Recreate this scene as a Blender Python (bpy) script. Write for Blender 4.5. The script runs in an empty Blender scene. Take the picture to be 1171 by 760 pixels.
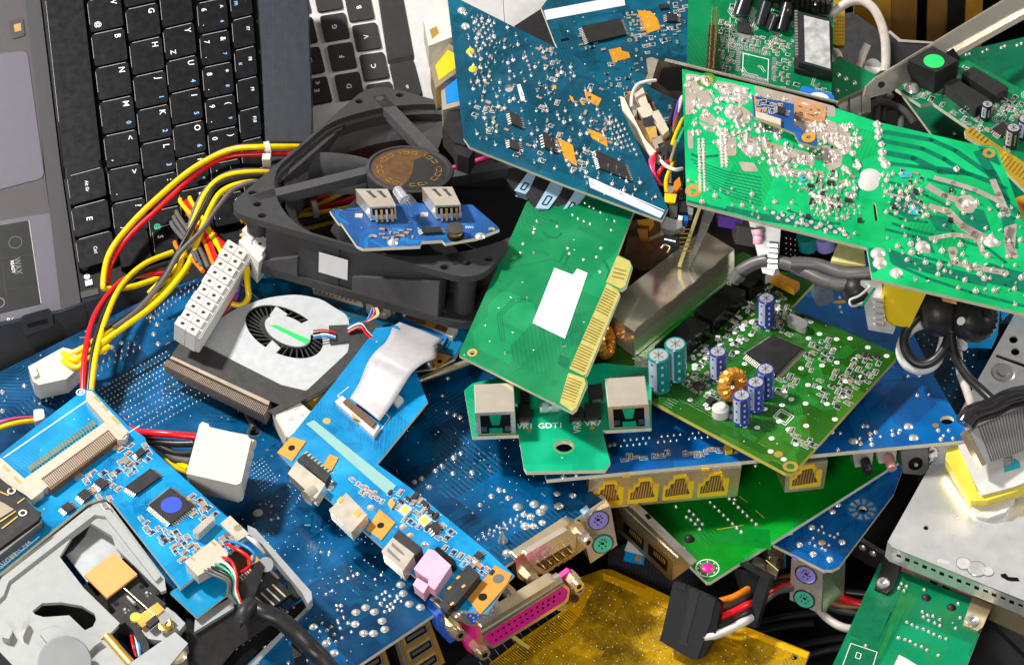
import bpy, math, random
from mathutils import Vector, Matrix
from mathutils.geometry import tessellate_polygon
random.seed(7)
V3=Vector
sc=bpy.context.scene
COL=sc.collection
PI=math.pi
# ------------------------------------------------------------------ camera (1 unit = 1 cm)
PW,PH=1171.0,760.0
TILT=math.radians(45); DIST=100.0; HALF=21.0
CDIR=V3((0,math.sin(TILT),-math.cos(TILT)))
CUP=V3((0,math.cos(TILT),math.sin(TILT))); CRT=V3((1,0,0))
TGT=V3((0,0,5)); CPOS=TGT-CDIR*DIST
cam=bpy.data.cameras.new('camera'); co=bpy.data.objects.new('camera',cam); COL.objects.link(co)
co.location=CPOS; co.rotation_euler=(TILT,0,0)
cam.angle=2*math.atan(HALF/DIST); cam.clip_end=2000; cam.clip_start=1
sc.camera=co
def ray(x,y):
    return (CDIR*DIST+CRT*((x-PW/2)/(PW/2)*HALF)+CUP*(-(y-PH/2)/(PW/2)*HALF))
def P(x,y,z):
    d=ray(x,y); t=(z-CPOS.z)/d.z
    return CPOS+d*t
# ------------------------------------------------------------------ materials
M={}
def newmat(name):
    m=bpy.data.materials.new(name); m.use_nodes=True
    nt=m.node_tree; b=nt.nodes['Principled BSDF']; M[name]=m
    return m,nt,b
def N(nt,t,**k):
    n=nt.nodes.new(t)
    for a,v in k.items(): setattr(n,a,v)
    return n
def L(nt,a,b): nt.links.new(a,b)
def mixc(nt,f,a,b,mode='MIX'):
    n=N(nt,'ShaderNodeMix',data_type='RGBA',blend_type=mode)
    if isinstance(f,(int,float)): n.inputs[0].default_value=f
    else: L(nt,f,n.inputs[0])
    for i,c in ((6,a),(7,b)):
        if isinstance(c,(tuple,list)): n.inputs[i].default_value=(*c[:3],1)
        else: L(nt,c,n.inputs[i])
    return n.outputs[2]
def mth(nt,op,a,b=0.0,c=None):
    n=N(nt,'ShaderNodeMath',operation=op)
    for i,v in enumerate((a,b,c)):
        if v is None: continue
        if isinstance(v,(int,float)): n.inputs[i].default_value=v
        else: L(nt,v,n.inputs[i])
    return n.outputs[0]
def mat(name,col,rough=.5,metal=0,var=.12,vs=3.0,bump=0,bs=40,spec=.5,coat=0,trans=0,sss=0,alpha=1,emit=0,rvar=.06):
    """plain surface with noise in colour, roughness (smudges, dust) and fine bump"""
    if metal>.3 and name not in ('tinned','holo','silverplate','solder2'): var*=.35; bump*=.4
    m,nt,b=newmat(name)
    tc=N(nt,'ShaderNodeTexCoord')
    n1=N(nt,'ShaderNodeTexNoise'); n1.inputs['Scale'].default_value=vs*(.5 if metal>.3 else 1); n1.inputs['Detail'].default_value=2 if metal>.3 else 3; rvar*=.6
    L(nt,tc.outputs['Object'],n1.inputs['Vector'])
    r=N(nt,'ShaderNodeMapRange'); r.inputs[1].default_value=.3; r.inputs[2].default_value=.7
    r.inputs[3].default_value=1-var*.8; r.inputs[4].default_value=1+var*.8; L(nt,n1.outputs[0],r.inputs[0])
    cc=N(nt,'ShaderNodeVectorMath',operation='SCALE'); cc.inputs[0].default_value=col[:3]; L(nt,r.outputs[0],cc.inputs[3])
    # dust specks
    n2=N(nt,'ShaderNodeTexNoise'); n2.inputs['Scale'].default_value=14; n2.inputs['Detail'].default_value=3; L(nt,tc.outputs['Object'],n2.inputs['Vector'])
    d=N(nt,'ShaderNodeMapRange'); d.inputs[1].default_value=.68; d.inputs[2].default_value=.78; d.inputs[4].default_value=0 if metal else (.04 if max(col[:3])<.1 else .04); L(nt,n2.outputs[0],d.inputs[0])
    L(nt,mixc(nt,d.outputs[0],cc.outputs[0],(.45,.43,.4)),b.inputs['Base Color'])
    rr=N(nt,'ShaderNodeMapRange'); rr.inputs[1].default_value=.3; rr.inputs[2].default_value=.7
    rr.inputs[3].default_value=max(.03,rough-rvar); rr.inputs[4].default_value=min(1,rough+rvar); L(nt,n1.outputs[0],rr.inputs[0])
    L(nt,rr.outputs[0],b.inputs['Roughness'])
    b.inputs['Metallic'].default_value=metal
    b.inputs['Specular IOR Level'].default_value=spec
    if coat: b.inputs['Coat Weight'].default_value=coat; b.inputs['Coat Roughness'].default_value=.12
    if trans: b.inputs['Transmission Weight'].default_value=trans
    if sss: b.inputs['Subsurface Weight'].default_value=sss; b.inputs['Subsurface Radius'].default_value=(.3,.25,.2)
    if bump:
        nb=N(nt,'ShaderNodeTexNoise'); nb.inputs['Scale'].default_value=bs; nb.inputs['Detail'].default_value=2; L(nt,tc.outputs['Object'],nb.inputs['Vector'])
        bp=N(nt,'ShaderNodeBump'); bp.inputs['Strength'].default_value=bump; bp.inputs['Distance'].default_value=.02
        L(nt,nb.outputs[0],bp.inputs['Height']); L(nt,bp.outputs[0],b.inputs['Normal'])
    return m
def pcb(name,base,cop,line=None,scale=.45,freq=9,lines=.5,rough=.28,dots=.10,amount=.5,soft=.25):
    """solder mask over copper: pours, buses of fine traces, via dots, all in board-aligned object space"""
    m,nt,b=newmat(name); line=line or cop
    tc=N(nt,'ShaderNodeTexCoord'); sx=N(nt,'ShaderNodeSeparateXYZ'); L(nt,tc.outputs['Object'],sx.inputs[0])
    cz=N(nt,'ShaderNodeCombineXYZ'); L(nt,sx.outputs[0],cz.inputs[0]); L(nt,sx.outputs[1],cz.inputs[1])
    v=N(nt,'ShaderNodeTexVoronoi',distance='CHEBYCHEV'); v.inputs['Scale'].default_value=scale; L(nt,cz.outputs[0],v.inputs['Vector'])
    vs=N(nt,'ShaderNodeSeparateColor'); L(nt,v.outputs['Color'],vs.inputs[0])
    X,Y=sx.outputs[0],sx.outputs[1]
    s=mth(nt,'MULTIPLY',mth(nt,'ADD',X,Y),.7071)
    t=mth(nt,'GREATER_THAN',vs.outputs[0],.33); t2=mth(nt,'GREATER_THAN',vs.outputs[0],.66)
    # coordinate across the bus
    c=mth(nt,'ADD',mth(nt,'MULTIPLY',X,mth(nt,'SUBTRACT',1,t)),mth(nt,'MULTIPLY',Y,mth(nt,'SUBTRACT',t,t2)))
    c=mth(nt,'ADD',c,mth(nt,'MULTIPLY',s,t2))
    f=mth(nt,'FRACT',mth(nt,'MULTIPLY',c,freq))
    ln=mth(nt,'LESS_THAN',f,.42)
    ln=mth(nt,'MULTIPLY',ln,mth(nt,'LESS_THAN',vs.outputs[1],lines))
    pour=mth(nt,'MULTIPLY',mth(nt,'GREATER_THAN',vs.outputs[1],lines),mth(nt,'GREATER_THAN',vs.outputs[2],1-amount))
    n1=N(nt,'ShaderNodeTexNoise'); n1.inputs['Scale'].default_value=.5; n1.inputs['Detail'].default_value=5; L(nt,tc.outputs['Object'],n1.inputs['Vector'])
    col=mixc(nt,pour,base,cop); col=mixc(nt,mth(nt,'MULTIPLY',ln,.6),col,line)
    mr=N(nt,'ShaderNodeMapRange'); mr.inputs[1].default_value=.3; mr.inputs[2].default_value=.7; mr.inputs[3].default_value=1-soft; mr.inputs[4].default_value=1+soft; L(nt,n1.outputs[0],mr.inputs[0])
    sc_=N(nt,'ShaderNodeVectorMath',operation='SCALE'); L(nt,col,sc_.inputs[0]); L(nt,mr.outputs[0],sc_.inputs[3]); col=sc_.outputs[0]
    vd=N(nt,'ShaderNodeTexVoronoi'); vd.inputs['Scale'].default_value=2.6; L(nt,cz.outputs[0],vd.inputs['Vector'])
    vds=N(nt,'ShaderNodeSeparateColor'); L(nt,vd.outputs['Color'],vds.inputs[0])
    dt=mth(nt,'MULTIPLY',mth(nt,'LESS_THAN',vd.outputs['Distance'],.09),mth(nt,'LESS_THAN',vds.outputs[0],dots*4))
    col=mixc(nt,dt,col,(.5,.55,.5))
    L(nt,col,b.inputs['Base Color'])
    rr=N(nt,'ShaderNodeMapRange'); rr.inputs[1].default_value=.3; rr.inputs[2].default_value=.75; rr.inputs[3].default_value=rough-.08; rr.inputs[4].default_value=rough+.2; L(nt,n1.outputs[0],rr.inputs[0]); L(nt,rr.outputs[0],b.inputs['Roughness'])
    hg=mth(nt,'ADD',mth(nt,'ADD',ln,pour),dt)
    bp=N(nt,'ShaderNodeBump'); bp.inputs['Strength'].default_value=.5; bp.inputs['Distance'].default_value=.006; L(nt,hg,bp.inputs['Height']); L(nt,bp.outputs[0],b.inputs['Normal'])
    b.inputs['Specular IOR Level'].default_value=.4
    return m
# ------------------------------------------------------------------ frames: a plane through three points (pixel x, pixel y, height z)
class Fr:
    def __init__(s,a,b,c,xa=None):
        A,B,C_=P(*a),P(*b),P(*c)
        n=(B-A).cross(C_-A).normalized()
        if n.dot(CDIR)>0: n=-n
        s.n=n; s.o=A
        if xa: x=s.q(*xa[1])-s.q(*xa[0])
        else: x=s.q(a[0]+100,a[1])-A
        s.x=(x-n*x.dot(n)).normalized(); s.y=n.cross(s.x)
        s.m=Matrix(((s.x.x,s.y.x,n.x,A.x),(s.x.y,s.y.y,n.y,A.y),(s.x.z,s.y.z,n.z,A.z),(0,0,0,1)))
    def q(s,x,y,h=0):
        d=ray(x,y); t=(s.o+s.n*h-CPOS).dot(s.n)/d.dot(s.n)
        return CPOS+d*t
    def up(s,x,y,h): return s.q(x,y)+s.n*h
    def z(s,x,y): return s.q(x,y).z
    def lo(s,p): return V3(((p-s.o).dot(s.x),(p-s.o).dot(s.y)))
    def wl(s,a,b,h=0): return s.o+s.x*a+s.y*b+s.n*h
    def at(s,x,y,ang=0,h=0):
        """frame matrix at a pixel, turned so that local x follows pixel direction ang (degrees, screen, y up)"""
        p=s.q(x,y,h); e=s.q(x+10*math.cos(math.radians(ang)),y-10*math.sin(math.radians(ang)),h)-p
        e.normalize(); f=s.n.cross(e)
        return Matrix(((e.x,f.x,s.n.x,p.x),(e.y,f.y,s.n.y,p.y),(e.z,f.z,s.n.z,p.z),(0,0,0,1)))
def inpoly(x,y,poly):
    r=False; j=len(poly)-1
    for i in range(len(poly)):
        xi,yi=poly[i]; xj,yj=poly[j]
        if (yi>y)!=(yj>y) and x<(xj-xi)*(y-yi)/(yj-yi)+xi: r=not r
        j=i
    return r
def rnd(poly,r,seg=4):
    """round the corners of a pixel polygon"""
    out=[]; n=len(poly)
    for i in range(n):
        p=V3(poly[i]).to_2d(); a=V3(poly[i-1]).to_2d(); c=V3(poly[(i+1)%n]).to_2d()
        da=(a-p); dc=(c-p); rr=min(r,da.length*.45,dc.length*.45)
        s=p+da.normalized()*rr; e=p+dc.normalized()*rr
        for k in range(seg+1):
            t=k/seg; out.append(tuple(s*(1-t)**2+p*2*t*(1-t)+e*t*t))
    return out
def lerp(a,b,t): return tuple(a[i]+(b[i]-a[i])*t for i in range(len(a)))
def quad(q,u,v):
    a,b,c,d=q
    return lerp(lerp(a,b,u),lerp(d,c,u),v)
def spline(pts,k=6):
    out=[]; n=len(pts)
    for i in range(n-1):
        p0=pts[max(i-1,0)];p1=pts[i];p2=pts[i+1];p3=pts[min(i+2,n-1)]
        for j in range(k):
            t=j/k
            out.append(.5*((2*p1)+(p2-p0)*t+(2*p0-5*p1+4*p2-p3)*t*t+(3*p1-p0-3*p2+p3)*t**3))
    out.append(pts[-1]); return out
_txt={}
def txtmesh(s):
    if s in _txt: return _txt[s]
    c=bpy.data.curves.new('t','FONT'); c.body=s; c.align_x='CENTER'; c.align_y='CENTER'; c.resolution_u=2; c.offset=.012
    o=bpy.data.objects.new('t',c); me=bpy.data.meshes.new_from_object(o)
    r=([v.co.copy() for v in me.vertices],[tuple(p.vertices) for p in me.polygons])
    bpy.data.objects.remove(o); bpy.data.meshes.remove(me); bpy.data.curves.remove(c)
    _txt[s]=r; return r
class MB:
    def __init__(s): s.pc=[];s.v=[];s.f=[];s.mi=[];s.mats=[];s.sm=[]
    def mt(s,m):
        if m not in s.mats: s.mats.append(m)
        return s.mats.index(m)
    def add(s,vs,fs,m,smooth=False):
        b=len(s.v); s.v+=[V3(v) for v in vs]; k=s.mt(m)
        for f in fs: s.f.append(tuple(b+i for i in f)); s.mi.append(k); s.sm.append(smooth)
        return s
    def prism(s,bot,top,m,ms=None,cap=True,smooth=False):
        n=len(bot); ms=ms or m
        s.add(bot+top,[(i,(i+1)%n,n+(i+1)%n,n+i) for i in range(n)],ms,smooth)
        if cap:
            for ring,fl in ((bot,1),(top,0)):
                if n<=4: s.add(ring,[tuple(range(n))[::-1] if fl else tuple(range(n))],m if not fl else ms)
                else:
                    tr=tessellate_polygon([ring]); s.add(ring,[t for t in tr],m if not fl else ms)
        return s
    def box(s,F,poly,h0,h1,m,ms=None,base=False):
        """prism whose TOP (height h1) is seen at the pixels (or whose base, if base)"""
        top=[(F.q(x,y,h0)+F.n*(h1-h0)) if base else F.q(x,y,h1) for x,y in poly]
        bot=[p-F.n*(h1-h0) for p in top]
        return s.prism(bot,top,m,ms)
    def flat(s,F,poly,h,m):
        top=[F.q(x,y,h) for x,y in poly]
        if len(top)<=4: s.add(top,[tuple(range(len(top)))],m)
        else: s.add(top,[t for t in tessellate_polygon([top])],m)
        return s
    def plate(s,F,outer,holes,h0,h1,m,ms=None,mb=None):
        """plate with real holes; outer and holes are pixel polygons seen at height h1"""
        ms=ms or m; rings=[[F.q(x,y,h1) for x,y in r] for r in [outer]+list(holes)]
        allv=[p for r in rings for p in r]; tr=tessellate_polygon(rings)
        s.add(allv,tr,m); low=[p-F.n*(h1-h0) for p in allv]; s.add(low,[t[::-1] for t in tr],mb or m)
        for r in rings:
            n=len(r); s.add(r+[p-F.n*(h1-h0) for p in r],[(i,n+i,n+(i+1)%n,(i+1)%n) for i in range(n)],ms)
        return s
    def obox(s,Mx,sx,sy,z0,z1,m,ms=None,ox=0,oy=0):
        c=[(-sx/2+ox,-sy/2+oy),(sx/2+ox,-sy/2+oy),(sx/2+ox,sy/2+oy),(-sx/2+ox,sy/2+oy)]
        return s.prism([Mx@V3((a,b,z0)) for a,b in c],[Mx@V3((a,b,z1)) for a,b in c],m,ms)
    def cyl(s,p0,p1,r0,r1,m,seg=12,cap=True,smooth=True,mc=None):
        a=(p1-p0); 
        if a.length<1e-6: return s
        a=a.normalized(); u=a.orthogonal().normalized(); w=a.cross(u)
        ri=[(u*math.cos(2*PI*i/seg)+w*math.sin(2*PI*i/seg)) for i in range(seg)]
        A=[p0+d*r0 for d in ri]; B=[p1+d*r1 for d in ri]
        s.add(A+B,[(i,(i+1)%seg,seg+(i+1)%seg,seg+i) for i in range(seg)],m,smooth)
        if cap: s.add(A,[tuple(range(seg))[::-1]],mc or m); s.add(B,[tuple(range(seg))],mc or m)
        return s
    def lathe(s,p,a,prof,m,seg=16,smooth=True,mats=None):
        a=a.normalized(); u=a.orthogonal().normalized(); w=a.cross(u); rings=[]
        for r,h in prof: rings.append([p+a*h+(u*math.cos(2*PI*i/seg)+w*math.sin(2*PI*i/seg))*r for i in range(seg)])
        for k in range(len(rings)-1):
            s.add(rings[k]+rings[k+1],[(i,(i+1)%seg,seg+(i+1)%seg,seg+i) for i in range(seg)],mats[k] if mats else m,smooth)
        return s
    def dome(s,p,n,r,h,m,seg=8):
        u=n.orthogonal().normalized(); w=n.cross(u)
        r1=[p+(u*math.cos(2*PI*i/seg)+w*math.sin(2*PI*i/seg))*r for i in range(seg)]
        r2=[p+n*h*.7+(u*math.cos(2*PI*i/seg)+w*math.sin(2*PI*i/seg))*r*.6 for i in range(seg)]
        s.add(r1+r2+[p+n*h],[(i,(i+1)%seg,seg+(i+1)%seg,seg+i) for i in range(seg)]+[(seg+i,seg+(i+1)%seg,2*seg) for i in range(seg)],m,True)
        return s
    def tube(s,pts,r,m,seg=8,k=6,sm=True):
        if k>1: pts=spline(pts,k)
        n=len(pts); a=(pts[1]-pts[0]).normalized(); u=a.orthogonal().normalized(); vs=[]
        for i,p in enumerate(pts):
            t=(pts[min(i+1,n-1)]-pts[max(i-1,0)]).normalized()
            u=(u-t*u.dot(t)).normalized(); w=t.cross(u)
            vs+=[p+(u*math.cos(2*PI*j/seg)+w*math.sin(2*PI*j/seg))*r for j in range(seg)]
        fs=[(i*seg+j,i*seg+(j+1)%seg,(i+1)*seg+(j+1)%seg,(i+1)*seg+j) for i in range(n-1) for j in range(seg)]
        s.add(vs,fs,m,sm); s.add(vs[:seg],[tuple(range(seg))[::-1]],m); s.add(vs[-seg:],[tuple(range(seg))],m)
        return s
    def text(s,F,x,y,st,size,m,ang=0,h=.012,sx=1):
        Mx=F.at(x,y,ang,h); vs,fs=txtmesh(st)
        return s.add([Mx@V3((v.x*size*sx,v.y*size,0)) for v in vs],fs,m)
    def strip(s,F,a,b,w,h,m):
        """line on the surface between pixels a and b, w in cm"""
        A=F.q(*a,h);B=F.q(*b,h); d=(B-A)
        if d.length<1e-5: return s
        d=F.n.cross(d.normalized())*w/2
        return s.add([A-d,B-d,B+d,A+d],[(0,1,2,3)],m)
    def ring(s,F,x,y,r0,r1,h,m,seg=16):
        c=F.q(x,y,h); A=[];B=[]
        for i in range(seg):
            d=F.x*math.cos(2*PI*i/seg)+F.y*math.sin(2*PI*i/seg); A.append(c+d*r0);B.append(c+d*r1)
        return s.add(A+B,[(i,(i+1)%seg,seg+(i+1)%seg,seg+i) for i in range(seg)],m)
    def disc(s,F,x,y,r,h,m,seg=16,ry=None):
        c=F.q(x,y,h)
        return s.add([c+F.x*math.cos(2*PI*i/seg)*r+F.y*math.sin(2*PI*i/seg)*(ry or r) for i in range(seg)],[tuple(range(seg))],m)
    def build(s,name,parent=None,bev=0,label=None):
        if name in SPLIT and 1<len(s.pc)<=60 and s.pc[0]==(0,0):
            ends=s.pc[1:]+[(len(s.v),len(s.f))]
            for (v0,f0),(v1,f1) in zip(s.pc,ends):
                t=MB(); t.v=s.v[v0:v1]; t.f=[tuple(i-v0 for i in f) for f in s.f[f0:f1]]; t.mi=s.mi[f0:f1]; t.sm=s.sm[f0:f1]; t.mats=list(s.mats)
                o=t.build(name[:-1] if name in ('contacts','slots','gold_slots','pins','jumper_pins','side_slots') else name,parent,bev)
            return o
        mx=parent_world(parent) if parent else Matrix()
        inv=mx.inverted()
        me=bpy.data.meshes.new(name); me.from_pydata([inv@v for v in s.v],[],s.f)
        for k in s.mats: me.materials.append(M[k])
        me.polygons.foreach_set('material_index',s.mi); me.polygons.foreach_set('use_smooth',s.sm)
        me.update()
        o=bpy.data.objects.new(name,me); COL.objects.link(o)
        if parent: o.parent=parent
        if bev:
            b=o.modifiers.new('bevel','BEVEL'); b.width=bev; b.segments=2; b.limit_method='ANGLE'; b.angle_limit=math.radians(40); b.use_clamp_overlap=True
        if label: o['label']=label
        return o
def _track(fn):
    def g(s,*a,**k):
        top=not getattr(s,'_in',False)
        if top: s._in=True; s.pc.append((len(s.v),len(s.f)))
        try: return fn(s,*a,**k)
        finally:
            if top: s._in=False
    return g
for _n in ('prism','box','flat','plate','obox','cyl','lathe','dome','tube','text','strip','ring','disc'): setattr(MB,_n,_track(getattr(MB,_n)))
SPLIT={'contacts','slot','slots','gold_slots','mounting_tab','key_socket','pins','jumper_pins','stamped_mark','inside','lead','side_slots'}
WM={}
def merge(o,mb):
    """add surface pattern to an existing part's mesh"""
    inv=parent_world(o).inverted(); me=o.data; base=len(me.vertices)
    vs=[v.co.copy() for v in me.vertices]+[inv@v for v in mb.v]
    fs=[tuple(q.vertices) for q in me.polygons]+[tuple(base+i for i in f) for f in mb.f]
    mi=[q.material_index for q in me.polygons]; sm=[q.use_smooth for q in me.polygons]; names=[m.name for m in me.materials]
    for k in mb.mats:
        if k not in names: names.append(k)
    mi+=[names.index(mb.mats[i]) for i in mb.mi]; sm+=mb.sm
    n=bpy.data.meshes.new(me.name)
    n.from_pydata(vs,[],fs)
    for k in names: n.materials.append(M[k])
    n.polygons.foreach_set('material_index',mi); n.polygons.foreach_set('use_smooth',sm); n.update(); o.data=n
def board_of(R):
    for c in R.children:
        if c.name.split('.')[0] in ('board','circuit_board','film'): return c
def parent_world(o):
    while o is not None:
        if o.name in WM: return WM[o.name]
        o=o.parent
    return Matrix()
def thing(name,label,cat,F=None,at=None,group=None):
    o=bpy.data.objects.new(name,None); COL.objects.link(o); o.empty_display_size=.5
    mx=F.m.copy() if F else Matrix.Translation(at)
    if F and at is not None: mx.translation=at
    o.matrix_world=mx; WM[o.name]=mx
    o['label']=label; o['category']=cat
    if group: o['group']=group
    return o
def struct(o): o['kind']='structure'; return o
# ---- small shared components (individual parts with shared meshes)
_proto={}
def proto(key,fn):
    if key not in _proto:
        mb=MB(); fn(mb); me=bpy.data.meshes.new(key)
        me.from_pydata([tuple(v) for v in mb.v],[],mb.f)
        for k in mb.mats: me.materials.append(M[k])
        me.polygons.foreach_set('material_index',mb.mi); me.polygons.foreach_set('use_smooth',mb.sm); me.update()
        _proto[key]=me
    return _proto[key]
def place(key,name,parent,Mx,scale=(1,1,1)):
    o=bpy.data.objects.new(name,_proto[key]); COL.objects.link(o); o.parent=parent
    S=Matrix.Diagonal((*scale,1))
    o.matrix_local=parent_world(parent).inverted()@Mx@S
    return o
I4=Matrix()
def mkprotos():
    def smd(body,end='tin'):
        def f(mb):
            mb.obox(I4,.20,.125,.005,.07,body); mb.obox(I4,.055,.135,.004,.078,end,ox=-.1); mb.obox(I4,.055,.135,.004,.078,end,ox=.1)
        return f
    proto('res',smd('chip')); proto('cap',smd('smd_tan')); proto('capg',smd('smd_grey')); proto('fer',smd('smd_orange'))
    def sot(mb):
        mb.obox(I4,.28,.15,.02,.12,'chip')
        for x in (-.1,0,.1): mb.obox(I4,.04,.06,.004,.05,'tin',ox=x,oy=.1); 
        for x in (-.1,.1): mb.obox(I4,.04,.06,.004,.05,'tin',ox=x,oy=-.1)
    proto('sot',sot)
    def blob(mb): mb.dome(V3((0,0,0)),V3((0,0,1)),.07,.07,'solder',8)
    proto('blob',blob)
KIND={'res':'resistor','cap':'capacitor','capg':'capacitor','fer':'ferrite_bead','sot':'transistor'}
def smds(R,F,poly,n,ang,kinds=('res','cap','capg'),sc_=(.8,1.2),mb=None,silk=None,seed=1,gap=7,silkp=1.0):
    """scatter surface-mount parts over a pixel polygon; every one an object"""
    rg=random.Random(seed); xs=[p[0] for p in poly]; ys=[p[1] for p in poly]; pts=[];tr=0
    while len(pts)<n and tr<n*30:
        tr+=1; x=rg.uniform(min(xs),max(xs)); y=rg.uniform(min(ys),max(ys))
        if not inpoly(x,y,poly): continue
        if any((x-a)**2+(y-b)**2<gap*gap for a,b in pts): continue
        if not(0<x<PW+10 and -10<y<PH+10): continue
        pts.append((x,y)); k=rg.choice(kinds); s=rg.uniform(*sc_)
        a=ang+rg.choice((0,90)); mx=F.at(x,y,a,.002)
        place(k,KIND[k],R,mx,(s,s*rg.uniform(.8,1.1),s))
        if mb is not None and silk and rg.random()<silkp:
            w,hh=.17*s,.11*s
            pp=[mx@V3((u*w,v*hh,.004)) for u,v in ((-1,-1),(1,-1),(1,1),(-1,1))]
            for i in range(4):
                A,B=pp[i],pp[(i+1)%4]; d=F.n.cross((B-A).normalized())*.009
                mb.add([A-d,B-d,B+d,A+d],[(0,1,2,3)],silk)
    return pts
def dots(mb,F,pts,r=.06,h=.06,m='solder',seg=7,pin=0,jit=0):
    for x,y in pts:
        k=1+random.uniform(-jit,jit)
        p=F.q(x,y,.003); mb.dome(p,F.n,r*k,h*k,m,seg)
        if pin: mb.cyl(p,p+F.n*pin*k+F.x*random.uniform(-.3,.3)*pin,r*.45,r*.25,m,5)
def grid(a,b,c,nu,nv):
    """pixel lattice: a origin, b end of u, c end of v"""
    return [(a[0]+(b[0]-a[0])*i/max(nu-1,1)+(c[0]-a[0])*j/max(nv-1,1), a[1]+(b[1]-a[1])*i/max(nu-1,1)+(c[1]-a[1])*j/max(nv-1,1)) for i in range(nu) for j in range(nv)]
def scat(poly,n,seed=1,gap=3):
    rg=random.Random(seed); xs=[p[0] for p in poly]; ys=[p[1] for p in poly]; out=[];t=0
    while len(out)<n and t<n*40:
        t+=1; x=rg.uniform(min(xs),max(xs)); y=rg.uniform(min(ys),max(ys))
        if inpoly(x,y,poly) and all((x-a)**2+(y-b)**2>gap*gap for a,b in out): out.append((x,y))
    return out
def traces(mb,F,poly,nb,m,w=.03,pitch=.075,seed=1,h=.0035,ln=(1,4),nt=(3,9),via=None):
    """bundles of parallel copper tracks with 45 degree bends, in board-aligned plane coordinates"""
    rg=random.Random(seed); xs=[p[0] for p in poly]; ys=[p[1] for p in poly]
    lp=[tuple(F.lo(F.q(x,y))) for x,y in poly]
    for _ in range(nb):
        for t in range(30):
            x=rg.uniform(min(xs),max(xs)); y=rg.uniform(min(ys),max(ys))
            if inpoly(x,y,poly): break
        o=F.lo(F.q(x,y)); d=rg.randrange(8); n=rg.randint(*nt)
        segs=[(d,rg.uniform(*ln))]
        for k in range(rg.randint(1,3)):
            d=(d+rg.choice((-1,1)))%8; segs.append((d,rg.uniform(*ln)*(.5 if d%2 else 1)))
        dirs=[V3((math.cos(a*PI/4),math.sin(a*PI/4))).to_2d() for a,_ in segs]
        for i in range(n):
            off=(i-(n-1)/2)*pitch; cur=o.copy(); path=[]
            pn=V3((-dirs[0].y,dirs[0].x)).to_2d(); path.append(cur+pn*off)
            for k,(a,l) in enumerate(segs):
                cur=cur+dirs[k]*l
                pk=V3((-dirs[k].y,dirs[k].x)).to_2d()
                if k+1<len(segs):
                    pk2=V3((-dirs[k+1].y,dirs[k+1].x)).to_2d(); b=(pk+pk2); b=b/(1+pk.dot(pk2)); path.append(cur+b*off)
                else: path.append(cur+pk*off)
            for A,B in zip(path,path[1:]):
                # clip by sampling
                k=max(2,int((B-A).length/.25)); st=None; last=None
                for j in range(k+1):
                    q=A+(B-A)*j/k
                    if inpoly(q.x,q.y,lp):
                        if st is None: st=q
                        last=q
                        if j==k: break
                    else: break
                if st is None or last is None or (last-st).length<.05: break
                dd=(last-st).normalized(); e=V3((-dd.y,dd.x)).to_2d()*w/2
                mb.add([F.wl(*(st-e),h),F.wl(*(last-e),h),F.wl(*(last+e),h),F.wl(*(st+e),h)],[(0,1,2,3)],m)
                if (last-B).length>.01: break
            else:
                if via: mb.add([F.wl(B.x+math.cos(q)*.035,B.y+math.sin(q)*.035,h+.001) for q in (0,1,2,3,4,5)],[(0,1,2,3,4,5)],via)
def chip(R,F,q,h=.12,sides=4,n=16,name='chip',body='chip',pinm='pinmetal',pl=.15,mark=None,dot=None,bev=.012,lab=None):
    """q: four pixels of the body's top. Pins are a sub-part."""
    mb=MB(); T=[F.q(x,y,h) for x,y in q]; B=[p-F.n*(h-.02) for p in T]
    mb.prism(B,T,body)
    if dot:
        c=quad(q,*dot[1]); mb.disc(F,c[0],c[1],dot[2],h+.003,dot[0],20)
    if mark: mark(mb,h+.003)
    o=mb.build(name,R,bev=bev,label=lab)
    if sides:
        pb=MB()
        for k in range(4):
            if sides==2 and k%2==0: continue
            A,Bq=B[k],B[(k+1)%4]; out=((A+Bq)/2-(B[0]+B[1]+B[2]+B[3])/4); e=(Bq-A).normalized(); out=(out-e*out.dot(e)).normalized()
            nn=n if isinstance(n,int) else n[k%2]
            nn=max(2,min(nn,int((Bq-A).length/.095)))
            for i in range(nn):
                c=A+(Bq-A)*((i+.7)/(nn+.4)); w=e*((Bq-A).length/nn*.2)
                pb.prism([c-w,c+w,c+w+out*pl,c-w+out*pl],[c-w+F.n*h*.5,c+w+F.n*h*.5,c+w+out*pl+F.n*.01,c-w+out*pl+F.n*.01],pinm)
        pb.build('pins',o)
    return o
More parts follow.
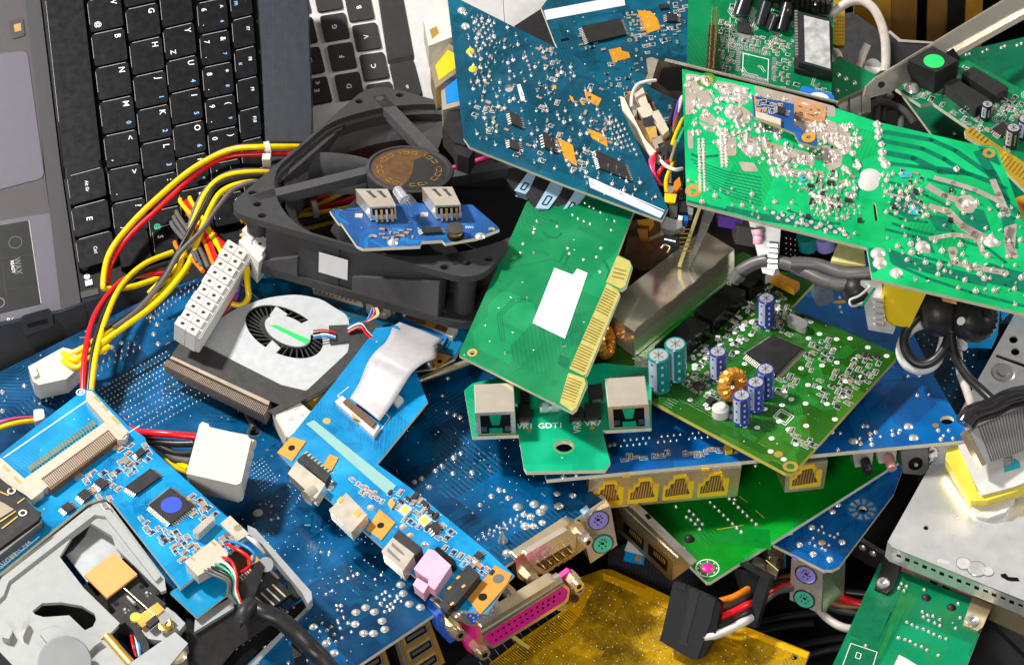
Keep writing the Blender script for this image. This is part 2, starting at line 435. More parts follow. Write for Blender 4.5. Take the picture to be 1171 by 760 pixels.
def ecap(R,F,x,y,r,h,sl,lean=(0,0),band='pale_band',name='electrolytic_capacitor',lab=None):
    """radial electrolytic standing on the board, base centre at pixel"""
    p=F.q(x,y,.01); a=(F.n+F.x*lean[0]+F.y*lean[1]).normalized(); mb=MB(); seg=24
    mb.lathe(p,a,[(r*.9,0),(r,.04),(r,.10),(r*.93,.14),(r,.18),(r,h-.05),(r*.92,h),(r*.84,h+.005),(r*.8,h-.015)],sl,seg)
    u=a.orthogonal().normalized(); w=a.cross(u)
    # paler stripe down the sleeve, on the side to the lower left
    tg=(CRT*-.55-CUP*.3-CDIR); tg=(tg-a*tg.dot(a)).normalized(); tw=a.cross(tg)
    S=[]; 
    for i in range(6):
        t=math.radians(-34+i*10); d=tg*math.cos(t)+tw*math.sin(t); S+=[p+d*r*1.008+a*.19,p+d*r*1.008+a*(h-.06)]
    mb.add(S,[(2*i,2*i+2,2*i+3,2*i+1) for i in range(5)],band,True)
    for k in range(3):
        hh=.3+(h-.55)*k/2.; 
        c=[p+(tg*math.cos(math.radians(t))+tw*math.sin(math.radians(t)))*r*1.015+a*(hh+z) for t,z in ((-16,0),(-4,0),(-4,.1),(-16,.1))]
        mb.add(c,[(0,1,2,3)],sl)
    for k in range(4):   # printed figures on the sleeve
        hh=.22+(h-.5)*k/3.2
        c=[p+(tg*math.cos(math.radians(t))+tw*math.sin(math.radians(t)))*r*1.01+a*(hh+z) for t,z in ((38,0),(50,0),(50,.12),(38,.12))]
        mb.add(c,[(0,1,2,3)],band)
    o=mb.build(name,R,label=lab)
    t=MB(); t.lathe(p,a,[(r*.8,h-.015),(r*.55,h-.012),(.001,h-.005)],'aluminium',seg)
    for d in (u,w,(u+w).normalized()):
        e=a.cross(d)*.012; t.add([p+a*(h+.002)-d*r*.6-e,p+a*(h+.002)+d*r*.6-e,p+a*(h+.002)+d*r*.6+e,p+a*(h+.002)-d*r*.6+e],[(0,1,2,3)],'steel_dark')
    t.build('vent_top',o); return o
def wire(R,pts,r,m,name='wire',seg=8,lab=None,k=7):
    mb=MB(); mb.tube([P(*p) for p in pts],r,m,seg,k); return mb.build(name,R,label=lab)
# ---- palette
mat('ground',(.006,.0055,.0055),.75,var=.2,spec=.15)
mat('plug_black',(.010,.010,.011),.4,spec=.3,bump=.2,bs=40); mat('chip',(.024,.023,.023),.42,spec=.35,bump=.12,bs=60,rvar=.1); mat('chip_gloss',(.004,.004,.004),.15,spec=.35,bump=.05,rvar=.08)
mat('smd_tan',(.42,.27,.15),.45); mat('smd_grey',(.25,.22,.2),.45); mat('smd_orange',(.75,.24,.04),.45)
mat('tin',(.80,.78,.74),.26,.8,bump=.15,bs=20); mat('pinmetal',(.50,.45,.40),.4,.5); mat('solder2',(.80,.73,.66),.32,.5,bump=.5,bs=8); mat('solder',(.84,.80,.75),.26,.65,var=.08); mat('gold',(.93,.60,.13),.25,1,var=.1,bump=.1,bs=15)
mat('goldpad',(.85,.52,.12),.35,.7); mat('orange_pad',(.72,.32,.05),.38,.35,var=.15)
mat('steel',(.64,.62,.60),.3,.7,bump=.05,bs=8); mat('steel_dark',(.22,.21,.2),.4,1); mat('aluminium',(.83,.82,.81),.32,.7,bump=.1,bs=30)
mat('brass',(.80,.64,.40),.24,.75,bump=.04); mat('warmsteel',(.84,.74,.60),.26,.65,bump=.04,bs=4)
mat('silverplate',(.88,.87,.85),.3,.6,var=.05,bump=.2,bs=35)
mat('grey_plastic',(.38,.39,.37),.45,var=.05,bump=.05,bs=50); mat('black_plastic',(.020,.020,.022),.45,spec=.3,bump=.35,bs=55)
mat('fan_plastic',(.05,.049,.05),.45,bump=.6,bs=22,rvar=.1,spec=.35); mat('black',(.003,.003,.003),.45,spec=.2); mat('key',(.005,.005,.006),.3,spec=.22)
mat('key2',(.03,.027,.025),.5,spec=.25,bump=.15,bs=80); mat('legend',(.8,.8,.8),.5,var=0); mat('legend_dim',(.12,.12,.12),.5,var=0); mat('legend_blue',(.25,.5,.9),.5,var=0); mat('legend_green',(.0,.55,.3),.5,var=0)
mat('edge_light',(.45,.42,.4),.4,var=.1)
mat('blower_white',(.50,.51,.51),.4,.2,var=.05,bump=.05); mat('white_plastic',(.70,.68,.63),.38,var=.04,sss=.15,bump=.04); mat('ivory',(.58,.49,.38),.42,var=.05); mat('nylon',(.64,.62,.56),.3,var=.05,sss=.25)
mat('silk',(.82,.83,.80),.6,var=.05); mat('ribbon',(.50,.48,.48),.4,var=.05); mat('label',(.74,.73,.73),.5,var=.03); mat('fr4',(.66,.60,.40),.6,var=.1); mat('fr4_pale',(.80,.74,.56),.6,var=.1)
mat('red',(.75,.01,.015),.28); mat('yellow',(.92,.62,.0),.28); mat('orange',(.85,.22,.01),.3); mat('wblack',(.018,.017,.017),.35,bump=.1,bs=10); mat('wwhite',(.75,.73,.7),.35); mat('wgreen',(.01,.4,.2),.35); mat('wblue',(.02,.25,.6),.35); mat('wgrey',(.12,.11,.105),.4); mat('pinkwire',(.8,.05,.25),.35); mat('brownwire',(.22,.08,.02),.4); mat('purple',(.15,.05,.45),.4)
mat('rj_yellow',(.90,.60,.02),.38,var=.06); mat('din_purple',(.32,.27,.70),.4); mat('din_green',(.10,.62,.42),.4); mat('magenta',(.75,.01,.28),.4,bump=.1); mat('vga_blue',(.02,.12,.62),.4); mat('audio_pink',(.85,.42,.55),.42); mat('audio_blue',(.38,.55,.72),.35); mat('portblue',(.01,.25,.75),.35)
mat('cap_teal',(.005,.22,.22),.22,coat=.5,var=.05); mat('cap_blue',(.03,.045,.34),.22,coat=.5,var=.05); mat('cap_black',(.015,.016,.02),.25,coat=.4); mat('pale_band',(.55,.62,.78),.3,var=.03)
mat('copper',(.85,.36,.10),.3,1,var=.1); mat('xfmr_yellow',(.88,.62,.01),.4,var=.04); mat('copper_pad',(.66,.33,.15),.42,.3,var=.12,bump=.1)
mat('tinned',(.76,.64,.53),.26,.6,var=.15,bump=.6,bs=5); mat('dotblue',(.02,.07,.62),.5,var=.02); mat('dotgreen',(.02,.65,.14),.5); mat('dotwhite',(.85,.84,.82),.5)
mat('bluebox',(.01,.16,.62),.35); mat('brown',(.13,.06,.02),.55,var=.3); mat('brownpanel',(.45,.22,.05),.45,var=.25,vs=.6); mat('tape',(.035,.032,.03),.45,var=.2,spec=.35)
mat('fin',(.46,.37,.29),.35,.4); mat('gel_green',(.0,.75,.1),.5,var=.02); mat('green_strip',(.02,.8,.15),.5,var=.03); mat('mint',(.24,.46,.43),.5,var=.05); mat('yellow_trans',(.85,.72,.08),.35,var=.1,sss=.2)
mat('led',(.75,.73,.78),.08,0,trans=.6,rvar=.03); mat('clear',(.8,.8,.8),.1,0,trans=.9,rvar=.05); mat('fabric_tape',(.6,.58,.52),.7)
mat('slab',(.014,.018,.028),.45,0,spec=.35,var=.25,bump=.3,bs=50); mat('deck',(.055,.045,.050),.5,0,spec=.3,var=.06,bump=.35,bs=70); mat('deck_edge',(.032,.028,.031),.5,0,spec=.3,bump=.2,bs=60); mat('pad_surf',(.095,.082,.11),.45,0,spec=.3,var=.05,bump=.2,bs=80)
mat('mac',(.72,.69,.66),.38,.25,var=.04,bump=.1,bs=90)
# boards
pcb('pcb_mb',(.001,.042,.115),(.0,.085,.23),(.0,.10,.23),scale=.3,freq=5,lines=.30,dots=.2,amount=.5,soft=.6,rough=.22)
pcb('pcb_mb_dark',(.004,.022,.05),(.006,.05,.11),(.01,.09,.17),scale=.5,freq=7)
pcb('pcb_bright',(.0,.24,.52),(.0,.28,.60),(.0,.17,.40),scale=.6,freq=7,lines=.2,dots=.05)
pcb('pcb_lap',(.0,.14,.36),(.0,.19,.46),(.0,.10,.26),scale=.6,freq=6,lines=.25,dots=.1)
pcb('pcb_teal',(.0,.07,.125),(.0,.095,.155),(.0,.05,.08),scale=.5,freq=7,lines=.3,dots=.1)
pcb('pcb_switch',(.0,.09,.32),(.0,.12,.38),(.0,.055,.19),scale=.35,freq=6,lines=.2,dots=.03,amount=.4)
pcb('pcb_green',(.0,.20,.065),(.0,.25,.08),(.0,.15,.05),scale=.35,freq=6,lines=.2,dots=.04,amount=.25,soft=.12)
pcb('pcb_psu',(.0,.17,.075),(.0,.50,.25),(.0,.42,.21),scale=.42,freq=6,lines=.22,dots=.0,amount=.75)
pcb('pcb_olive',(.014,.10,.003),(.035,.15,.005),(.008,.065,.002),scale=.5,freq=7,lines=.35,dots=.12)
pcb('pcb_dgreen',(.0,.12,.06),(.0,.17,.08),(.0,.08,.04),scale=.4,freq=7,lines=.4,dots=.06)
pcb('pcb_mid',(.0,.24,.012),(.0,.30,.02),(.0,.16,.03),scale=.3,freq=6,lines=.1,dots=.02)
pcb('pcb_gold',(.50,.275,.0),(.80,.42,.0),(.24,.14,.0),scale=.9,freq=8,lines=.55,dots=.25,rough=.34,amount=.22,soft=.12)
pcb('pcb_usb',(.01,.07,.24),(.015,.09,.30),(.01,.06,.2),scale=.5,freq=6,lines=.1,dots=.04)
mat('orange_sheet',(.82,.36,.10),.5,var=.04); mat('pcb_plain',(0,.26,.5),.3,var=.05)
for a,c in (('mask_dkgreen',(0,.15,.06)),('mask_dkblue',(0,.045,.15)),('mask_greyblue',(.12,.16,.22)),('mask_green',(.02,.26,.03)),('mask_blue',(.0,.10,.23)),('mask_psudk',(0,.16,.085)),('pcb_teal2',(0,.045,.07))): mat(a,c,.3,var=.15)
pcb('pcb_psu2',(.0,.37,.10),(.0,.43,.13),(.0,.27,.07),scale=.42,freq=6,lines=.1,dots=.0,amount=.75)
pcb('pcb_card',(.0,.34,.16),(.0,.40,.19),(.0,.3,.14),scale=.35,freq=6,lines=.1,dots=.02)
mat('orange_bright',(.80,.33,.02),.35,.2,var=.1); mat('edge_gold',(.52,.46,.12),.4,.2,var=.1); mat('edge_gold2',(.80,.52,.04),.3,.6,var=.1); mat('fr4_edge',(.62,.52,.10),.5,var=.1); mat('fr4_bright',(.8,.68,.3),.4,var=.1)
mat('cap_glass',(.35,.6,.55),.1,coat=.5); mat('brass_lt',(.72,.60,.36),.28,.75,var=.1); mat('pinkish',(.6,.28,.26),.4); mat('steel_dk',(.18,.17,.18),.35,.3); mat('mirror',(1.0,.88,.70),.12,.8,var=.04,bump=.04,bs=3,rvar=.04); mat('mirrorb',(.72,.68,.58),.2,.75,var=.15,bump=.05,bs=3,rvar=.05)
mat('copper_or',(.88,.38,.05),.3,.6,var=.15); mat('xfmr_orange',(.85,.36,.02),.35); mat('cap_teal2',(.03,.42,.48),.3); mat('yellow_pale',(.78,.68,.28),.4); mat('sleeve',(.018,.017,.017),.4,spec=.35,bump=.25,bs=14); mat('holo',(.85,.85,.82),.18,.55,var=.35,vs=6,bump=.5,bs=5,rvar=.1)
mat('brownsteel',(.14,.11,.08),.3,.8); mat('wivory',(.62,.54,.47),.35); mat('brownpanel2',(.85,.42,.05),.4,var=.3,vs=.5); mat('bluefilm',(.0,.30,.72),.25,var=.04); mat('ribgrey',(.42,.40,.39),.4,.4,var=.06); mat('gloss_glue',(.02,.018,.02),.12,coat=.8,bump=.6,bs=4); mat('clearfilm',(.8,.8,.78),.08,0,trans=.85,rvar=.03)
mat('fr4_white',(.78,.8,.72),.5,var=.04); mat('mask_mid',(.0,.20,.02),.3,var=.1); mat('mask_bright',(.02,.34,.01),.3,var=.1); mat('mask_blue2',(.01,.16,.42),.3); mat('brass_dk',(.45,.33,.16),.35,.8); mat('tin_warm',(.72,.66,.55),.28,.9)
mat('green_reflect',(.35,.55,.33),.25,.8); mat('mb_dark',(.008,.022,.04),.3,var=.3); mat('mb_pour',(.0,.13,.32),.26,var=.1); mat('pcb_reflect',(.0,.40,.02),.25); mat('fan_light',(.075,.073,.075),.45,bump=.5,bs=22,spec=.35); mat('drive_metal',(.42,.43,.43),.4,.35,var=.08); mat('gold_edge2',(.85,.42,.0),.35); mat('gold_track',(.72,.42,.0),.35,.15); mat('gold_dark',(.26,.15,.004),.4); mat('carbon',(.04,.035,.045),.4,bump=.2,bs=30); mat('blackgap',(.008,.008,.009),.35,bump=.15,bs=2)
pcb('pcb_green2',(.0,.20,.08),(.0,.26,.11),(.0,.15,.05),scale=.3,freq=6,lines=.1,dots=.02)
mkprotos()
# =================================================================== light, world, ground
w=bpy.data.worlds.new('World'); sc.world=w; w.use_nodes=True
wn=w.node_tree; bg=wn.nodes['Background']
tc=N(wn,'ShaderNodeTexCoord'); sp=N(wn,'ShaderNodeSeparateXYZ'); L(wn,tc.outputs['Generated'],sp.inputs[0])
rp=N(wn,'ShaderNodeValToRGB'); L(wn,mth(wn,'ADD',mth(wn,'MULTIPLY',sp.outputs[2],.5),.5),rp.inputs[0])
e=rp.color_ramp.elements; e[0].position=.42; e[0].color=(.25,.24,.23,1); e[1].position=.95; e[1].color=(.42,.42,.42,1)
n=e.new(.62); n.color=(1,.97,.93,1)
wz=N(wn,'ShaderNodeTexNoise'); wz.inputs['Scale'].default_value=3.2; wz.inputs['Detail'].default_value=1; L(wn,tc.outputs['Generated'],wz.inputs['Vector'])
wr=N(wn,'ShaderNodeMapRange'); wr.inputs[1].default_value=.46; wr.inputs[2].default_value=.56; wr.inputs[3].default_value=.25; wr.inputs[4].default_value=1.9; L(wn,wz.outputs[0],wr.inputs[0])
ws=N(wn,'ShaderNodeVectorMath',operation='SCALE'); L(wn,rp.outputs[0],ws.inputs[0]); L(wn,wr.outputs[0],ws.inputs[3])
L(wn,ws.outputs[0],bg.inputs[0]); bg.inputs[1].default_value=.33
def area(name,loc,size,power,col=(1,1,1),tgt=(0,0,5),sy=None):
    l=bpy.data.lights.new(name,'AREA'); l.shape='RECTANGLE'; l.size=size; l.size_y=sy or size; l.energy=power; l.color=col
    o=bpy.data.objects.new(name,l); COL.objects.link(o); o.location=loc
    o.rotation_euler=(V3(tgt)-V3(loc)).to_track_quat('-Z','Y').to_euler(); return o
area('key_softbox',(-80,30,110),13,262000,(1,.985,.96))
area('right_softbox',(95,30,80),24,50000,(1,.97,.94))
area('front_softbox',(-25,-95,62),26,46000,(1,.98,.96))
sc.view_settings.view_transform='Standard'; sc.view_settings.look='None'; sc.view_settings.exposure=0
mb=MB(); mb.add([(-300,-300,-3.2),(300,-300,-3.2),(300,300,-3.2),(-300,300,-3.2)],[(0,1,2,3)],'ground')
g=mb.build('ground'); struct(g)
# =================================================================== dark laptop (upper left)
FL=Fr((0,400,2),(0,0,8),(300,0,8),xa=((112,120),(119,160)))
R=thing('laptop','dark grey laptop with black keyboard and touchpad lying behind the cable bundle','laptop',FL)
def FLp(poly,r): return rnd(poly,r)
mb=MB(); mb.box(FL,[(-60,-40),(29,-40),(50,190),(71,350),(72,356),(-60,388)],-1.2,0,'deck','deck_edge')
mb.build('palm_rest',R,bev=.05)
mb=MB(); mb.box(FL,[(24,-40),(41,-40),(69,190),(93,351),(70,357),(51,190)],-.5,.10,'deck_edge'); mb.build('keyboard_rim',R,bev=.06)
mb=MB(); mb.box(FL,[(36,-40),(297,-40),(299,60),(305,200),(300,300),(93,352),(69,190)],-1.3,-.02,'black'); mb.build('keyboard_tray',R)
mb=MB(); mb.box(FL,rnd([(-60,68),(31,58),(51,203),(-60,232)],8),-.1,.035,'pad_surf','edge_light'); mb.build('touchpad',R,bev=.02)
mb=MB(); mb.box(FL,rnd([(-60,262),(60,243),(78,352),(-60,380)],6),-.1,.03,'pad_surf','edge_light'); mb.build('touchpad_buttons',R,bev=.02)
mb=MB(); FLh=.05
mb.box(FL,[(-60,268),(33,252),(47,347),(-60,372)],0,FLh,'black'); 
mb.ring(FL,17.5,277,.27,.29,FLh+.004,'legend_dim',28); mb.strip(FL,(-60,302),(41,291),.015,FLh+.004,'deck_edge'); mb.strip(FL,(2,300),(9,352),.015,FLh+.004,'deck_edge'); mb.strip(FL,(33,252),(47,347),.03,FLh+.004,'edge_light')
mb.strip(FL,(-60,337),(46,327),.012,FLh+.004,'deck_edge')
mb.text(FL,20,304,'WAX',.42,'legend_dim',-82,FLh+.004,.8); mb.text(FL,14.5,305,'READY',.2,'legend',-82,FLh+.004)
mb.ring(FL,-1,346,.2,.25,FLh+.004,'legend_dim'); mb.text(FL,12,366,'R6',.3,'legend',5,FLh+.004)
mb.build('sticker',R,label='black sticker with white lettering on the palm rest')
mb=MB(); mb.box(FL,rnd([(9.5,24),(26,19.5),(28.5,40),(13,44.5)],3),0,.06,'deck_edge','edge_light'); mb.box(FL,[(15.5,28.5),(23.5,26.5),(24.5,35),(17,37)],.05,.075,'brownpanel'); mb.build('fingerprint_reader',R)
def key(F,R,q,leg,h=.30,m='key',ang=-83,rim='edge_light',taper=.09,size=.34):
    """q: pixels of the key top; leg: [(u,v,text,mat,scale)]"""
    mb=MB(); c=quad(q,.5,.5); b=[F.q(*p,h) for p in rnd(q,3.2,3)]
    cc=F.q(*c,h); low=[cc+(p-cc)*(1+taper)-F.n*(h-.02) for p in b]
    mb.prism(low,b,m,m)
    if rim:   # glint along two edges, painted as pale strips
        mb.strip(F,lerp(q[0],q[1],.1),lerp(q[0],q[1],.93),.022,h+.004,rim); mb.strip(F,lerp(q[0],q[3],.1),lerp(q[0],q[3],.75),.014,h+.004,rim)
    for u,v,t,mm,s in leg:
        x,y=quad(q,u,v); mb.text(F,x,y,t,size*s,mm,ang,h+.006)
    return mb.build('key',R,bev=.025)
WL='legend'; BL='legend_blue'
cols=[((99.5,1.3),(4.7,38.75),(37.5,-8),[(-1,'C',''),(0,'V','@'),(1,'B',''),(2,'N',''),(3,'M','0b'),(4,'<',','),(5,'>','.'),(6,'?','/')]),
 ((143.4,11.5),(4.3,38.6),(36.5,-8.2),[(-1,'F',''),(0,'G',''),(1,'H',''),(2,'J','1b'),(3,'K','2b'),(4,'L','3b'),(5,':',';'),(6,'"','@g')]),
 ((186.3,34.2),(3.7,37.1),(35,-8.2),[(-1,'T',''),(0,'Y','Z'),(1,'U','4b'),(2,'I','5b'),(3,'O','6b'),(4,'P','*b'),(5,'[','{'),(6,']','}')]),
 ((225,4.4),(3.1,36.8),(33.5,-7),[(-1,'5','%'),(0,'6','^'),(1,'7','&'),(2,'8','*'),(3,'9','('),(4,'0',')'),(5,'-','_'),(6,'=','+')])]
for (rx,ry),(dx,dy),(wx,wy),ks in cols:
    for r,a,b in ks:
        tl=(rx+dx*r,ry+dy*r); q=[tl,(tl[0]+wx,tl[1]+wy),(tl[0]+wx+dx*.93,tl[1]+wy+dy*.93),(tl[0]+dx*.93,tl[1]+dy*.93)]
        if rx<220: lg=[(.78,.2,a,WL,1.15)]
        else: lg=[(.22,.25,a,WL,1),(.78,.25,b,WL,1),(.8,.75,a,BL,.7),(.22,.76,'.',WL,.9)]; b=''
        if b:
            if b.endswith('b') and len(b)==2: lg.append((.8,.8,b[0],BL,.9))
            elif b.endswith('g'): lg.append((.25,.5,b[0],'legend_green',.9))
            else: lg.append((.25,.8,b,WL,1))
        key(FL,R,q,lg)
for r,t in ((-1,'F6'),(0,'F7'),(1,'F8'),(2,'F9'),(3,'F10'),(4,'F11'),(5,'F12')):
    tl=(265+2.6*r,24+34.6*r); q=[tl,(tl[0]+24,tl[1]-6),(tl[0]+26.5,tl[1]+26.5),(tl[0]+2.6,tl[1]+32)]
    key(FL,R,q,[(.72,.4,t,WL,.62),(.28,.5,'m' if r==-1 else ('«' if r==1 else ''),BL,.9)])
for (tx,ty),t,s in (((76.5,202),'Alt Gr',.62),((81.3,238.5),'',1),((86.3,274.7),'Ctrl',.62)):
    q=[(tx,ty),(tx+41,ty-11),(tx+45.5,ty+21),(tx+4.8,ty+33)]
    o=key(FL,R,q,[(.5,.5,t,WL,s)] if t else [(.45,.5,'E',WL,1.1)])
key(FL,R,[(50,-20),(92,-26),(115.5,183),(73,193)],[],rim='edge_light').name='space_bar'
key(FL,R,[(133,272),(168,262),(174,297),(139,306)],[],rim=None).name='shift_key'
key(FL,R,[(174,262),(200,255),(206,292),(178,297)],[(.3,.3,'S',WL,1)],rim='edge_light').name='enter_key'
mb=MB(); 
for x,y,r in ((94,308,.12),(104,306,.12),(99.5,316,.14)): mb.disc(FL,x,y,r,.02,'mac',9)
mb.box(FL,[(97,321),(105,319),(106,325),(98,327)],0,.05,'mac'); mb.box(FL,[(91,334),(112,329),(113,336),(93,341)],0,.02,'tape'); mb.build('key_socket',R)
mb=MB(); mb.box(FL,[(293,-40),(350,-40),(356,130),(352,260),(304,262),(305,200),(299,60)],-1.0,.35,'slab')
for x0,x1 in ((311,322),(326,336)): mb.strip(FL,(x0,-40),(x1-8,220),.05,.356,'deck_edge')
mb.build('screen_hinge_bar',R,bev=.08)
mb=MB(); FH=Fr((0,405,2.4),(190,320,3.2),(0,440,1.4))
mb.box(FH,[(-60,385),(70,357),(205,305),(212,325),(150,352),(100,382),(0,430),(-60,455)],-1.4,0,'slab'); mb.box(FH,rnd([(24,362),(58,352),(62,372),(48,378),(26,384)],5),0,.25,'slab'); mb.box(FH,[(31,370),(54,364),(55,369),(32,375)],.25,.26,'black')
mb.box(FH,[(-60,420),(0,402),(98,352),(100,380),(0,430),(-60,450)],-.1,.05,'black_plastic')
mb.build('hinge_cover',R,bev=.05)
# =================================================================== silver laptop
FS=Fr((600,130,3.4),(600,0,6),(350,0,6),xa=((380,120),(366,60)))
R=thing('laptop','silver laptop with dark grey keys partly hidden under the black fan','laptop',FS)
mb=MB(); mb.box(FS,[(300,-60),(571,-60),(577,30),(600,170),(330,170)],-.6,0,'mac'); mb.build('keyboard_deck',R,bev=.05)
mb=MB(); mb.box(FS,[(571.5,-60),(640,-60),(640,170),(601,170),(577.6,30)],-.6,-.01,'mac'); mb.build('palm_rest',R,bev=.05)
k2=[((332.5,23),(8.3,34),[(-1,'Y'),(0,'T'),(1,'R'),(2,'E')],28),((357.5,-15.3),(8.3,33.8),[(0,'H'),(1,'G'),(2,'F'),(3,'D')],28),((394,-4),(8.3,33.7),[(0,'B'),(1,'V'),(2,'C'),(3,'X')],27.5)]
for (rx,ry),(dx,dy),ks,wd in k2:
    for r,t in ks:
        x,y=rx+dx*r,ry+dy*r; q=[(x,y),(x+wd,y-4.3),(x+wd+6.2,y+24.5),(x+6,y+29)]
        if rx<340: 
            q=[(x-3,y+1),(x+24,y-4),(x+31,y+24.5),(x+3,y+29)]
        key(FS,R,q,[(.5,.5,t,WL,.95)]+([(.6,.2,'€',WL,.8)] if t=='E' else []),h=.12,m='key2',ang=102,rim=None,taper=.04)
key(FS,R,[(426,-50),(450,-54),(472,63),(444,68)],[],h=.12,m='key2',rim=None).name='space_bar'
key(FS,R,[(446,74.5),(472,69),(482,108),(455,114)],[(.5,.7,'alt',WL,.55)],h=.12,m='key2',ang=102,rim=None)
# =================================================================== big black case fan
FF=Fr((255,240,8.5),(425,95,6.5),(545,322,8.5),xa=((255,240),(545,322)))
fA=FF.q(255,240); fB=FF.q(545,322)-fA; fC=FF.q(425,95)-fA
def fq(a,b,h=0): return fA+fB*a+fC*b+FF.n*h
R=thing('case_fan','large black case fan lying askew with a white label on its side','computer fan',FF)
def sq(t):
    r=min(.487/max(abs(math.cos(t)),abs(math.sin(t))),.515); return (.5+r*math.cos(t),.5+r*math.sin(t))
holepts=[sq(2*PI*i/64) for i in range(64)]; roundpts=[(.5+.475*math.cos(2*PI*i/64),.5+.475*math.sin(2*PI*i/64)) for i in range(64)]
def fring(h0,h1,mb,holepts,m='fan_plastic'):
    out=[];c=.09
    for cx,cy,s in ((c,c,180),(1-c,c,270),(1-c,1-c,0),(c,1-c,90)):
        for k in range(5):
            t=math.radians(s+k*22.5); out.append((cx+c*math.cos(t),cy+c*math.sin(t)))
    hole=holepts
    rings=[out,hole]
    for cx,cy in ((.085,.085),(.915,.085),(.915,.915),(.085,.915)):
        # three small holes on each corner tab
        for k,(ox,oy) in enumerate(((0,0),(.055,-.055),(-.055,.055))):
            if (cx<.5)!=(cy<.5): ox,oy=ox,-oy
            X,Y=cx+ox,cy+oy
            ax=.016
            rings.append([(X+ax*math.cos(2*PI*i/10),Y+ax*math.sin(2*PI*i/10)) for i in range(10)])
    T=[[fq(a,b,h1) for a,b in r] for r in rings]; allv=[p for r in T for p in r]; tr=tessellate_polygon(T)
    mb.add(allv,tr,m); mb.add([p-FF.n*(h1-h0) for p in allv],[t[::-1] for t in tr],m)
    for r in T:
        n=len(r); mb.add(r+[p-FF.n*(h1-h0) for p in r],[(i,n+i,n+(i+1)%n,(i+1)%n) for i in range(n)],m,n>12)
mb=MB(); fring(-.3,0,mb,holepts); fring(-2.6,-2.25,mb,roundpts)
A=[fq(a,b,-.28) for a,b in holepts]; B=[fq(.5+.44*math.cos(2*PI*i/64),.5+.44*math.sin(2*PI*i/64),-1.25) for i in range(64)]; C=[p-FF.n*1.2 for p in B]
mb.add(A+B,[(i,(i+1)%64,64+(i+1)%64,64+i) for i in range(64)],'fan_light',False); mb.add(B+C,[(i,(i+1)%64,64+(i+1)%64,64+i) for i in range(64)],'fan_plastic',True)  # slope painted in a lighter copy of the plastic, as if lit
A=[fq(.5+.485*math.cos(2*PI*i/48),.5+.485*math.sin(2*PI*i/48),-.3) for i in range(48)]; B=[p-FF.n*2.0 for p in A]
mb.add(A+B,[(i,(i+1)%48,48+(i+1)%48,48+i) for i in range(48)],'fan_plastic',True)
for cx,cy in ((.085,.085),(.915,.085),(.915,.915),(.085,.915)):
    for k in range(1): mb.cyl(fq(cx,cy,-2.3),fq(cx,cy,-.35),.45,.45,'fan_plastic',14)
# webbed outer walls between the flanges
for a0,a1 in ((.16,.45),(.47,.86)):
    mb.prism([fq(a0,.02,-2.3),fq(a1,.02,-2.3),fq(a1,.05,-2.3),fq(a0,.05,-2.3)],[fq(a0,.02,-.35),fq(a1,.02,-.35),fq(a1,.05,-.35),fq(a0,.05,-.35)],'fan_plastic')
mb.prism([fq(.3,.01,-2.3),fq(.46,.01,-2.3),fq(.46,.05,-2.3),fq(.3,.05,-2.3)],[fq(.3,.01,-.35),fq(.46,.01,-.35),fq(.46,.05,-.35),fq(.3,.05,-.35)],'fan_plastic')
mb.prism([fq(.02,.16,-2.3),fq(.05,.16,-2.3),fq(.05,.86,-2.3),fq(.02,.86,-2.3)],[fq(.02,.16,-.35),fq(.05,.16,-.35),fq(.05,.86,-.35),fq(.02,.86,-.35)],'fan_plastic')
for a0,a1,h0,h1 in ((.12,.30,-2.2,-1.3),(.52,.86,-1.5,-.5)):
    mb.prism([fq(a0,.0,-2.25),fq(a1,.0,-2.25),fq(a1,.03,-2.25),fq(a0,.03,-2.25)],[fq(a0,.0,h0),fq(a1,.0,h1),fq(a1,.03,h1),fq(a0,.03,h0)],'fan_light')
mb.build('frame',R,bev=.03)
hc=(.44,.52)
for a0,a1 in (((.31,.46),(.04,.10)),((.46,.66),(.07,.93)),((.58,.56),(.93,.90)),((.46,.40),(.90,.07))):
    mb=MB()
    nx,ny=-(a1[1]-a0[1]),(a1[0]-a0[0]); l=math.hypot(nx,ny); nx,ny=nx/l*.024,ny/l*.024
    b=[fq(a0[0]-nx,a0[1]-ny,-.45),fq(a1[0]-nx,a1[1]-ny,-.45),fq(a1[0]+nx,a1[1]+ny,-.45),fq(a0[0]+nx,a0[1]+ny,-.45)]
    mb.prism(b,[p+FF.n*.45 for p in b],'fan_light')
    mb.build('strut',R,bev=.04)
mb=MB(); hp=fq(*hc); mb.lathe(hp,FF.n,[(1.75,-1.6),(1.85,-.1),(1.85,.06),(1.7,.10),(1.66,.04),(.01,.04)],'fan_plastic',36); mb.build('motor_hub',R)
mb=MB(); mb.lathe(hp,FF.n,[(1.58,.055),(.01,.06)],'brown',40)
mb.add([hp+FF.n*.063+(FF.x*math.cos(t)+FF.y*math.sin(t))*r for t,r in [(math.radians(-80+i*16),1.57) for i in range(11)]+[(1.7,.7),(1.0,.2),(-.6,.25),(-1.2,.9)]],[tuple(range(15))],'tape')
c=hp+FF.n*.07
for r0 in (1.35,1.15):
    for i in range(22):
        if i%3==2: continue
        t0=2*PI*i/22; t1=t0+.2
        pp=[c+(FF.x*math.cos(t)+FF.y*math.sin(t))*r for t,r in ((t0,r0),(t1,r0),(t1,r0+.03),(t0,r0+.03))]; mb.add(pp,[(0,1,2,3)],'goldpad')
for i in range(22):
    t0=2*PI*i/22; mb.add([c+(FF.x*math.cos(t)+FF.y*math.sin(t))*r for t,r in ((t0,1.17),(t0+.02,1.17),(t0+.02,1.36),(t0,1.36))],[(0,1,2,3)],'goldpad')
mb.build('hub_label',R,label='round brown label with a gold dial pattern')
mb=MB()
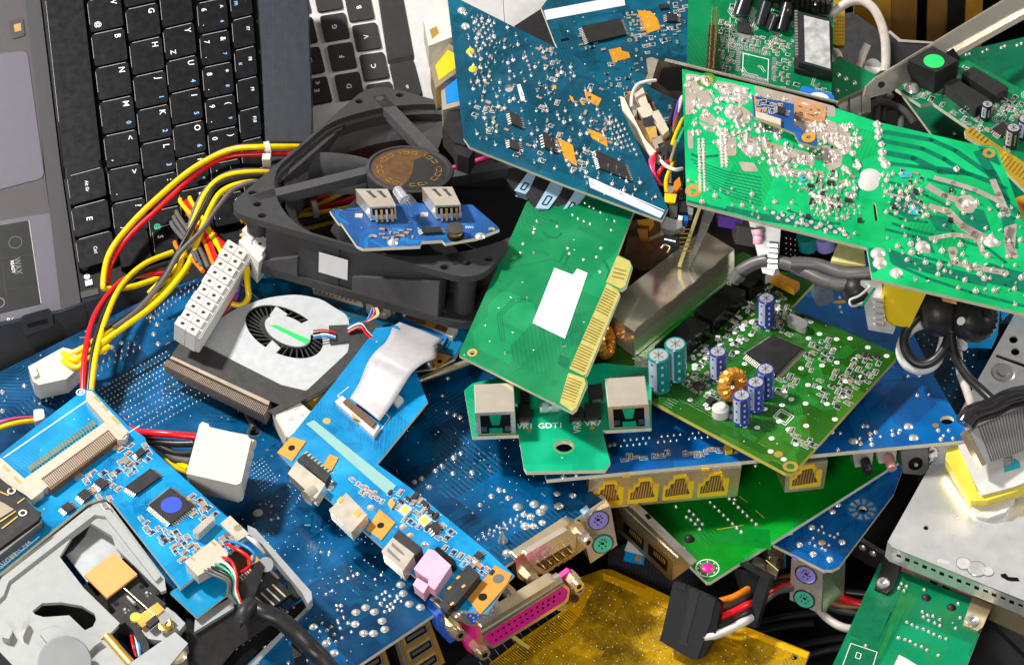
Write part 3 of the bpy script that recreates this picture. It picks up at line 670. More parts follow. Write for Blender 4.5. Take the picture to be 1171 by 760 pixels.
for k in range(5):
    vs=[];n1,n2=6,5
    for i in range(n1+1):
        for j in range(n2+1):
            r=1.8+(5.15-1.8)*i/n1; t=2*PI*k/5+.25+.3*i/n1+(.26+.04*i/n1)*j/n2; hh=-.5-1.5*(j/n2)+.25*math.sin(PI*j/n2)
            vs.append(fq(.5,.5)+(hp-fq(.5,.5))*(1-i/n1)+(FF.x*math.cos(t)+FF.y*math.sin(t))*r+FF.n*hh)
    mb.add(vs,[(i*(n2+1)+j,(i+1)*(n2+1)+j,(i+1)*(n2+1)+j+1,i*(n2+1)+j+1) for i in range(n1) for j in range(n2)],'fan_plastic',True)
mb.build('impeller',R)
mb=MB(); mb.add([fq(.385,-.012+.02,-.75),fq(.5,-.012+.02,-.75),fq(.5,.008,-1.75),fq(.385,.008,-1.75)],[(0,3,2,1)],'label'); 
mb.v=[v-FF.n.cross(fC.normalized())*0 for v in mb.v]
mb.v=[v-(fC.normalized())*.06 for v in mb.v]; mb.build('side_label',R)
# =================================================================== usb hub board on the fan
FU=Fr((380,243,9.15),(465,283,9.25),(560,255,9.3),xa=((415,284),(480,281)))
R=thing('usb_hub_board','small blue circuit board with two usb sockets resting on the black fan','circuit board',FU)
mb=MB(); ol=[(377,241),(381,239),(396,239.5),(398,237.5),(470,232),(540,234),(568,258),(571,262),(545,272),(509,278),(505,274.5),(482,276),(480,281),(415,284),(408,281),(390,255),(387,255)]
mb.plate(FU,ol,[[(426+5*math.cos(t/8*2*PI),270+2.4*math.sin(t/8*2*PI)) for t in range(8)],[(562+4*math.cos(t/8*2*PI),262+2.2*math.sin(t/8*2*PI)) for t in range(8)]],-.16,0,'pcb_usb','fr4_pale')
mb.text(FU,437,244,'GND',.18,'silk',-3); mb.text(FU,537,260,'SW1',.18,'silk',-3)
traces(mb,FU,ol,10,'pcb_bright',.02,.05,5,ln=(.3,1),nt=(2,4))
mb.build('board',R)
smds(R,FU,[(432,262),(470,262),(474,272),(440,274)],13,-5,('fer','cap','capg','res'),(.7,1.0),seed=4,gap=5)
for x,y in ((449,277),(549,270)):
    b=MB(); b.dome(FU.q(x,y),FU.n,.22,.12,'solder',10); b.build('solder_joint',R)
for q,fb in (([(406,216),(443,216),(453,235),(423,236.6)],0),([(482,214),(517,213.5),(527,234),(498,235)],1)):
    b=MB(); b.box(FU,q,.06,.78,'warmsteel'); 
    for u in (.3,.65): 
        a=[quad(q,u,.15),quad(q,u+.12,.15),quad(q,u+.2,.5),quad(q,u+.08,.5)]; b.flat(FU,a,.785,'steel_dark')
        a=[quad(q,u-.02,.1),quad(q,u+.14,.1),quad(q,u+.14,.16),quad(q,u-.02,.16)]; b.flat(FU,a,.787,'steel_dark')
    o=b.build('usb_socket',R,bev=.05)
    # front mouth: pale plastic tongue with four gold contacts
    a,bq=q[3],q[2]; A=FU.q(*a,.78); B=FU.q(*bq,.78); e=(B-A); f=FU.n.cross(e.normalized()); 
    if f.dot(CDIR)>0: f=-f
    t=MB()
    def fp(u,v,d): return A+e*u-FU.n*v+f*d
    t.prism([fp(.08,.1,.01),fp(.92,.1,.01),fp(.92,.42,.01),fp(.08,.42,.01)],[fp(.08,.1,.04),fp(.92,.1,.04),fp(.92,.42,.04),fp(.08,.42,.04)],'black')
    t.build('socket_mouth',o)
    t=MB()
    for k in range(4):
        u=.18+k*.2; t.prism([fp(u,.14,.04),fp(u+.09,.14,.04),fp(u+.09,.72,.04),fp(u,.72,.04)],[fp(u,.14,.07),fp(u+.09,.14,.07),fp(u+.09,.72,.14),fp(u,.72,.14)],'goldpad' if k%2 else 'warmsteel')
    t.build('contacts',o)
    t=MB()
    for x in (-.55,.55): 
        mm=FU.at((q[0][0]+q[2][0])/2+x*35,(q[2][1]+q[3][1])/2+11,0); t.obox(mm,.3,.25,.003,.02,'warmsteel')
    t.build('mounting_tab',o)
b=MB(); p0=P(454,217,10.4); p1=P(463,229,10.3); d=(p1-p0).normalized(); b.lathe(p0,d,[(.01,-.12),(.14,-.08),(.21,0),(.22,.55),(.25,.56),(.25,.62),(.2,.62),(.01,.6)],'led',18); o=b.build('led',R,label='clear round led')
b=MB(); b.tube([p1,P(466,236,10.0),FU.q(466,247)],.025,'tin',5); b.tube([p1+CRT*.1,P(470,236,10.0),FU.q(471,247)],.025,'tin',5); b.build('lead',o)
chip(R,FU,[(481,260),(503,259),(506,265),(484,266)],.14,2,8)
b=MB(); p=FU.q(521,270); b.lathe(p,FU.n,[(.34,0),(.34,.08),(.2,.1)],'black',16); b.lathe(p,FU.n,[(.26,.08),(.3,.2),(.26,.36)],'copper',16); b.lathe(p,FU.n,[(.2,.34),(.34,.36),(.34,.46),(.01,.47)],'steel_dark',16); b.build('coil',R)
# =================================================================== power cable bundle with the 20-pin plug
R=thing('power_cable','bundle of yellow, red and black supply wires ending in a long white plug','cable',at=P(240,330,5))
def W(pts,m,r=.115): return wire(R,pts,r,m)
W([(350,168,6.1),(300,168,6.6),(262,172,6.4),(222,192,6.0),(185,222,5.5),(150,256,5.0),(125,290,4.6),(118,325,4.4),(124,330,4.2),(150,328,4.0),(190,315,4.0)],'yellow',.13)
W([(350,176,6.0),(300,176,6.2),(258,180,6.1),(222,201,5.7),(182,238,5.2),(148,270,4.7),(128,300,4.3),(122,325,4.2)],'red',.12)
W([(350,164,6.0),(290,165,6.3),(250,174,6.0),(215,196,5.6)],'wblack',.10)
W([(190,312,4.4),(150,316,4.6),(128,332,4.8),(108,362,5.0),(98,400,5.2),(95,440,5.0),(95,470,4.6)],'red',.13)
W([(215,295,4.6),(170,308,4.7),(145,322,4.9),(122,352,5.1),(108,392,5.2),(102,435,5.0),(100,470,4.6)],'wblack',.12)
W([(198,288,4.9),(165,302,4.9),(140,325,5.1),(124,356,5.3),(112,395,5.3),(106,432,5.1),(103,470,4.6)],'yellow',.12)
W([(330,200,6.2),(290,197,6.8),(255,203,6.8),(235,222,6.6),(222,252,6.2),(210,290,5.8),(195,325,5.4),(160,355,5.2),(125,378,5.2),(95,398,5.0),(76,406,4.8)],'yellow',.135)
W([(330,206,6.3),(285,208,6.8),(255,218,6.7),(240,240,6.5),(226,275,6.1),(212,308,5.7),(180,345,5.5),(140,375,5.4),(105,400,5.1),(80,415,4.8)],'yellow',.135)
W([(330,203,6.6),(280,202,7.0),(248,212,6.9),(232,238,6.6),(214,270,6.2),(196,302,5.8),(172,338,5.6),(148,358,5.4),(118,378,5.3)],'wblack',.115)
W([(330,215,6.4),(295,208,7.1),(268,216,7.0),(250,236,6.8),(232,262,6.5),(205,290,6.1),(188,318,5.8),(160,352,5.6),(130,375,5.5)],'wgrey',.11)
W([(330,196,6.0),(270,196,6.5),(240,212,6.4),(222,240,6.1),(215,268,5.8)],'wgrey',.10)
# wires running up behind the long plug
for i,(c,x0,y0,x1,y1) in enumerate((('orange',213,240,245,305),('red',217,238,249,300),('yellow',221,234,256,296),('yellow',210,236,262,300),('red',224,246,262,292),('wgrey',206,250,238,306),('wgrey',203,256,230,305),('wblack',209,262,245,312),('orange',204,285,232,310),('red',228,260,268,290),('wgrey',200,262,226,300),('brownwire',236,268,270,300))):
    W([(x0-4,y0-8,5.4),(x0,y0,5.6),((x0+x1)/2+3,(y0+y1)/2,5.9),(x1,y1,6.1)],c,.10)
W([(282,305,6.4),(283,325,6.0),(284,340,5.6),(276,349,5.4),(262,346,5.5)],'yellow',.13)
W([(275,312,6.3),(272,330,5.8),(268,345,5.4),(255,362,5.1),(246,378,5.0)],'purple',.11)
W([(268,335,5.8),(262,345,5.6),(252,360,5.3)],'red',.13); W([(262,350,5.4),(250,365,5.2),(243,380,5.1)],'orange',.1)
W([(215,310,5.0),(190,322,4.8),(170,335,4.7),(205,302,5.2)],'yellow',.1)
# wires seen through the fan
for i,(c,x0,y0,x1,y1,z) in enumerate((('yellow',300,262,450,188,4.4),('red',305,248,400,205,4.6),('yellow',300,245,395,238,4.7),('wblack',305,262,400,240,4.6),('red',310,255,470,200,4.3),('orange',300,238,380,212,4.4),('yellow',305,268,420,240,4.2),('red',310,238,360,228,4.8),('yellow',360,172,500,160,4.6),('red',355,190,480,170,4.5),('wgrey',300,258,440,235,4.4),('pinkwire',460,205,600,165,5.6))):
    W([(x0-25,y0+8,z-.2),(x0,y0,z),((x0+x1)/2,(y0+y1)/2+4,z+.1),(x1,y1,z),(x1+25,y1-8,z-.3)],c,.12)
# cable ties
for x,y,a,z in ((306,173,90,6.3),(360,240,60,5.0)):
    b=MB(); m=Matrix.Translation(P(x,y,z)); 
    b.cyl(P(x-3,y,z),P(x+3,y-1,z),.42,.42,'nylon',12); b.build('cable_tie',R)
b=MB(); b.obox(Matrix.Translation(P(305,184,6.5)),.35,.4,-.2,.25,'nylon'); b.build('cable_tie',R,bev=.04)
# long plug
FA=Fr((200,372,6.9),(263,273,6.9),(226,388,6.75),xa=((200,372),(263,273)))
q=[(200,371),(262,274),(287,290),(227,387)]
b=MB()
b.box(FA,[quad(q,0,0),quad(q,1,0),quad(q,1,1),quad(q,0,1)],-.95,-.12,'white_plastic')
for i in range(10):
    for j in range(2):
        u0,u1=i/10+.006,(i+1)/10-.006; v0=j*.43+.01; v1=v0+.41
        off=.05 if (i%3!=1 and j==0) else 0
        b.box(FA,[quad(q,u0,v0-off),quad(q,u1,v0-off),quad(q,u1,v1),quad(q,u0,v1)],-.95,0,'white_plastic')
b.box(FA,[quad(q,0,.88),quad(q,1,.88),quad(q,1,1.06),quad(q,0,1.06)],-.95,-.16,'white_plastic')
o=b.build('plug',R,bev=.02)
t=MB()
for i in range(10):
    for j in range(2):
        c=quad(q,(i+.5)/10,j*.43+.21); m=FA.at(c[0],c[1],57,0); t.obox(m,.15,.15,.0,.006,'brown'); t.obox(m,.06,.06,.006,.012,'black')
t.build('contacts',o)
q=[(276,262),(289,250),(313,272),(300,290)]
b=MB()
for i in range(2):
    for j in range(2): b.box(FA,[quad(q,i*.5+.02,j*.5+.02),quad(q,i*.5+.48,j*.5+.02),quad(q,i*.5+.48,j*.5+.48),quad(q,i*.5+.02,j*.5+.48)],-1.1,.3,'white_plastic')
b.box(FA,[(273,275),(283,268),(304,291),(296,300)],-1.2,.05,'white_plastic')
o=b.build('plug',R,bev=.03); t=MB()
for i in range(2):
    for j in range(2):
        c=quad(q,i*.5+.25,j*.5+.25); m=FA.at(c[0],c[1],45,.3); t.obox(m,.14,.14,.0,.006,'brown')
t.build('contacts',o)
# cpu power plug on the left
FC=Fr((35,420,4.9),(90,400,4.9),(45,440,4.8),xa=((40,430),(90,408)))
b=MB(); b.box(FC,[(32,419),(72,397),(92,402),(93,418),(76,433),(44,440),(38,436)],-.9,0,'nylon'); b.box(FC,[(74,400),(90,406),(88,412),(72,408)],-.5,.05,'ivory'); b.box(FC,[(34,421),(40,418),(44,428),(38,431)],-.6,.12,'nylon'); b.build('plug',R,bev=.06)
for a,bb,c in (((85,412,5.1),(0,0,0),'yellow'),((88,420,5.0),(0,0,0),'yellow')):
    W([(72,a[1]-8,4.9),a,(100,a[1]-9,5.1),(125,a[1]-24,5.1)],c,.13)
# =================================================================== large blue motherboard, solder side up
FM=Fr((0,440,3.4),(690,570,4.6),(400,760,4.6),xa=((400,760),(690,570)))
R=thing('motherboard','large dark blue motherboard, solder side up, with magenta printer port at its lower edge','motherboard',FM)
mbo=[(-30,440),(190,330),(330,285),(470,380),(640,470),(672,560),(690,571),(398,768),(380,790),(-30,860)]
mb=MB()
def circ(x,y,r,k=.8,n=10): return [(x+r*math.cos(2*PI*i/n),y+r*k*math.sin(2*PI*i/n)) for i in range(n)]
mb.plate(FM,mbo,[circ(291,493,7)],-.16,0,'pcb_mb','fr4_pale')
vis=[(0,430),(190,335),(330,460),(500,480),(640,470),(690,571),(400,762),(230,760),(300,560),(180,470),(100,440),(0,470)]
traces(mb,FM,vis,30,'mask_blue',.018,.05,11,ln=(1,4),nt=(4,10))
traces(mb,FM,[(300,560),(560,480),(690,570),(400,760)],30,'mask_blue',.022,.06,12,ln=(.6,2.5),nt=(2,6))
traces(mb,FM,[(230,430),(330,470),(320,540),(200,500)],14,'mask_blue',.016,.045,3,ln=(1,3),nt=(8,14))
traces(mb,FM,vis,50,'mask_blue',.016,.045,77,ln=(.3,1.6),nt=(2,5),via='tin')
mb.build('board',R)
mb=MB()
dots(mb,FM,[(x+2,y) for x,y in grid((111,446),(188,402),(124,463),20,5)],.045,.06,seg=6)
dots(mb,FM,grid((132,468),(232,412),(160,496),24,6),.045,.06,seg=6)
dots(mb,FM,grid((40,458),(154,394),(46,462),17,2),.06,.09,seg=6,pin=.16)
dots(mb,FM,grid((168,364),(222,322),(172,368),12,2),.05,.09,seg=6,pin=.14)
dots(mb,FM,[(172,362),(180,371),(176,382),(181,393),(139,392),(128,397),(120,403),(3,448),(3,470),(28,441),(43,437)],.11,.1,seg=8,pin=.12)
mb.build('pin_rows',R)['kind']='stuff'
big=[(407,699.5),(406,713),(418,694),(428,699),(437,709.5),(440,719),(416,723.5),(427,723.5),(373,735),(382,746),(358,716),(468,690),(481,693.5),(461,678),(458,668),(496,685),(295,586),(575,618)]
for i,(x,y) in enumerate(big):
    b=MB(); r=.17 if i<16 else .2; b.dome(FM.q(x,y),FM.n,r,r*.55,'solder' if x!=295 else 'nylon',12)
    if x==575: b.cyl(FM.q(x,y),FM.up(x,y,.5),.2,.03,'tin',12)
    b.build('solder_joint' if x!=295 else 'standoff',R)
mb=MB()
cl=[(431,683),(437,679),(441,676.5),(446,681),(440,685),(435,690),(443,693),(447,690),(452,687),(455,683.5),(459,687),(450,694),(446,697),(440,699),(454,681),(385,692),(391,698),(393,705),(386,709),(398,712),(379,716),(387,712),(368,712),(374,720),(382,725),(389,718),(402,722),(355,718),(366,722),(376,730),(384,733),(391,729),(386,697),(390,692),(391,664),(398,661),(404,658),(409,656),(373,679),(380,675),(429,662),(436,657),(320,670),(310,594),(318,592),(376,634),(377,631),(367,631)]
dots(mb,FM,[p for p in cl if p[0]>325 or p[1]<600],.075,.08,seg=7,jit=.2)
dots(mb,FM,[(504,619),(512,432),(506,452),(511,471),(520,474),(526,477),(519,523),(527,518),(505,532),(498,538),(482,547),(474,551),(491,557),(518,541),(540,540),(562,567),(571,560),(581,569),(577,561),(549,577)],.11,.09,seg=8,jit=.25,pin=.1)
dots(mb,FM,grid((547,617),(590,594),(560,625),8,1),.07,.1,seg=7,pin=.1); dots(mb,FM,grid((552,610),(600,586),(556,617),7,2),.06,.1,seg=7,pin=.1)
dots(mb,FM,[(637,564),(639,578),(655,566),(611,576),(592,579),(599,588),(607,590),(618,585),(601,601),(622,580),(610,601),(620,597),(580,632)],.17,.11,seg=9,jit=.2)
dots(mb,FM,grid((293,731),(323,710),(303,740),5,3),.08,.12,seg=7,pin=.1); dots(mb,FM,[(337,748),(350,755),(330,757),(346,738)],.09,.08)
mb.build('solder_points',R)['kind']='stuff'
mb=MB(); dots(mb,FM,grid((283,536),(300,524),(300,560),7,8)+grid((340,572),(352,552),(345,578),8,1)+grid((322,578),(338,560),(330,585),6,2)+grid((200,560),(215,548),(212,570),4,3),.03,.02,seg=5)
dots(mb,FM,scat([(310,570),(420,600),(480,660),(300,700),(260,600)],90,3,6)+scat([(530,470),(640,480),(650,540),(540,590),(480,560)],60,4,8)+scat([(0,440),(190,340),(330,300),(330,470),(640,480),(680,560),(400,755),(0,755)],150,9,9),.03,.03,seg=5)
mb.build('vias',R)['kind']='stuff'
mb=MB(); mb.add([V3((0,0,0)),V3((.001,0,0)),V3((0,.001,0))],[(0,1,2)],'black')
b=MB(); p=FM.q(262,470); b.tube([FM.up(276,462,.04),FM.up(291,490,.05)],.13,'wgrey',8,1); b.ring(FM,291,493,.24,.32,.01,'steel_dark'); b.build('mark',R)
# ---- ports hanging below its front edge
FP=Fr((452,731,4.5),(690,575,4.5),(466,779,2.1))
def usbface(q,n,nm='usb_socket',lab=None):
    b=MB(); b.box(FP,q,-1.6,0,'goldpad','brass'); 
    o=b.build(nm,R,bev=.03,label=lab)
    for k in range(n):
        v0=(k+.12)/n; v1=(k+.72)/n; t=MB(); s=[quad(q,.16,v0),quad(q,.86,v0),quad(q,.86,v1),quad(q,.16,v1)]
        t.box(FP,s,0,.05,'tin'); s2=[quad(s,.05,.12),quad(s,.95,.12),quad(s,.95,.85),quad(s,.05,.85)]; t.box(FP,s2,.04,.055,'black'); s3=[quad(s,.12,.3),quad(s,.88,.3),quad(s,.88,.62),quad(s,.12,.62)]; t.box(FP,s3,.05,.07,'wgrey'); t.build('slot',o)
    t=MB(); t.strip(FP,lerp(q[0],q[3],-.0),q[3],.12,.03,'tin'); t.strip(FP,q[0],q[1],.12,.03,'tin'); t.build('shell_rim',o)
usbface([(455,729),(491,707.5),(509,757),(471,783)],3,lab='stacked usb sockets with a gold front')
usbface([(400,765),(440,741),(452,780),(410,806)],2,lab='stacked usb sockets with a gold front')
b=MB(); b.box(FP,[(441,739),(452,733),(466,780),(452,790)],-1.2,-.4,'black'); b.build('gap_filler',R)
# connector shells
def dsub(R,F,q,shell,face,pins,dep=.5,lift=.0,inner='tin',nm='serial_port',rows=2,np=5,male=False,lab=None):
    b=MB(); qq=rnd(q,4,4); b.box(F,qq,-.3,dep,shell)
    o=b.build(nm,R,bev=.04,label=lab); t=MB()
    c=quad(q,.5,.5); qi=rnd([lerp(c,p,.86) for p in q],4,4)
    t.box(F,qi,dep,dep+(.02 if male else .03),face); t.build('face',o)
    t=MB(); q3=[lerp(c,p,.74) for p in q]
    for j in range(rows):
        for i in range(np-(j%2)):
            x,y=quad(q3,(i+.5+(j%2)*.5)/np,(j+.5)/rows)
            p=F.q(x,y,dep+.03)
            if male: t.cyl(p,p+F.n*.25,.045,.03,'gold',6)
            else: t.cyl(p,p+F.n*.012,.05,.05,pins,6)
    t.build('pins',o); return o
def post(R,F,x,y,r=.24,l=.55,m='brass'):
    b=MB(); p=F.q(x,y); b.cyl(p-F.n*.3,p+F.n*l*.55,r*1.15,r*1.15,m,6,smooth=False); b.cyl(p+F.n*l*.55,p+F.n*l,r,r*.9,m,14); o=b.build('hex_post',R,bev=.02); t=MB()
    t.lathe(p,F.n,[(r*.45,l+.004),(.01,l+.004)],'black',10); t.build('thread',o); return o
FD=Fr((530,715,4.2),(650,655,4.2),(545,745,2.6))
b=MB(); b.box(FD,[(526,724),(536,714),(552,716),(600,690),(636,664),(652,652),(662,657),(662,668),(600,702),(545,750),(535,744)],-.35,-.12,'magenta'); o=b.build('printer_port',R,bev=.04,label='long magenta printer port with brass screws')
PRT=o
b=MB(); b.box(FD,rnd([(549,716),(636,663),(652,672),(650,688),(563,742),(553,736)],4),-.2,.35,'brass'); b.build('shell',o,bev=.05)
b=MB(); b.box(FD,rnd([(553,722),(640,669),(650,674),(647,686),(564,738),(556,733)],4),.35,.37,'magenta'); b.build('face',o)
b=MB(); F=FD
for j in range(2):
    for i in range(13-j):
        x,y=lerp((563+j*4,725+j*6),(640+j*2-j*3,678+j*5),(i)/12.); p=FD.q(x,y,.375); b.cyl(p,p+FD.n*.01,.055,.055,'black',6)
b.build('contacts',o)
b=MB(); b.cyl(FD.q(547,720,.1),FD.q(640,662,.1),.3,.3,'tin_warm',18); b.build('shell_rim',o)
post(o,FD,545,738,.27,.6); post(o,FD,654,662,.25,.5)
# vga port just behind
FV=Fr((500,715,4.4),(580,672,4.4),(515,745,2.9))
b=MB(); b.box(FV,[(500,705),(508,699),(528,728),(514,735),(503,722)],-1.0,-.05,'vga_blue'); o=b.build('monitor_port',R,bev=.03,label='blue monitor port')
b=MB(); b.box(FV,rnd([(527,700),(560,682),(571,686),(568,700),(540,716),(530,712)],3),-.2,.3,'tin'); b.build('shell',o,bev=.03)
b=MB(); q=[(533,703),(562,687),(569,699),(540,714)]; b.box(FV,rnd(q,3),.3,.33,'vga_blue'); b.build('face',o)
b=MB()
for j in range(3):
    for i in range(5):
        x,y=quad(q,.12+i*.18+.05*(j%2),.2+j*.28); p=FV.q(x,y,.33); b.cyl(p,p+FV.n*.012,.05,.05,'pale_band',6)
b.build('contacts',o); post(o,FV,516,716,.25,.65); post(o,FV,582,677,.22,.35)
b=MB(); b.box(FV,[(506,697),(519,690),(532,712),(522,722),(510,714)],-.6,.05,'brass'); b.build('bracket',o,bev=.02)
# nine pin serial
FS9=Fr((590,640,4.6),(665,598,4.6),(598,662,3.4))
b=MB(); b.box(FS9,rnd([(589,638),(652,597),(668,600),(672,625),(650,640),(600,665),(592,660)],3),-.4,0,'brass'); o=b.build('serial_port',R,bev=.03,label='nine pin serial port with gold pins')
b=MB(); q=[(607,640),(656,612),(656,632),(623,658)]; b.box(FS9,rnd([(600,634),(650,605),(659,612),(658,630),(622,658),(612,650)],3),0,.25,'warmsteel'); b.build('shell',o,bev=.05)
b=MB(); q=[(612,645),(652,622),(655,632),(624,652)]; b.box(FS9,rnd(q,3),.25,.26,'steel_dark'); b.build('face',o)
b=MB()
for j in range(2):
    for i in range(5-j):
        x,y=quad(q,.1+i*.2+.1*j,.25+j*.45); p=FS9.q(x,y,.26); b.cyl(p,p+FS9.n*.3,.045,.03,'gold',6)
b.build('pins',o)
for x,y in ((622,632),(633,625),(642,620)):
    b=MB(); b.obox(FS9.at(x,y,30,.25),.2,.12,-.02,.05,'warmsteel'); b.build('dimple',o)
post(o,FS9,604,657,.26,.5,'warmsteel'); post(o,FS9,653,664,.27,.6,'warmsteel'); post(o,FS9,664,612,.25,.5,'warmsteel')
# keyboard and mouse sockets
FPS=Fr((663,588,4.6),(700,580,4.6),(675,644,2.4))
b=MB(); b.box(FPS,[(662,591),(698,578),(706,623),(675,644)],-1.2,0,'warmsteel'); o=b.build('round_socket_pair',R,bev=.03)
def din(o,F,x,y,m,r=.36):
    b=MB(); p=F.q(x,y); b.lathe(p,F.n,[(r*1.15,0),(r*1.15,.05),(r,.06),(r*.95,.02),(.01,.02)],m,22,mats=['steel_dark','steel_dark',m,m]); s=b.build('socket',o); b=MB()
    for k,(u,v) in enumerate(((-.5,.3),(-.5,-.3),(.5,.3),(.5,-.3),(-.2,.6),(.2,.6),(0,-.65))): 
        q=p+F.x*u*r*.7+F.y*v*r*.8+F.n*.025; b.cyl(q,q+F.n*.01,.035,.035,'black',6)
    b.obox(F.at(x,y,70,.025),.1,.14,0,.01,'black'); b.build('contacts',s)
din(o,FPS,684,594,'din_purple',.38); din(o,FPS,689,621,'din_green',.38)
b=MB(); b.box(FM,[(663,583),(671,577),(674,582),(668,588)],-.1,.06,'audio_blue'); b.build('clip',o)
# small standing pin header and black box at the bottom
b=MB(); b.box(FM,[(333,735),(347,731),(349,747),(336,752)],0,.9,'chip'); o=b.build('pin_header',R,bev=.02)
# =================================================================== laptop mainboard strip under the blower
FT=Fr((330,330,5.0),(530,385,5.3),(340,350,5.0),xa=((330,325),(520,372)))
R=thing('laptop_mainboard','narrow teal laptop board poking out below the front of the black fan','circuit board',FT)
ol=[(270,318),(330,318),(420,335),(530,362),(541,372),(520,410),(500,420),(470,425),(440,380),(420,372),(370,368),(300,345)]
mb=MB(); mb.plate(FT,ol,[],-.12,0,'pcb_teal','fr4'); traces(mb,FT,ol,26,'pcb_bright',.025,.06,7,ln=(.3,1.2)); mb.build('board',R)
mb=MB(); mb.box(FT,[(357,328),(412,343),(415,348),(358,333)],0,.18,'ivory','ivory'); o=mb.build('flex_connector',R,bev=.02); t=MB()
for k in range(20): x=361+k*2.5; y=332.5+k*.66; t.obox(FT.at(x,y,-15,.18),.045,.12,0,.01,'goldpad' if k%2 else 'black')
t.build('contacts',o)
mb=MB(); mb.box(FT,[(418,349),(424,342),(443,345),(447,352),(440,358),(424,356)],0,.4,'ivory'); mb.build('wire_plug',R,bev=.04)
for k,(c,d) in enumerate((('pinkwire',0),('yellow',2),('wblue',-2),('audio_pink',3))): W2=wire(R,[(428+d,352,5.9),(427+d*2,360,5.8),(420+d,367,5.7),(408+d*2,372+d,5.9),(400+d,374,5.9)],.045,c)
smds(R,FT,[(448,350),(500,355),(520,370),(470,362)],18,-18,('res','cap','capg'),(.7,1.1),seed=9,gap=4)
chip(R,FT,[(452,352),(462,354),(462,359),(452,357)],.12,2,3); chip(R,FT,[(478,355),(492,358),(492,364),(478,361)],.1,0)
q=[(466,357),(521,377),(516,385),(461,366)]
mb=MB(); mb.box(FT,[(460,358),(467,354),(524,376),(517,386)],0,.2,'white_plastic'); mb.box(FT,[quad(q,.0,.1),quad(q,.85,.1),quad(q,.85,.7),quad(q,0,.7)],.2,.24,'brown'); mb.box(FT,[quad(q,.42,.02),quad(q,.62,.02),quad(q,.62,.8),quad(q,.42,.8)],.24,.26,'goldpad'); o=mb.build('ribbon_connector',R,bev=.02)
mb=MB(); mb.box(FT,[(455,369),(462,364),(512,384),(506,394)],.02,.12,'portblue','white_plastic'); mb.build('ribbon_end',R)
mb=MB(); mb.box(FT,[(480,410),(495,401),(516,407),(500,421)],0,.06,'orange_pad'); mb.disc(FT,503,413,.1,.065,'black',10); mb.build('copper_pad',R)
# =================================================================== blower
FB=Fr((200,400,5.1),(430,370,5.9),(330,470,5.3),xa=((200,400),(320,455)))
R=thing('laptop_blower','flat white laptop blower with a green strip and a finned heat sink','laptop fan',FB)
out=[(226,400),(241,372),(268,353),(305,340),(340,336),(368,342),(383,352),(397,360),(400,372),(399,405),(372,433),(345,452),(320,448)]
c=(325,379); cr=lambda rx,ry,n=40: [(c[0]+rx*math.cos(2*PI*i/n)+.12*rx*math.sin(2*PI*i/n),c[1]+ry*math.sin(2*PI*i/n)+.22*rx*math.cos(2*PI*i/n)) for i in range(n)]
out=rnd(out,14,5)
mb=MB(); mb.plate(FB,out,[cr(44,29)],-.06,0,'blower_white','grey_plastic'); mb.box(FB,out,-.9,-.75,'grey_plastic')
bo=[FB.q(x,y,0) for x,y in out]; n=len(bo); mb.add(bo+[p-FB.n*.8 for p in bo],[(i,n+i,n+(i+1)%n,(i+1)%n) for i in range(n)],'grey_plastic')
mb.build('housing',R)
mb=MB()
inner,outer=cr(22,14,32),cr(46,31,32)
for i in range(32):
    a=inner[i]; b2=outer[(i+2)%32]; A=FB.q(*a,-.12); B=FB.q(*b2,-.12); d=FB.n.cross((B-A).normalized())*.03
    mb.prism([A-d-FB.n*.5,B-d-FB.n*.5,B+d-FB.n*.5,A+d-FB.n*.5],[A-d,B-d,B+d,A+d],'chip')
mb.box(FB,cr(28,18.5),-.6,-.14,'chip'); mb.build('impeller',R)
mb=MB(); mb.box(FB,[(x+4,y-1) for x,y in cr(26,17)],-.08,.01,'blower_white'); mb.build('hub_plate',R)
for a0,a1 in (((348,377),(367,369)),((316,393),(305,405)),((325,364),(312,355))):
    mb=MB(); dx,dy=(a1[1]-a0[1])*.4,-(a1[0]-a0[0])*.4; mb.box(FB,[(a0[0]-dx,a0[1]-dy),(a1[0]-dx,a1[1]-dy),(a1[0]+dx,a1[1]+dy),(a0[0]+dx,a0[1]+dy)],-.07,-.004,'blower_white'); mb.build('spoke',R)
mb=MB(); mb.box(FB,[(309,372),(315,371),(354,388),(350,393)],.012,.03,'gel_green'); mb.build('green_strip',R)
mb=MB(); mb.box(FB,[(206,391),(235,396),(322,440),(352,447),(330,466),(311,459),(196,406)],.01,.06,'tape')
mb.box(FB,[(306,470),(352,445),(398,402),(401,375),(425,366),(443,377),(420,404),(372,444),(318,472),(314,474)],.05,.09,'tape'); mb.build('black_tape',R)
mb=MB(); hs=[(191,412),(197,406),(309,461),(303,472)]
mb.box(FB,[(187,416),(192,411),(306,464),(301,474)],-.7,-.55,'tape')
for k in range(64):
    u=k/63; a=lerp((192,411),(306,465),u); bq=lerp((187,417),(301,474),u)
    A=FB.q(*a,0);B=FB.q(*bq,0); d=FB.n.cross((B-A).normalized())*.012
    mb.prism([A-d-FB.n*.6,B-d-FB.n*.6,B+d-FB.n*.6,A+d-FB.n*.6],[A-d,B-d,B+d,A+d],'fin')
mb.box(FB,[(194,409),(199,405),(309,457),(307,463)],-.6,.02,'fin'); mb.build('heat_sink',R,label='row of thin copper brown fins')
mb=MB(); mb.box(FB,[(376,372),(400,371),(401,390),(377,393)],.05,.1,'tape'); mb.build('tape_patch',R)
for k,cc in enumerate(('red','wblack','wwhite','wblue')): wire(R,[(358,378+k*3,5.95),(372,377+k*2.6,5.95),(384,381+k*2,5.9)],.035,cc)
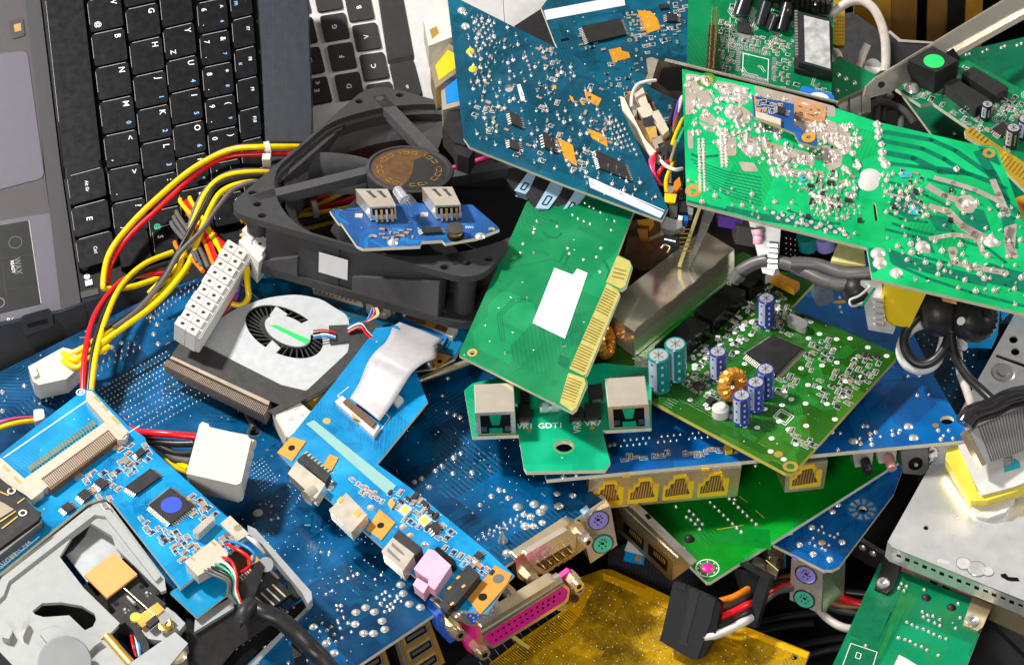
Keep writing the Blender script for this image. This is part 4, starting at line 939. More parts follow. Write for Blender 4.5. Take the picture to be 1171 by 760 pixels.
for k,(cc,d) in enumerate((('wblack',0),('red',2),('wwhite',-2))): wire(R,[(398,378+d,5.95),(412,372+d,6.15),(420,381+d,6.05),(430,388,5.9),(437,380,5.9)],.05,cc)
mb=MB(); mb.box(FB,[(371,426),(404,400),(401,420),(380,446),(350,463),(343,457)],-1.1,-.85,'purple'); mb.build('film',R)
# =================================================================== laptop port board (bright blue)
FI=Fr((340,480,5.5),(500,380,6.3),(590,680,6.1),xa=((340,480),(590,680)))
R=thing('port_board','bright blue laptop port board with orange pads and a pink audio jack','circuit board',FI)
ol=[(342,487),(380,440),(405,408),(430,375),(455,372),(476,425),(489,459),(431,530),(470,558),(560,632),(588,657),(582,663),(557,700),(522,697),(505,685),(470,655),(330,530),(318,517)]
mb=MB(); mb.plate(FI,ol,[],-.12,0,'pcb_bright','fr4'); 
traces(mb,FI,[(360,480),(410,420),(480,455),(430,520),(400,520)],16,'pcb_lap',.025,.07,2,ln=(.4,1.4)); traces(mb,FI,[(380,520),(440,540),(580,655),(540,690),(400,560)],22,'pcb_lap',.02,.06,3,ln=(.3,1))
mb.disc(FI,373.5,481,.17,.006,'goldpad',12,.15)
for a,b2 in (((386,452),(399,442)),((386,452),(410,475)),((446,477),(432,495)),((446,477),(436,468))): mb.strip(FI,a,b2,.03,.007,'silk')
mb.build('board',R)
for q in ([(317,517),(333,499),(350,504),(334,527)],[(369,532),(377,519),(387,523),(379,538)],[(419,605),(434,582),(452,597),(436,617)],[(535,684),(566,646),(585,656),(580,667),(560,690),(549,702)]):
    b=MB(); b.box(FI,q,0,.05,'orange_pad'); cx=sum(p[0] for p in q)/len(q); cy=sum(p[1] for p in q)/len(q)
    if len(q)>4: b.disc(FI,552,682,.17,.054,'black',14); b.disc(FI,570,661,.22,.054,'steel_dark',14)
    elif cx!=378: b.disc(FI,cx,cy,.14 if q[0][0]!=369 else .01,.054,'black',14)
    b.build('copper_pad',R)
mb=MB(); mb.box(FI,[(350,484),(359,480),(453,555),(444,566)],0,.04,'mint'); mb.build('insulating_strip',R)
# flex cable socket
mb=MB(); mb.box(FI,[(383,459),(391,452),(434,487),(427,498)],0,.22,'white_plastic'); o=mb.build('ribbon_connector',R,bev=.02)
mb=MB(); mb.box(FI,[(392,459),(397,455),(430,482),(426,488)],.22,.34,'brown'); mb.box(FI,[(402,472),(408,477),(411,480),(404,478)],.22,.36,'goldpad'); mb.build('latch',o)
mb=MB(); mb.box(FI,[(449,458),(456,451),(461,455),(454,463)],0,.2,'white_plastic'); mb.build('lug',R)
# ports
def metalbox(R,F,q,h,name,m='warmsteel',lab=None,h0=.02):
    b=MB(); b.box(F,q,h0,h,m); return b.build(name,R,bev=.05,label=lab)
o=metalbox(R,FI,[(329,541),(339,527),(372,553),(361,570)],.5,'monitor_port',lab='small metal monitor port'); t=MB(); t.box(FI,[(340,525),(348,518),(378,542),(372,551)],.02,.4,'chip'); t.build('base',o)
t=MB()
for k in range(8): 
    x,y=lerp((349,519),(375,540),k/7); t.obox(FI.at(x,y,-40,.0),.06,.25,.0,.05,'goldpad')
t.build('pins',o); t=MB(); p=FI.q(361,562,.3); t.cyl(p,p-FI.y*.45+FI.n*.05,.3,.3,'warmsteel',16); t.build('shell',o)
o=metalbox(R,FI,[(376,583),(396,563),(420,588),(402,608)],.55,'network_socket',lab='small metal network socket'); t=MB(); t.box(FI,[(385,572),(390,567),(393,570),(388,575)],.55,.57,'goldpad'); t.box(FI,[(403,588),(410,581),(413,586),(408,592)],.55,.57,'goldpad'); t.build('slot',o)
o=metalbox(R,FI,[(436,630),(449,614),(474,633),(461,652)],.65,'usb_socket'); t=MB()
for u in (.22,.6): t.flat(FI,[quad([(436,630),(449,614),(474,633),(461,652)],u,.15+.0),quad([(436,630),(449,614),(474,633),(461,652)],u+.18,.1),quad([(436,630),(449,614),(474,633),(461,652)],u+.1,.7),quad([(436,630),(449,614),(474,633),(461,652)],u,.7)],.66,'steel_dark')
t.build('slot',o); t=MB(); t.box(FI,[(450,613),(456,605),(483,626),(475,635)],.02,.6,'chip'); t.build('rear_cap',o,bev=.03)
b=MB(); b.box(FI,[(473,650),(490,627),(497,629),(516,646),(497,674),(489,668),(490,662),(484,658)],.02,.5,'audio_pink'); b.box(FI,[(472,668),(477,660),(490,668),(484,678)],.02,.5,'audio_pink'); o=b.build('audio_jack',R,bev=.04,label='pink audio jack')
t=MB(); t.box(FI,[(497,627),(501,624),(521,641),(518,646)],.02,.45,'black'); t.build('rear_cap',o)
b=MB(); b.box(FI,[(505,678),(535,645),(549,656),(520,692),(512,688)],.02,.45,'chip'); b.box(FI,[(502,690),(510,682),(518,690),(510,700)],.02,.4,'chip'); o=b.build('audio_jack',R,bev=.04,label='black audio jack')
t=MB(); 
for x,y in ((524,660),(514,672),(530,670),(517,690)): t.obox(FI.at(x,y,40,.45),.16,.1,0,.02,'goldpad')
t.build('contacts',o)
for i,(x,y) in enumerate(((424,580),(415,596),(394,574),(378,557),(377,550),(382,583),(461,602),(486,622),(497,668),(504,657),(516,645),(522,702),(483,642),(540,665),(530,680),(469,612))):
    b=MB(); b.dome(FI.q(x,y),FI.n,.15,.1,'ivory' if i%3==0 else 'solder',9); b.build('solder_joint',R)
for q in ([(455,583),(463,575),(471,581),(463,590)],[(477,594),(486,587),(494,594),(485,602)]):
    b=MB(); b.box(FI,q,0,.14,'label'); b.box(FI,[lerp(p,quad(q,.5,.5),.3) for p in q],.14,.16,'yellow_trans'); b.build('led',R)
b=MB(); b.box(FI,[(443,575),(447,569),(452,575),(448,581)],0,.1,'goldpad'); b.build('pad',R)
mb=MB(); smds(R,FI,[(440,560),(475,565),(520,612),(500,622),(520,625),(575,658),(540,655),(480,605),(455,590)],46,-38,('res','cap','capg','sot','fer'),(.7,1.15),mb,'silk',seed=21,gap=7)
smds(R,FI,[(400,545),(425,560),(440,575),(415,565)],14,-38,('cap','fer'),(.6,.8),mb,'silk',seed=22,gap=4); merge(board_of(R),mb)
chip(R,FI,[(491,601),(499,596),(506,604),(498,610)],.14,2,3); chip(R,FI,[(541,635),(547,629),(553,634),(547,640)],.12,2,3)
# white ribbon cable folded between the two sockets
R=thing('ribbon_cable','wide white flat cable folded over between the teal board and the bright blue board','cable',at=P(450,430,6.5))
a=[FT.up(485,390,.12),P(478,397,6.2),P(470,405,6.9),P(462,416,7.2),P(450,428,6.9),P(435,450,6.5),FI.up(412,470,.3)]
b2=[FT.up(452,375,.12),P(446,381,6.2),P(440,390,6.9),P(430,403,7.2),P(432,420,6.9),P(418,440,6.4),FI.up(400,462,.3)]
L1=spline([P(457,368,5.7),P(449,374,6.1),P(446,382,6.6),P(440,392,6.9),P(429,402,7.0),P(420,415,6.7),P(411,437,6.3),P(400,455,6.1)],5)
L2=spline([P(508,388,5.75),P(500,396,6.1),P(499,408,6.6),P(486,414,6.9),P(473,424,7.0),P(463,438,6.7),P(448,462,6.3),P(434,481,6.1)],5)
mb=MB(); k=len(L1); nn=9
vs=[L1[i]+(L2[i]-L1[i])*j/(nn-1)+V3((0,0,.04*math.sin(j/(nn-1)*PI))) for i in range(k) for j in range(nn)]
mb.add(vs,[(i*nn+j,(i+1)*nn+j,(i+1)*nn+j+1,i*nn+j+1) for i in range(k-1) for j in range(nn-1)],'ribbon',True); o=mb.build('flat_cable',R)
m=o.modifiers.new('s','SOLIDIFY'); m.thickness=.03
b=MB(); b.tube([P(503,396,6.2),P(494,402,5.9),P(490,412,6.2),P(493,420,6.0)],.16,'steel_dark',8); b.build('cable_fold',R)
# loose white wire socket under the tape
R=thing('wire_socket','small white four way socket under the end of the black tape','connector',at=P(335,478,5.2))
Fw=Fr((310,470,5.2),(350,455,5.2),(330,500,5.2)); b=MB(); b.box(Fw,[(314,472),(333,461),(338,455),(357,472),(354,480),(343,488),(330,500)],-.6,.1,'white_plastic'); b.box(Fw,[(311,470),(316,468),(330,496),(327,500)],-.8,0,'ivory'); b.build('body',R,bev=.04)
t=MB()
for x,y in ((327,469),(338,467),(333,479),(345,474)): t.obox(Fw.at(x,y,30,.1),.2,.14,0,.02,'ivory')
t.build('slots',R)
R=thing('metal_strip','bent tan metal strip lying beside the small white socket','metal strip',at=P(355,460,5)); Fw=Fr((350,455,5.0),(380,446,5.2),(340,480,4.9)); b=MB(); b.box(Fw,[(350,461),(378,445),(381,450),(360,472),(358,485),(352,478)],-.15,0,'goldpad'); b.build('strip',R,bev=.02)
R=thing('bracket_bar','thin dark gold bar running behind the bright blue port board','bar',at=P(500,430,4.8)); b=MB(); b.tube([P(470,438,4.95),P(540,412,5.2),P(580,395,5.3)],.14,'brass',8,3); b.build('rod',R)
# =================================================================== optical drive frame (bottom left)
FX=Fr((0,520,6.3),(100,445,6.3),(330,640,6.3),xa=((0,520),(100,445)))
R=thing('disc_drive','open pale grey disc drive with a bright blue circuit board and an orange patch','disc drive',FX)
ol=[(-40,545),(0,519),(95,446),(100,444),(107,446),(146,486),(166,500),(168,508),(250,582),(285,612),(270,625),(225,657),(206,672),(128,573),(118,568),(100,574),(0,655),(-40,680)]
mb=MB(); mb.plate(FX,ol,[],-.16,0,'pcb_bright','fr4'); 
mb.strip(FX,(4,523),(99,458),.05,.006,'silk'); mb.ring(FX,92,448,.13,.18,.006,'silk'); mb.ring(FX,92,448,.03,.07,.006,'silk')
mb.strip(FX,(132,504),(160,486),.04,.006,'silk'); mb.strip(FX,(132,504),(137,509),.04,.006,'silk')
traces(mb,FX,[(60,570),(130,520),(230,600),(210,650),(130,570)],30,'pcb_lap',.02,.055,4,ln=(.3,1.4))
mb.text(FX,6,641,'Audio',.42,'silk',38); mb.strip(FX,(0,650),(45,613),.04,.006,'silk'); mb.text(FX,17,634,'BD',.3,'silk',38); mb.text(FX,28,624,'CN4',.3,'silk',38)
mb.build('circuit_board',R)
R0=R
# card socket
mb=MB(); q=[(39,545),(124,488),(146,496),(50,562)]
mb.box(FX,[(25,549),(120,482),(146,498),(143,502),(128,503),(46,562),(36,570)],0,.3,'ivory'); mb.box(FX,[(99,446),(105,447),(147,493),(140,500),(120,482),(98,457)],0,.34,'ivory'); mb.box(FX,[(-30,510),(2,524),(28,547),(50,560),(36,571),(30,566),(-30,530)],0,.34,'ivory')
o=mb.build('card_socket',R,bev=.03); t=MB()
for k in range(24):
    x,y=lerp((35,536),(108,484),k/23.); t.obox(FX.at(x,y,-52,.12),.26,.07,0,.06,'gold')
t.build('contact_pins',o)['kind']='stuff'; t=MB()
t.box(FX,[(47,547),(124,491),(134,502),(58,560)],.02,.31,'brown')
for k in range(40):
    x,y=lerp((53,553),(129,497),k/39.); t.obox(FX.at(x,y,-50,.31),.5,.035,0,.03,'warmsteel')
t.build('solder_tails',o)['kind']='stuff'
t=MB()
for a,c in (((108,453),(114,459)),((117,463),(123,469)),((128,476),(136,484)),((4,532),(10,538)),((16,545),(24,552))): t.strip(FX,a,c,.1,.35,'goldpad')
t.build('gold_slots',o)
# chips
chip(R,FX,[(143,556),(172,535),(184,544),(156,564)],.14,2,18); 
chip(R,FX,[(170,577),(195,557),(222,577),(195,598)],.14,4,22,dot=('dotblue',(.52,.5),.40),lab='square chip with a blue dot')
chip(R,FX,[(107,551),(115,545),(124,552),(116,559)],.12,2,4); chip(R,FX,[(88,565),(97,558),(106,565),(97,573)],.12,2,4); chip(R,FX,[(69,579),(78,573),(86,580),(77,586)],.12,2,4)
chip(R,FX,[(154,517),(162,511),(166,516),(158,523)],.12,2,3); chip(R,FX,[(138,524),(144,520),(149,526),(143,531)],.13,0,body='smd_grey')
mb=MB()
for i,(po,nn_,sd) in enumerate((([(128,510),(160,500),(180,525),(150,545),(130,540)],16,1),([(85,545),(120,535),(145,560),(120,580)],14,2),([(180,600),(200,605),(235,625),(220,650),(180,615)],22,3),([(215,560),(250,590),(235,600),(212,580)],12,4),([(160,590),(172,600),(175,610),(165,605)],5,5),([(240,625),(262,612),(268,622),(250,640)],7,6))):
    smds(R,FX,po,nn_,35,('res','cap','capg','fer'),(.7,1.15),mb,'silk',seed=30+sd,gap=6)
merge(board_of(R),mb)
b=MB(); m=FX.at(233,600,37,.1); 
b.box(FX,rnd([(219,607),(240,588),(247,591),(226,611)],4,5),.05,.42,'warmsteel'); b.build('crystal',R,bev=.05)
# wire plug with wires
b=MB(); b.box(FX,[(211,642),(245,616),(261,632),(258,640),(226,658)],0,.45,'ivory'); b.build('wire_plug',R,bev=.04)
t=MB(); t.strip(FX,(218,636),(223,640),.07,.46,'goldpad'); t.strip(FX,(242,619),(247,623),.07,.46,'goldpad'); t.build('gold_slots',R)
for k,(c,x,y) in enumerate((('red',254,637),('wwhite',250,641),('wgreen',246,645),('wblack',242,648),('wgrey',238,650),('wgrey',234,652))):
    wire(R,[(x,y,6.7),(x+10-k*.5,y+4,6.9),(270-k*2,655+k*2,6.9),(271-k*2,675+k,6.6),(276-k*1.2,690,6.4)],.06,c)
wire(R,[(258,622,6.5),(270,627,6.8),(284,637,6.8),(285,647,6.6),(276,654,6.3)],.07,'red'); wire(R,[(262,618,6.5),(278,623,6.8),(290,632,6.8),(290,642,6.5)],.06,'wblue')
for k in range(3): wire(R,[(282,613,6.3),(292,618+k*2,6.3),(300+k,628+k*2,6.0)],.05,'wwhite')
b=MB(); b.box(FX,[(252,598),(263,589),(285,610),(272,618)],.0,.06,'ivory'); b.disc(FX,272,603,.16,.07,'brass',12); b.disc(FX,259,611,.12,.07,'steel_dark',12); b.build('corner_bracket',R,bev=.02)
# tray (pale grey) : raised plate with real openings
FY=Fr((0,600,6.15),(200,670,6.15),(60,740,6.15))
def ell(x,y,rx,ry,a,n=20,t0=0,t1=360): 
    a=math.radians(a); o=[]
    for i in range(n+1):
        t=math.radians(t0+(t1-t0)*i/n); u,v=rx*math.cos(t),ry*math.sin(t); o.append((x+u*math.cos(a)-v*math.sin(a),y+u*math.sin(a)+v*math.cos(a)))
    return o
tray=[(-40,700),(0,658),(104,575),(117,569),(127,573),(207,667),(215,660),(190,690),(185,675),(137,626),(130,640),(96,672),(137,713),(128,722),(118,730),(107,736),(98,751),(90,800),(-40,800)]
tray=[(-40,712),(-5,672),(4,655),(105,577),(118,572),(126,577),(188,660),(190,674),(184,676),(133,626),(128,612),(103,597),(83,612),(68,636),(96,672),(137,712),(128,722),(116,730),(97,749),(60,800),(-40,800)]
sl1=ell(84,712,29,16,8,14,170,400); sl1=[(37,698),(48,689),(70,688),(93,692),(108,701),(110,708),(106,716),(97,720),(79,703),(50,705),(40,702)]
sl2=[(62,628),(66,617),(80,606),(97,600),(101,602),(97,611),(84,626),(70,636),(63,637)]
mb=MB(); mb.plate(FY,tray,[sl1],-.15,.0,'grey_plastic'); mb.build('tray',R,bev=.0)
mb=MB(); mb.box(FY,[(-40,712),(-5,676),(2,660),(106,580),(118,576),(124,580),(184,658),(178,664),(120,590),(108,588),(10,664),(4,680),(-40,722)],0,.14,'grey_plastic'); mb.build('tray_rim',R,bev=.06)
mb=MB(); mb.box(FY,[(58,612),(104,586),(118,590),(150,632),(137,640),(100,665)],-.7,-.6,'blower_white'); mb.box(FY,[(118,590),(122,588),(186,672),(180,676)],-1.1,-.05,'grey_plastic'); mb.build('well_floor',R)
mb=MB(); mb.box(FY,sl2,-.6,-.5,'chip'); mb.box(FY,[(66,624),(74,619),(76,627),(70,631)],-.5,-.45,'grey_plastic'); mb.build('dark_opening',R)
mb=MB(); mb.box(FY,[(20,675),(130,680),(120,740),(20,740)],-1.6,-1.4,'tape'); mb.build('tray_bottom',R)
mb=MB(); mb.box(FY,[(44,722),(60,716),(112,728),(117,732),(108,738),(96,750),(60,742)],-.1,.18,'grey_plastic'); mb.build('tray_ridge',R,bev=.08)
mb=MB(); mb.cyl(FY.q(74,757,.3),FY.q(74,757,.8),.95,.9,'drive_metal',26); mb.build('spindle',R,bev=.03)
mb=MB(); mb.box(FY,[(16,735),(30,728),(44,745),(34,757),(22,748)],-.3,-.05,'tape'); mb.box(FY,[(0,716),(8,712),(14,722),(10,730),(2,728)],0,.3,'grey_plastic'); mb.box(FY,[(22,722),(29,706),(32,712),(26,728)],0,.3,'tin'); mb.build('latch',R,bev=.03)
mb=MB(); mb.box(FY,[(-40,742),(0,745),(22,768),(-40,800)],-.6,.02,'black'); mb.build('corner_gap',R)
# carriage
FZ=Fr((100,660,6.2),(150,640,6.2),(130,700,6.2))
mb=MB(); mb.box(FZ,[(93,672),(100,664),(190,745),(165,760),(150,735),(120,705)],-1.4,-1.2,'black'); mb.box(FZ,[(185,660),(230,700),(215,730),(190,740),(150,660)],-1.4,-1.2,'black'); mb.build('carriage_well',R)
mb=MB(); mb.box(FZ,[(122,685),(154,661),(168,672),(182,660),(190,667),(178,680),(190,690),(172,706),(160,717),(170,735),(172,752),(160,742),(152,720),(143,711),(133,716),(124,706),(133,698)],-.9,-.1,'chip'); 
mb.box(FZ,[(136,626),(141,626),(186,672),(180,680)],-.6,-.1,'chip')
for x,y in ((162,670),(133,690)): mb.disc(FZ,x,y,.1,-.09,'black',10)
for x,y in ((169,678),(144,697)): mb.dome(FZ.q(x,y,-.1),FZ.n,.16,.1,'steel_dark',12)
mb.build('lens_carriage',R,bev=.02)
mb=MB(); mb.box(FZ,[(96,657),(131,631),(157,656),(122,683)],.05,.15,'orange_sheet'); mb.build('orange_patch',R,bev=.02,label='square orange patch')
mb=MB(); mb.tube([FZ.q(142,672,.1),FZ.q(180,706,.1)],.035,'brass',6,1); mb.tube([FZ.q(146,682,0),FZ.q(154,690,.1)],.07,'tin',8,1); mb.build('wire_rod',R)
mb=MB(); mb.box(FZ,[(150,712),(182,687),(200,700),(212,712),(196,733),(170,730)],-.5,-.2,'drive_metal'); mb.box(FZ,[(153,707),(180,688),(188,696),(163,717)],-.2,.0,'goldpad'); mb.box(FZ,[(166,712),(178,702),(182,708),(171,717)],.0,.15,'chip'); mb.box(FZ,[(180,706),(190,698),(196,704),(187,714)],-.2,.15,'tin'); mb.build('motor_plate',R,bev=.02)
mb=MB(); p=FZ.q(190,716,.0); mb.lathe(p,FZ.n,[(.28,0),(.28,.1),(.18,.12),(.01,.06)],'gold',14); mb.build('screw',R)
mb=MB(); mb.lathe(FZ.q(155,705,.0),FZ.n,[(.2,-.1),(.2,.02),(.01,.03)],'yellow_trans',12); mb.build('glue_drop',R)
mb=MB(); p0=FZ.q(122,728,-.2); p1=FZ.q(150,760,-.2); mb.tube([p0,p1],.17,'brass',12,1)
d=(p1-p0)
for k in range(22):
    c=p0+d*(k+.5)/22; mb.cyl(c-d.normalized()*.03,c+d.normalized()*.03,.21,.21,'goldpad',12)
mb.build('worm_gear',R)
for k,c in enumerate(('red','wblack','wwhite','wblue')): wire(R,[(150+k*2,726,5.8),(152+k*2.4,738,6.1),(156+k*1.6,750,5.9)],.05,c)
mb=MB(); mb.box(FZ,[(148,758),(200,722),(215,735),(190,765),(160,790)],-.5,0,'drive_metal'); mb.box(FZ,[(95,754),(125,722),(150,760),(120,790)],-.4,-.1,'grey_plastic'); mb.build('side_plate',R,bev=.04)
mb=MB(); mb.lathe(FZ.q(201,749,-.1),FZ.n,[(.4,-.5),(.4,.0),(.3,.06),(.01,.06)],'brass',18); mb.build('wheel',R); 
# lower blue panel, metal side
mb=MB(); mb.box(FX,[(194,677),(228,654),(262,660),(262,678),(225,706)],-.5,-.42,'pcb_plain','fr4'); mb.build('lower_board',R)
FXs=Fr((222,706,5.6),(265,680,5.6),(228,720,4.9)); mb=MB(); mb.box(FX,[(223,707),(264,682),(268,694),(222,722)],-1.4,-.7,'drive_metal'); mb.build('metal_side',R,bev=.02)
mb=MB(); mb.box(FX,[(283,600),(292,604),(356,676),(357,684),(352,690),(346,678),(300,622),(284,610)],-.7,-.3,'drive_metal'); mb.box(FX,[(268,615),(300,640),(320,660),(280,690),(262,660)],-1.2,-1.0,'brown'); mb.box(FX,[(282,640),(290,632),(300,642),(288,655)],-.9,-.4,'goldpad'); mb.build('metal_frame',R,bev=.02)
mb=MB(); mb.cyl(FX.q(304,645,-.3),FX.q(304,645,.2),.28,.28,'drive_metal',14); mb.build('metal_pin',R)
# black interface connector on the drive's side
mb=MB(); FK=Fr((220,740,5.3),(350,670,5.3),(240,760,5.0))
mb.box(FK,[(214,722),(268,692),(290,700),(330,700),(270,740),(250,765),(212,775),(210,745)],-.6,0,'chip')
mb.box(FK,[(245,762),(345,686),(349,692),(262,775)],-.8,-.2,'black'); mb.box(FK,[(264,778),(352,692),(356,687),(358,690),(270,784)],-.7,-.3,'drive_metal','drive_metal')
for i in range(12):
    x,y=lerp((256,752),(336,694),i/11); mb.disc(FK,x,y,.05,-.19,'tin',6)
mb.build('interface_socket',R,bev=.02)
mb=MB(); mb.box(FK,[(283,648),(296,641),(334,678),(318,690),(302,700),(272,668)],.1,.45,'chip')
mb.box(FK,[(328,664),(346,662),(350,676),(340,684),(330,676)],0,.4,'chip')
mb.build('black_clip',R,bev=.05)
for k in range(9):
    a=lerp((274,658),(298,640),k/9.) if k<5 else lerp((292,682),(318,663),(k-5)/4.); t=MB(); t.strip(FK,a,(a[0]+15,a[1]+14),.07,.47,'ivory'); t.build('contact_strip',R)
# heavy black cable plugged into it
R=thing('cable','thick black cable curving down from the black connector of the disc drive','cable',at=P(330,720,5.5))
wire(R,[(285,692,6.1),(300,700,6.2),(320,708,6.1),(340,725,5.9),(355,740,5.8),(368,752,5.6),(385,775,5.4)],.34,'wblack','cable_jacket',14)
b=MB(); b.box(FK,[(272,672),(296,640),(303,648),(284,700),(276,712)],.3,.9,'chip'); b.tube([P(276,712,6.3),P(280,700,6.5),P(287,690,6.4)],.3,'chip',10); b.build('plug',R,bev=.05)
# =================================================================== molex plug
FW=Fr((220,545,6.3),(285,505,6.3),(230,485,6.3),xa=((212,545),(228,485)))
R=thing('molex_plug','chunky translucent white power plug on a red, black and yellow lead','connector',FW)
b=MB(); b.box(FW,[(228,485),(231,482),(238,484),(240,488),(262,493),(283,497),(287,503),(275,552),(270,554),(213,541)],-1.0,0,'nylon'); 
b.box(FW,[(280,499),(287,503),(276,551),(270,548)],-.9,.04,'nylon'); o=b.build('body',R,bev=.08)
for i in range(4):
    t=MB(); t.cyl(FW.q(284-i*3,508+i*12,-.45),FW.q(290-i*3,510+i*12,-.45),.25,.25,'nylon',12); t.build('barrel',R)
for pts,c in (([(150,490,5.0),(160,494,5.6),(190,496,6.0),(225,499,6.0)],'red'),([(150,492,4.8),(172,503,5.4),(195,507,5.7),(222,507,5.9)],'wblack'),([(155,495,4.7),(175,506,5.3),(200,518,5.6),(220,518,5.9)],'wblack'),([(160,498,4.6),(185,512,5.2),(200,524,5.5),(218,527,5.8)],'wgrey'),([(165,500,4.5),(190,517,5.1),(205,530,5.4),(216,536,5.8)],'yellow'),([(170,502,4.4),(190,521,4.9),(204,534,5.3),(216,539,5.7)],'yellow')):
    wire(R,pts,.15,c)
# second lead entering from the left edge
R=thing('power_lead','yellow, black and red lead coming in from the left edge under the disc drive board','cable',at=P(20,490,5)); 
for pts,c in (([(-20,500,5.0),(0,489,5.2),(20,483,5.2),(45,480,4.8)],'yellow'),([(-20,492,5.0),(0,486,5.1),(20,481,5.1),(45,479,4.8)],'wblack'),([(-20,488,4.8),(0,483,5.0),(20,479,5.0),(45,478,4.7)],'pinkwire'),([(-20,484,4.8),(0,485,4.9),(22,480,4.9),(45,479,4.6)],'wgrey')): wire(R,pts,.1,c)
b=MB(); Fw=Fr((38,470,4.9),(50,467,4.9),(38,482,4.9)); b.box(Fw,rnd([(38,468),(50,467),(51,478),(39,482)],3),-.4,.3,'white_plastic'); b.build('end_cap',R,bev=.05)
# brown flex board at the left edge
FG=Fr((0,540,6.9),(40,575,6.9),(0,620,6.9),xa=((0,620),(40,580)))
R=thing('flex_board','small black and brown film board at the left edge on top of the disc drive','circuit board',FG)
b=MB(); b.box(FG,[(-30,530),(0,546),(43,583),(47,585),(44,594),(0,626),(-30,640)],-.1,0,'chip'); b.box(FG,[(-30,560),(5,575),(16,582),(-30,610)],0,.03,'fin')
for a,c in (((0,596),(18,584)),((-5,560),(10,566)),((20,575),(28,569)),((2,604),(20,590)),((10,560),(16,556))): b.strip(FG,a,c,.06,.035,'goldpad')
b.ring(FG,13,561,.1,.16,.035,'silk'); b.ring(FG,26,586,.1,.16,.035,'silk'); b.build('film',R)
b=MB(); b.box(FG,[(-30,640),(0,622),(38,592),(48,590),(47,597),(0,634),(-30,655)],-.5,-.1,'steel_dark'); o=b.build('edge_connector',R,bev=.02); t=MB()
for k in range(26):
    x,y=lerp((0,638),(31,609),k/25.); t.obox(FX.at(x,y,-50,.0),.35,.035,0,.05,'tin')
t.build('pins',o)
# =================================================================== teal card standing over the fan
F3=Fr((530,160,9.9),(755,250,9.6),(512,0,11.2),xa=((530,165),(755,250)))
R=thing('graphics_card','tilted dark teal card with orange patches, its port edge over the black fan','circuit board',F3)
ol=[(511,-8),(580,27),(660,66),(712,128),(764,238),(757,252),(648,212),(537,168),(530,158)]
mb=MB(); mb.plate(F3,ol,[circ(582,101,5,.9)],-.16,0,'pcb_teal','fr4_pale')
vis=ol; traces(mb,F3,vis,50,'pcb_teal2',.025,.07,31,ln=(.4,1.6),nt=(2,6))
mb.box(F3,[(591,97),(595,96),(601,114),(596,116)],0,.02,'label')
mb.build('board',R)
mb=MB(); mb.box(F3,[(673,204),(680,205),(759,243),(755,249),(675,214)],0,.05,'label'); mb.strip(F3,(671,202),(760,241),.04,.01,'silk'); mb.build('white_bar',R)
for q in ([(668,103),(688,113),(684,121),(671,116)],[(672,147),(693,155),(695,168),(677,158)],[(637,157),(655,166),(660,190),(646,182)],[(632,97),(636,98),(636,102),(632,101)],[(651,109),(655,111),(657,117),(653,115)],[(662,114),(664,114),(669,120),(666,120)]):
    b=MB(); b.box(F3,q,0,.025,'orange_bright'); b.build('orange_patch',R)
chip(R,F3,[(680,171),(714,187),(721,206),(686,192)],.13,2,14,pl=.14); chip(R,F3,[(582,127),(594,132),(597,146),(585,141)],.16,2,5,pl=.14); chip(R,F3,[(620,151),(633,157),(636,174),(623,168)],.16,2,5,pl=.14)
chip(R,F3,[(582,158),(592,161),(594,172),(583,168)],.14,2,4); 
mb=MB()
for i,(po,nn_,g) in enumerate((([(612,55),(630,52),(650,90),(632,92)],20,5),([(535,100),(575,85),(580,150),(545,160)],22,7),([(612,95),(632,100),(640,120),(618,118)],9,6),([(615,115),(650,150),(640,170),(612,150)],12,6),([(655,95),(690,100),(700,140),(660,140)],16,6),([(675,140),(705,130),(715,170),(690,165)],14,6),([(650,180),(672,170),(680,200),(655,195)],10,6),([(545,15),(600,45),(590,90),(550,60)],6,9),([(600,160),(640,178),(640,200),(590,178)],8,8))):
    smds(R,F3,po,int(nn_*.6),-22,('cap','capg','res','cap'),(.6,1.0),mb,'silk',seed=50+i,gap=g,silkp=.3)
merge(board_of(R),mb)
mb=MB(); dots(mb,F3,grid((540,20),(562,30),(546,40),5,4)+grid((690,130),(712,142),(706,165),4,7)+grid((536,45),(555,52),(545,95),3,6)+grid((600,60),(606,80),(604,58),5,1),.06,.07,seg=6,pin=.14,jit=.3)
dots(mb,F3,scat([(530,5),(640,62),(700,130),(755,235),(650,205),(540,160)],210,5,5),.075,.07,seg=6,pin=.22,jit=.5); mb.build('solder_points',R)['kind']='stuff'
for x,y,m in ((538,59,'xfmr_yellow'),(541,79,'xfmr_yellow'),(528,12,'solder'),(532,30,'solder')):
    b=MB(); b.dome(F3.q(x,y),F3.n,.19,.14,m,12); b.build('solder_joint',R)
# sockets on its left edge, below the board
def sock(R,poly,z0,dz,m,nm,inner=None,lab=None,bev=.04):
    """box seen from its mouth: poly at height z0, going down dz"""
    F=Fr((*poly[0],z0),(*poly[1],z0),(*poly[2],z0-.0)); b=MB(); b.box(F,poly,-dz,0,m); o=b.build(nm,R,bev=bev,label=lab)
    if inner:
        t=MB(); c=(sum(p[0] for p in poly)/len(poly),sum(p[1] for p in poly)/len(poly)); t.box(F,[lerp(c,p,.68) for p in poly],-.02,.02,inner); t.build('opening',o)
    return o
o=sock(R,[(484,22),(500,4),(512,10),(518,42),(490,53)],9.7,1.2,'nylon','network_socket',None,'clear white socket'); t=MB(); t.box(Fr((484,22,9.7),(500,4,9.7),(490,53,9.7)),[(491,34),(499,30),(502,38),(494,44)],-.01,.02,'goldpad'); t.build('contacts',o)
o=sock(R,[(492,76),(513,50),(524,56),(526,80),(498,101)],9.7,1.2,'brass','network_socket','rj_yellow','brass socket with a yellow opening')
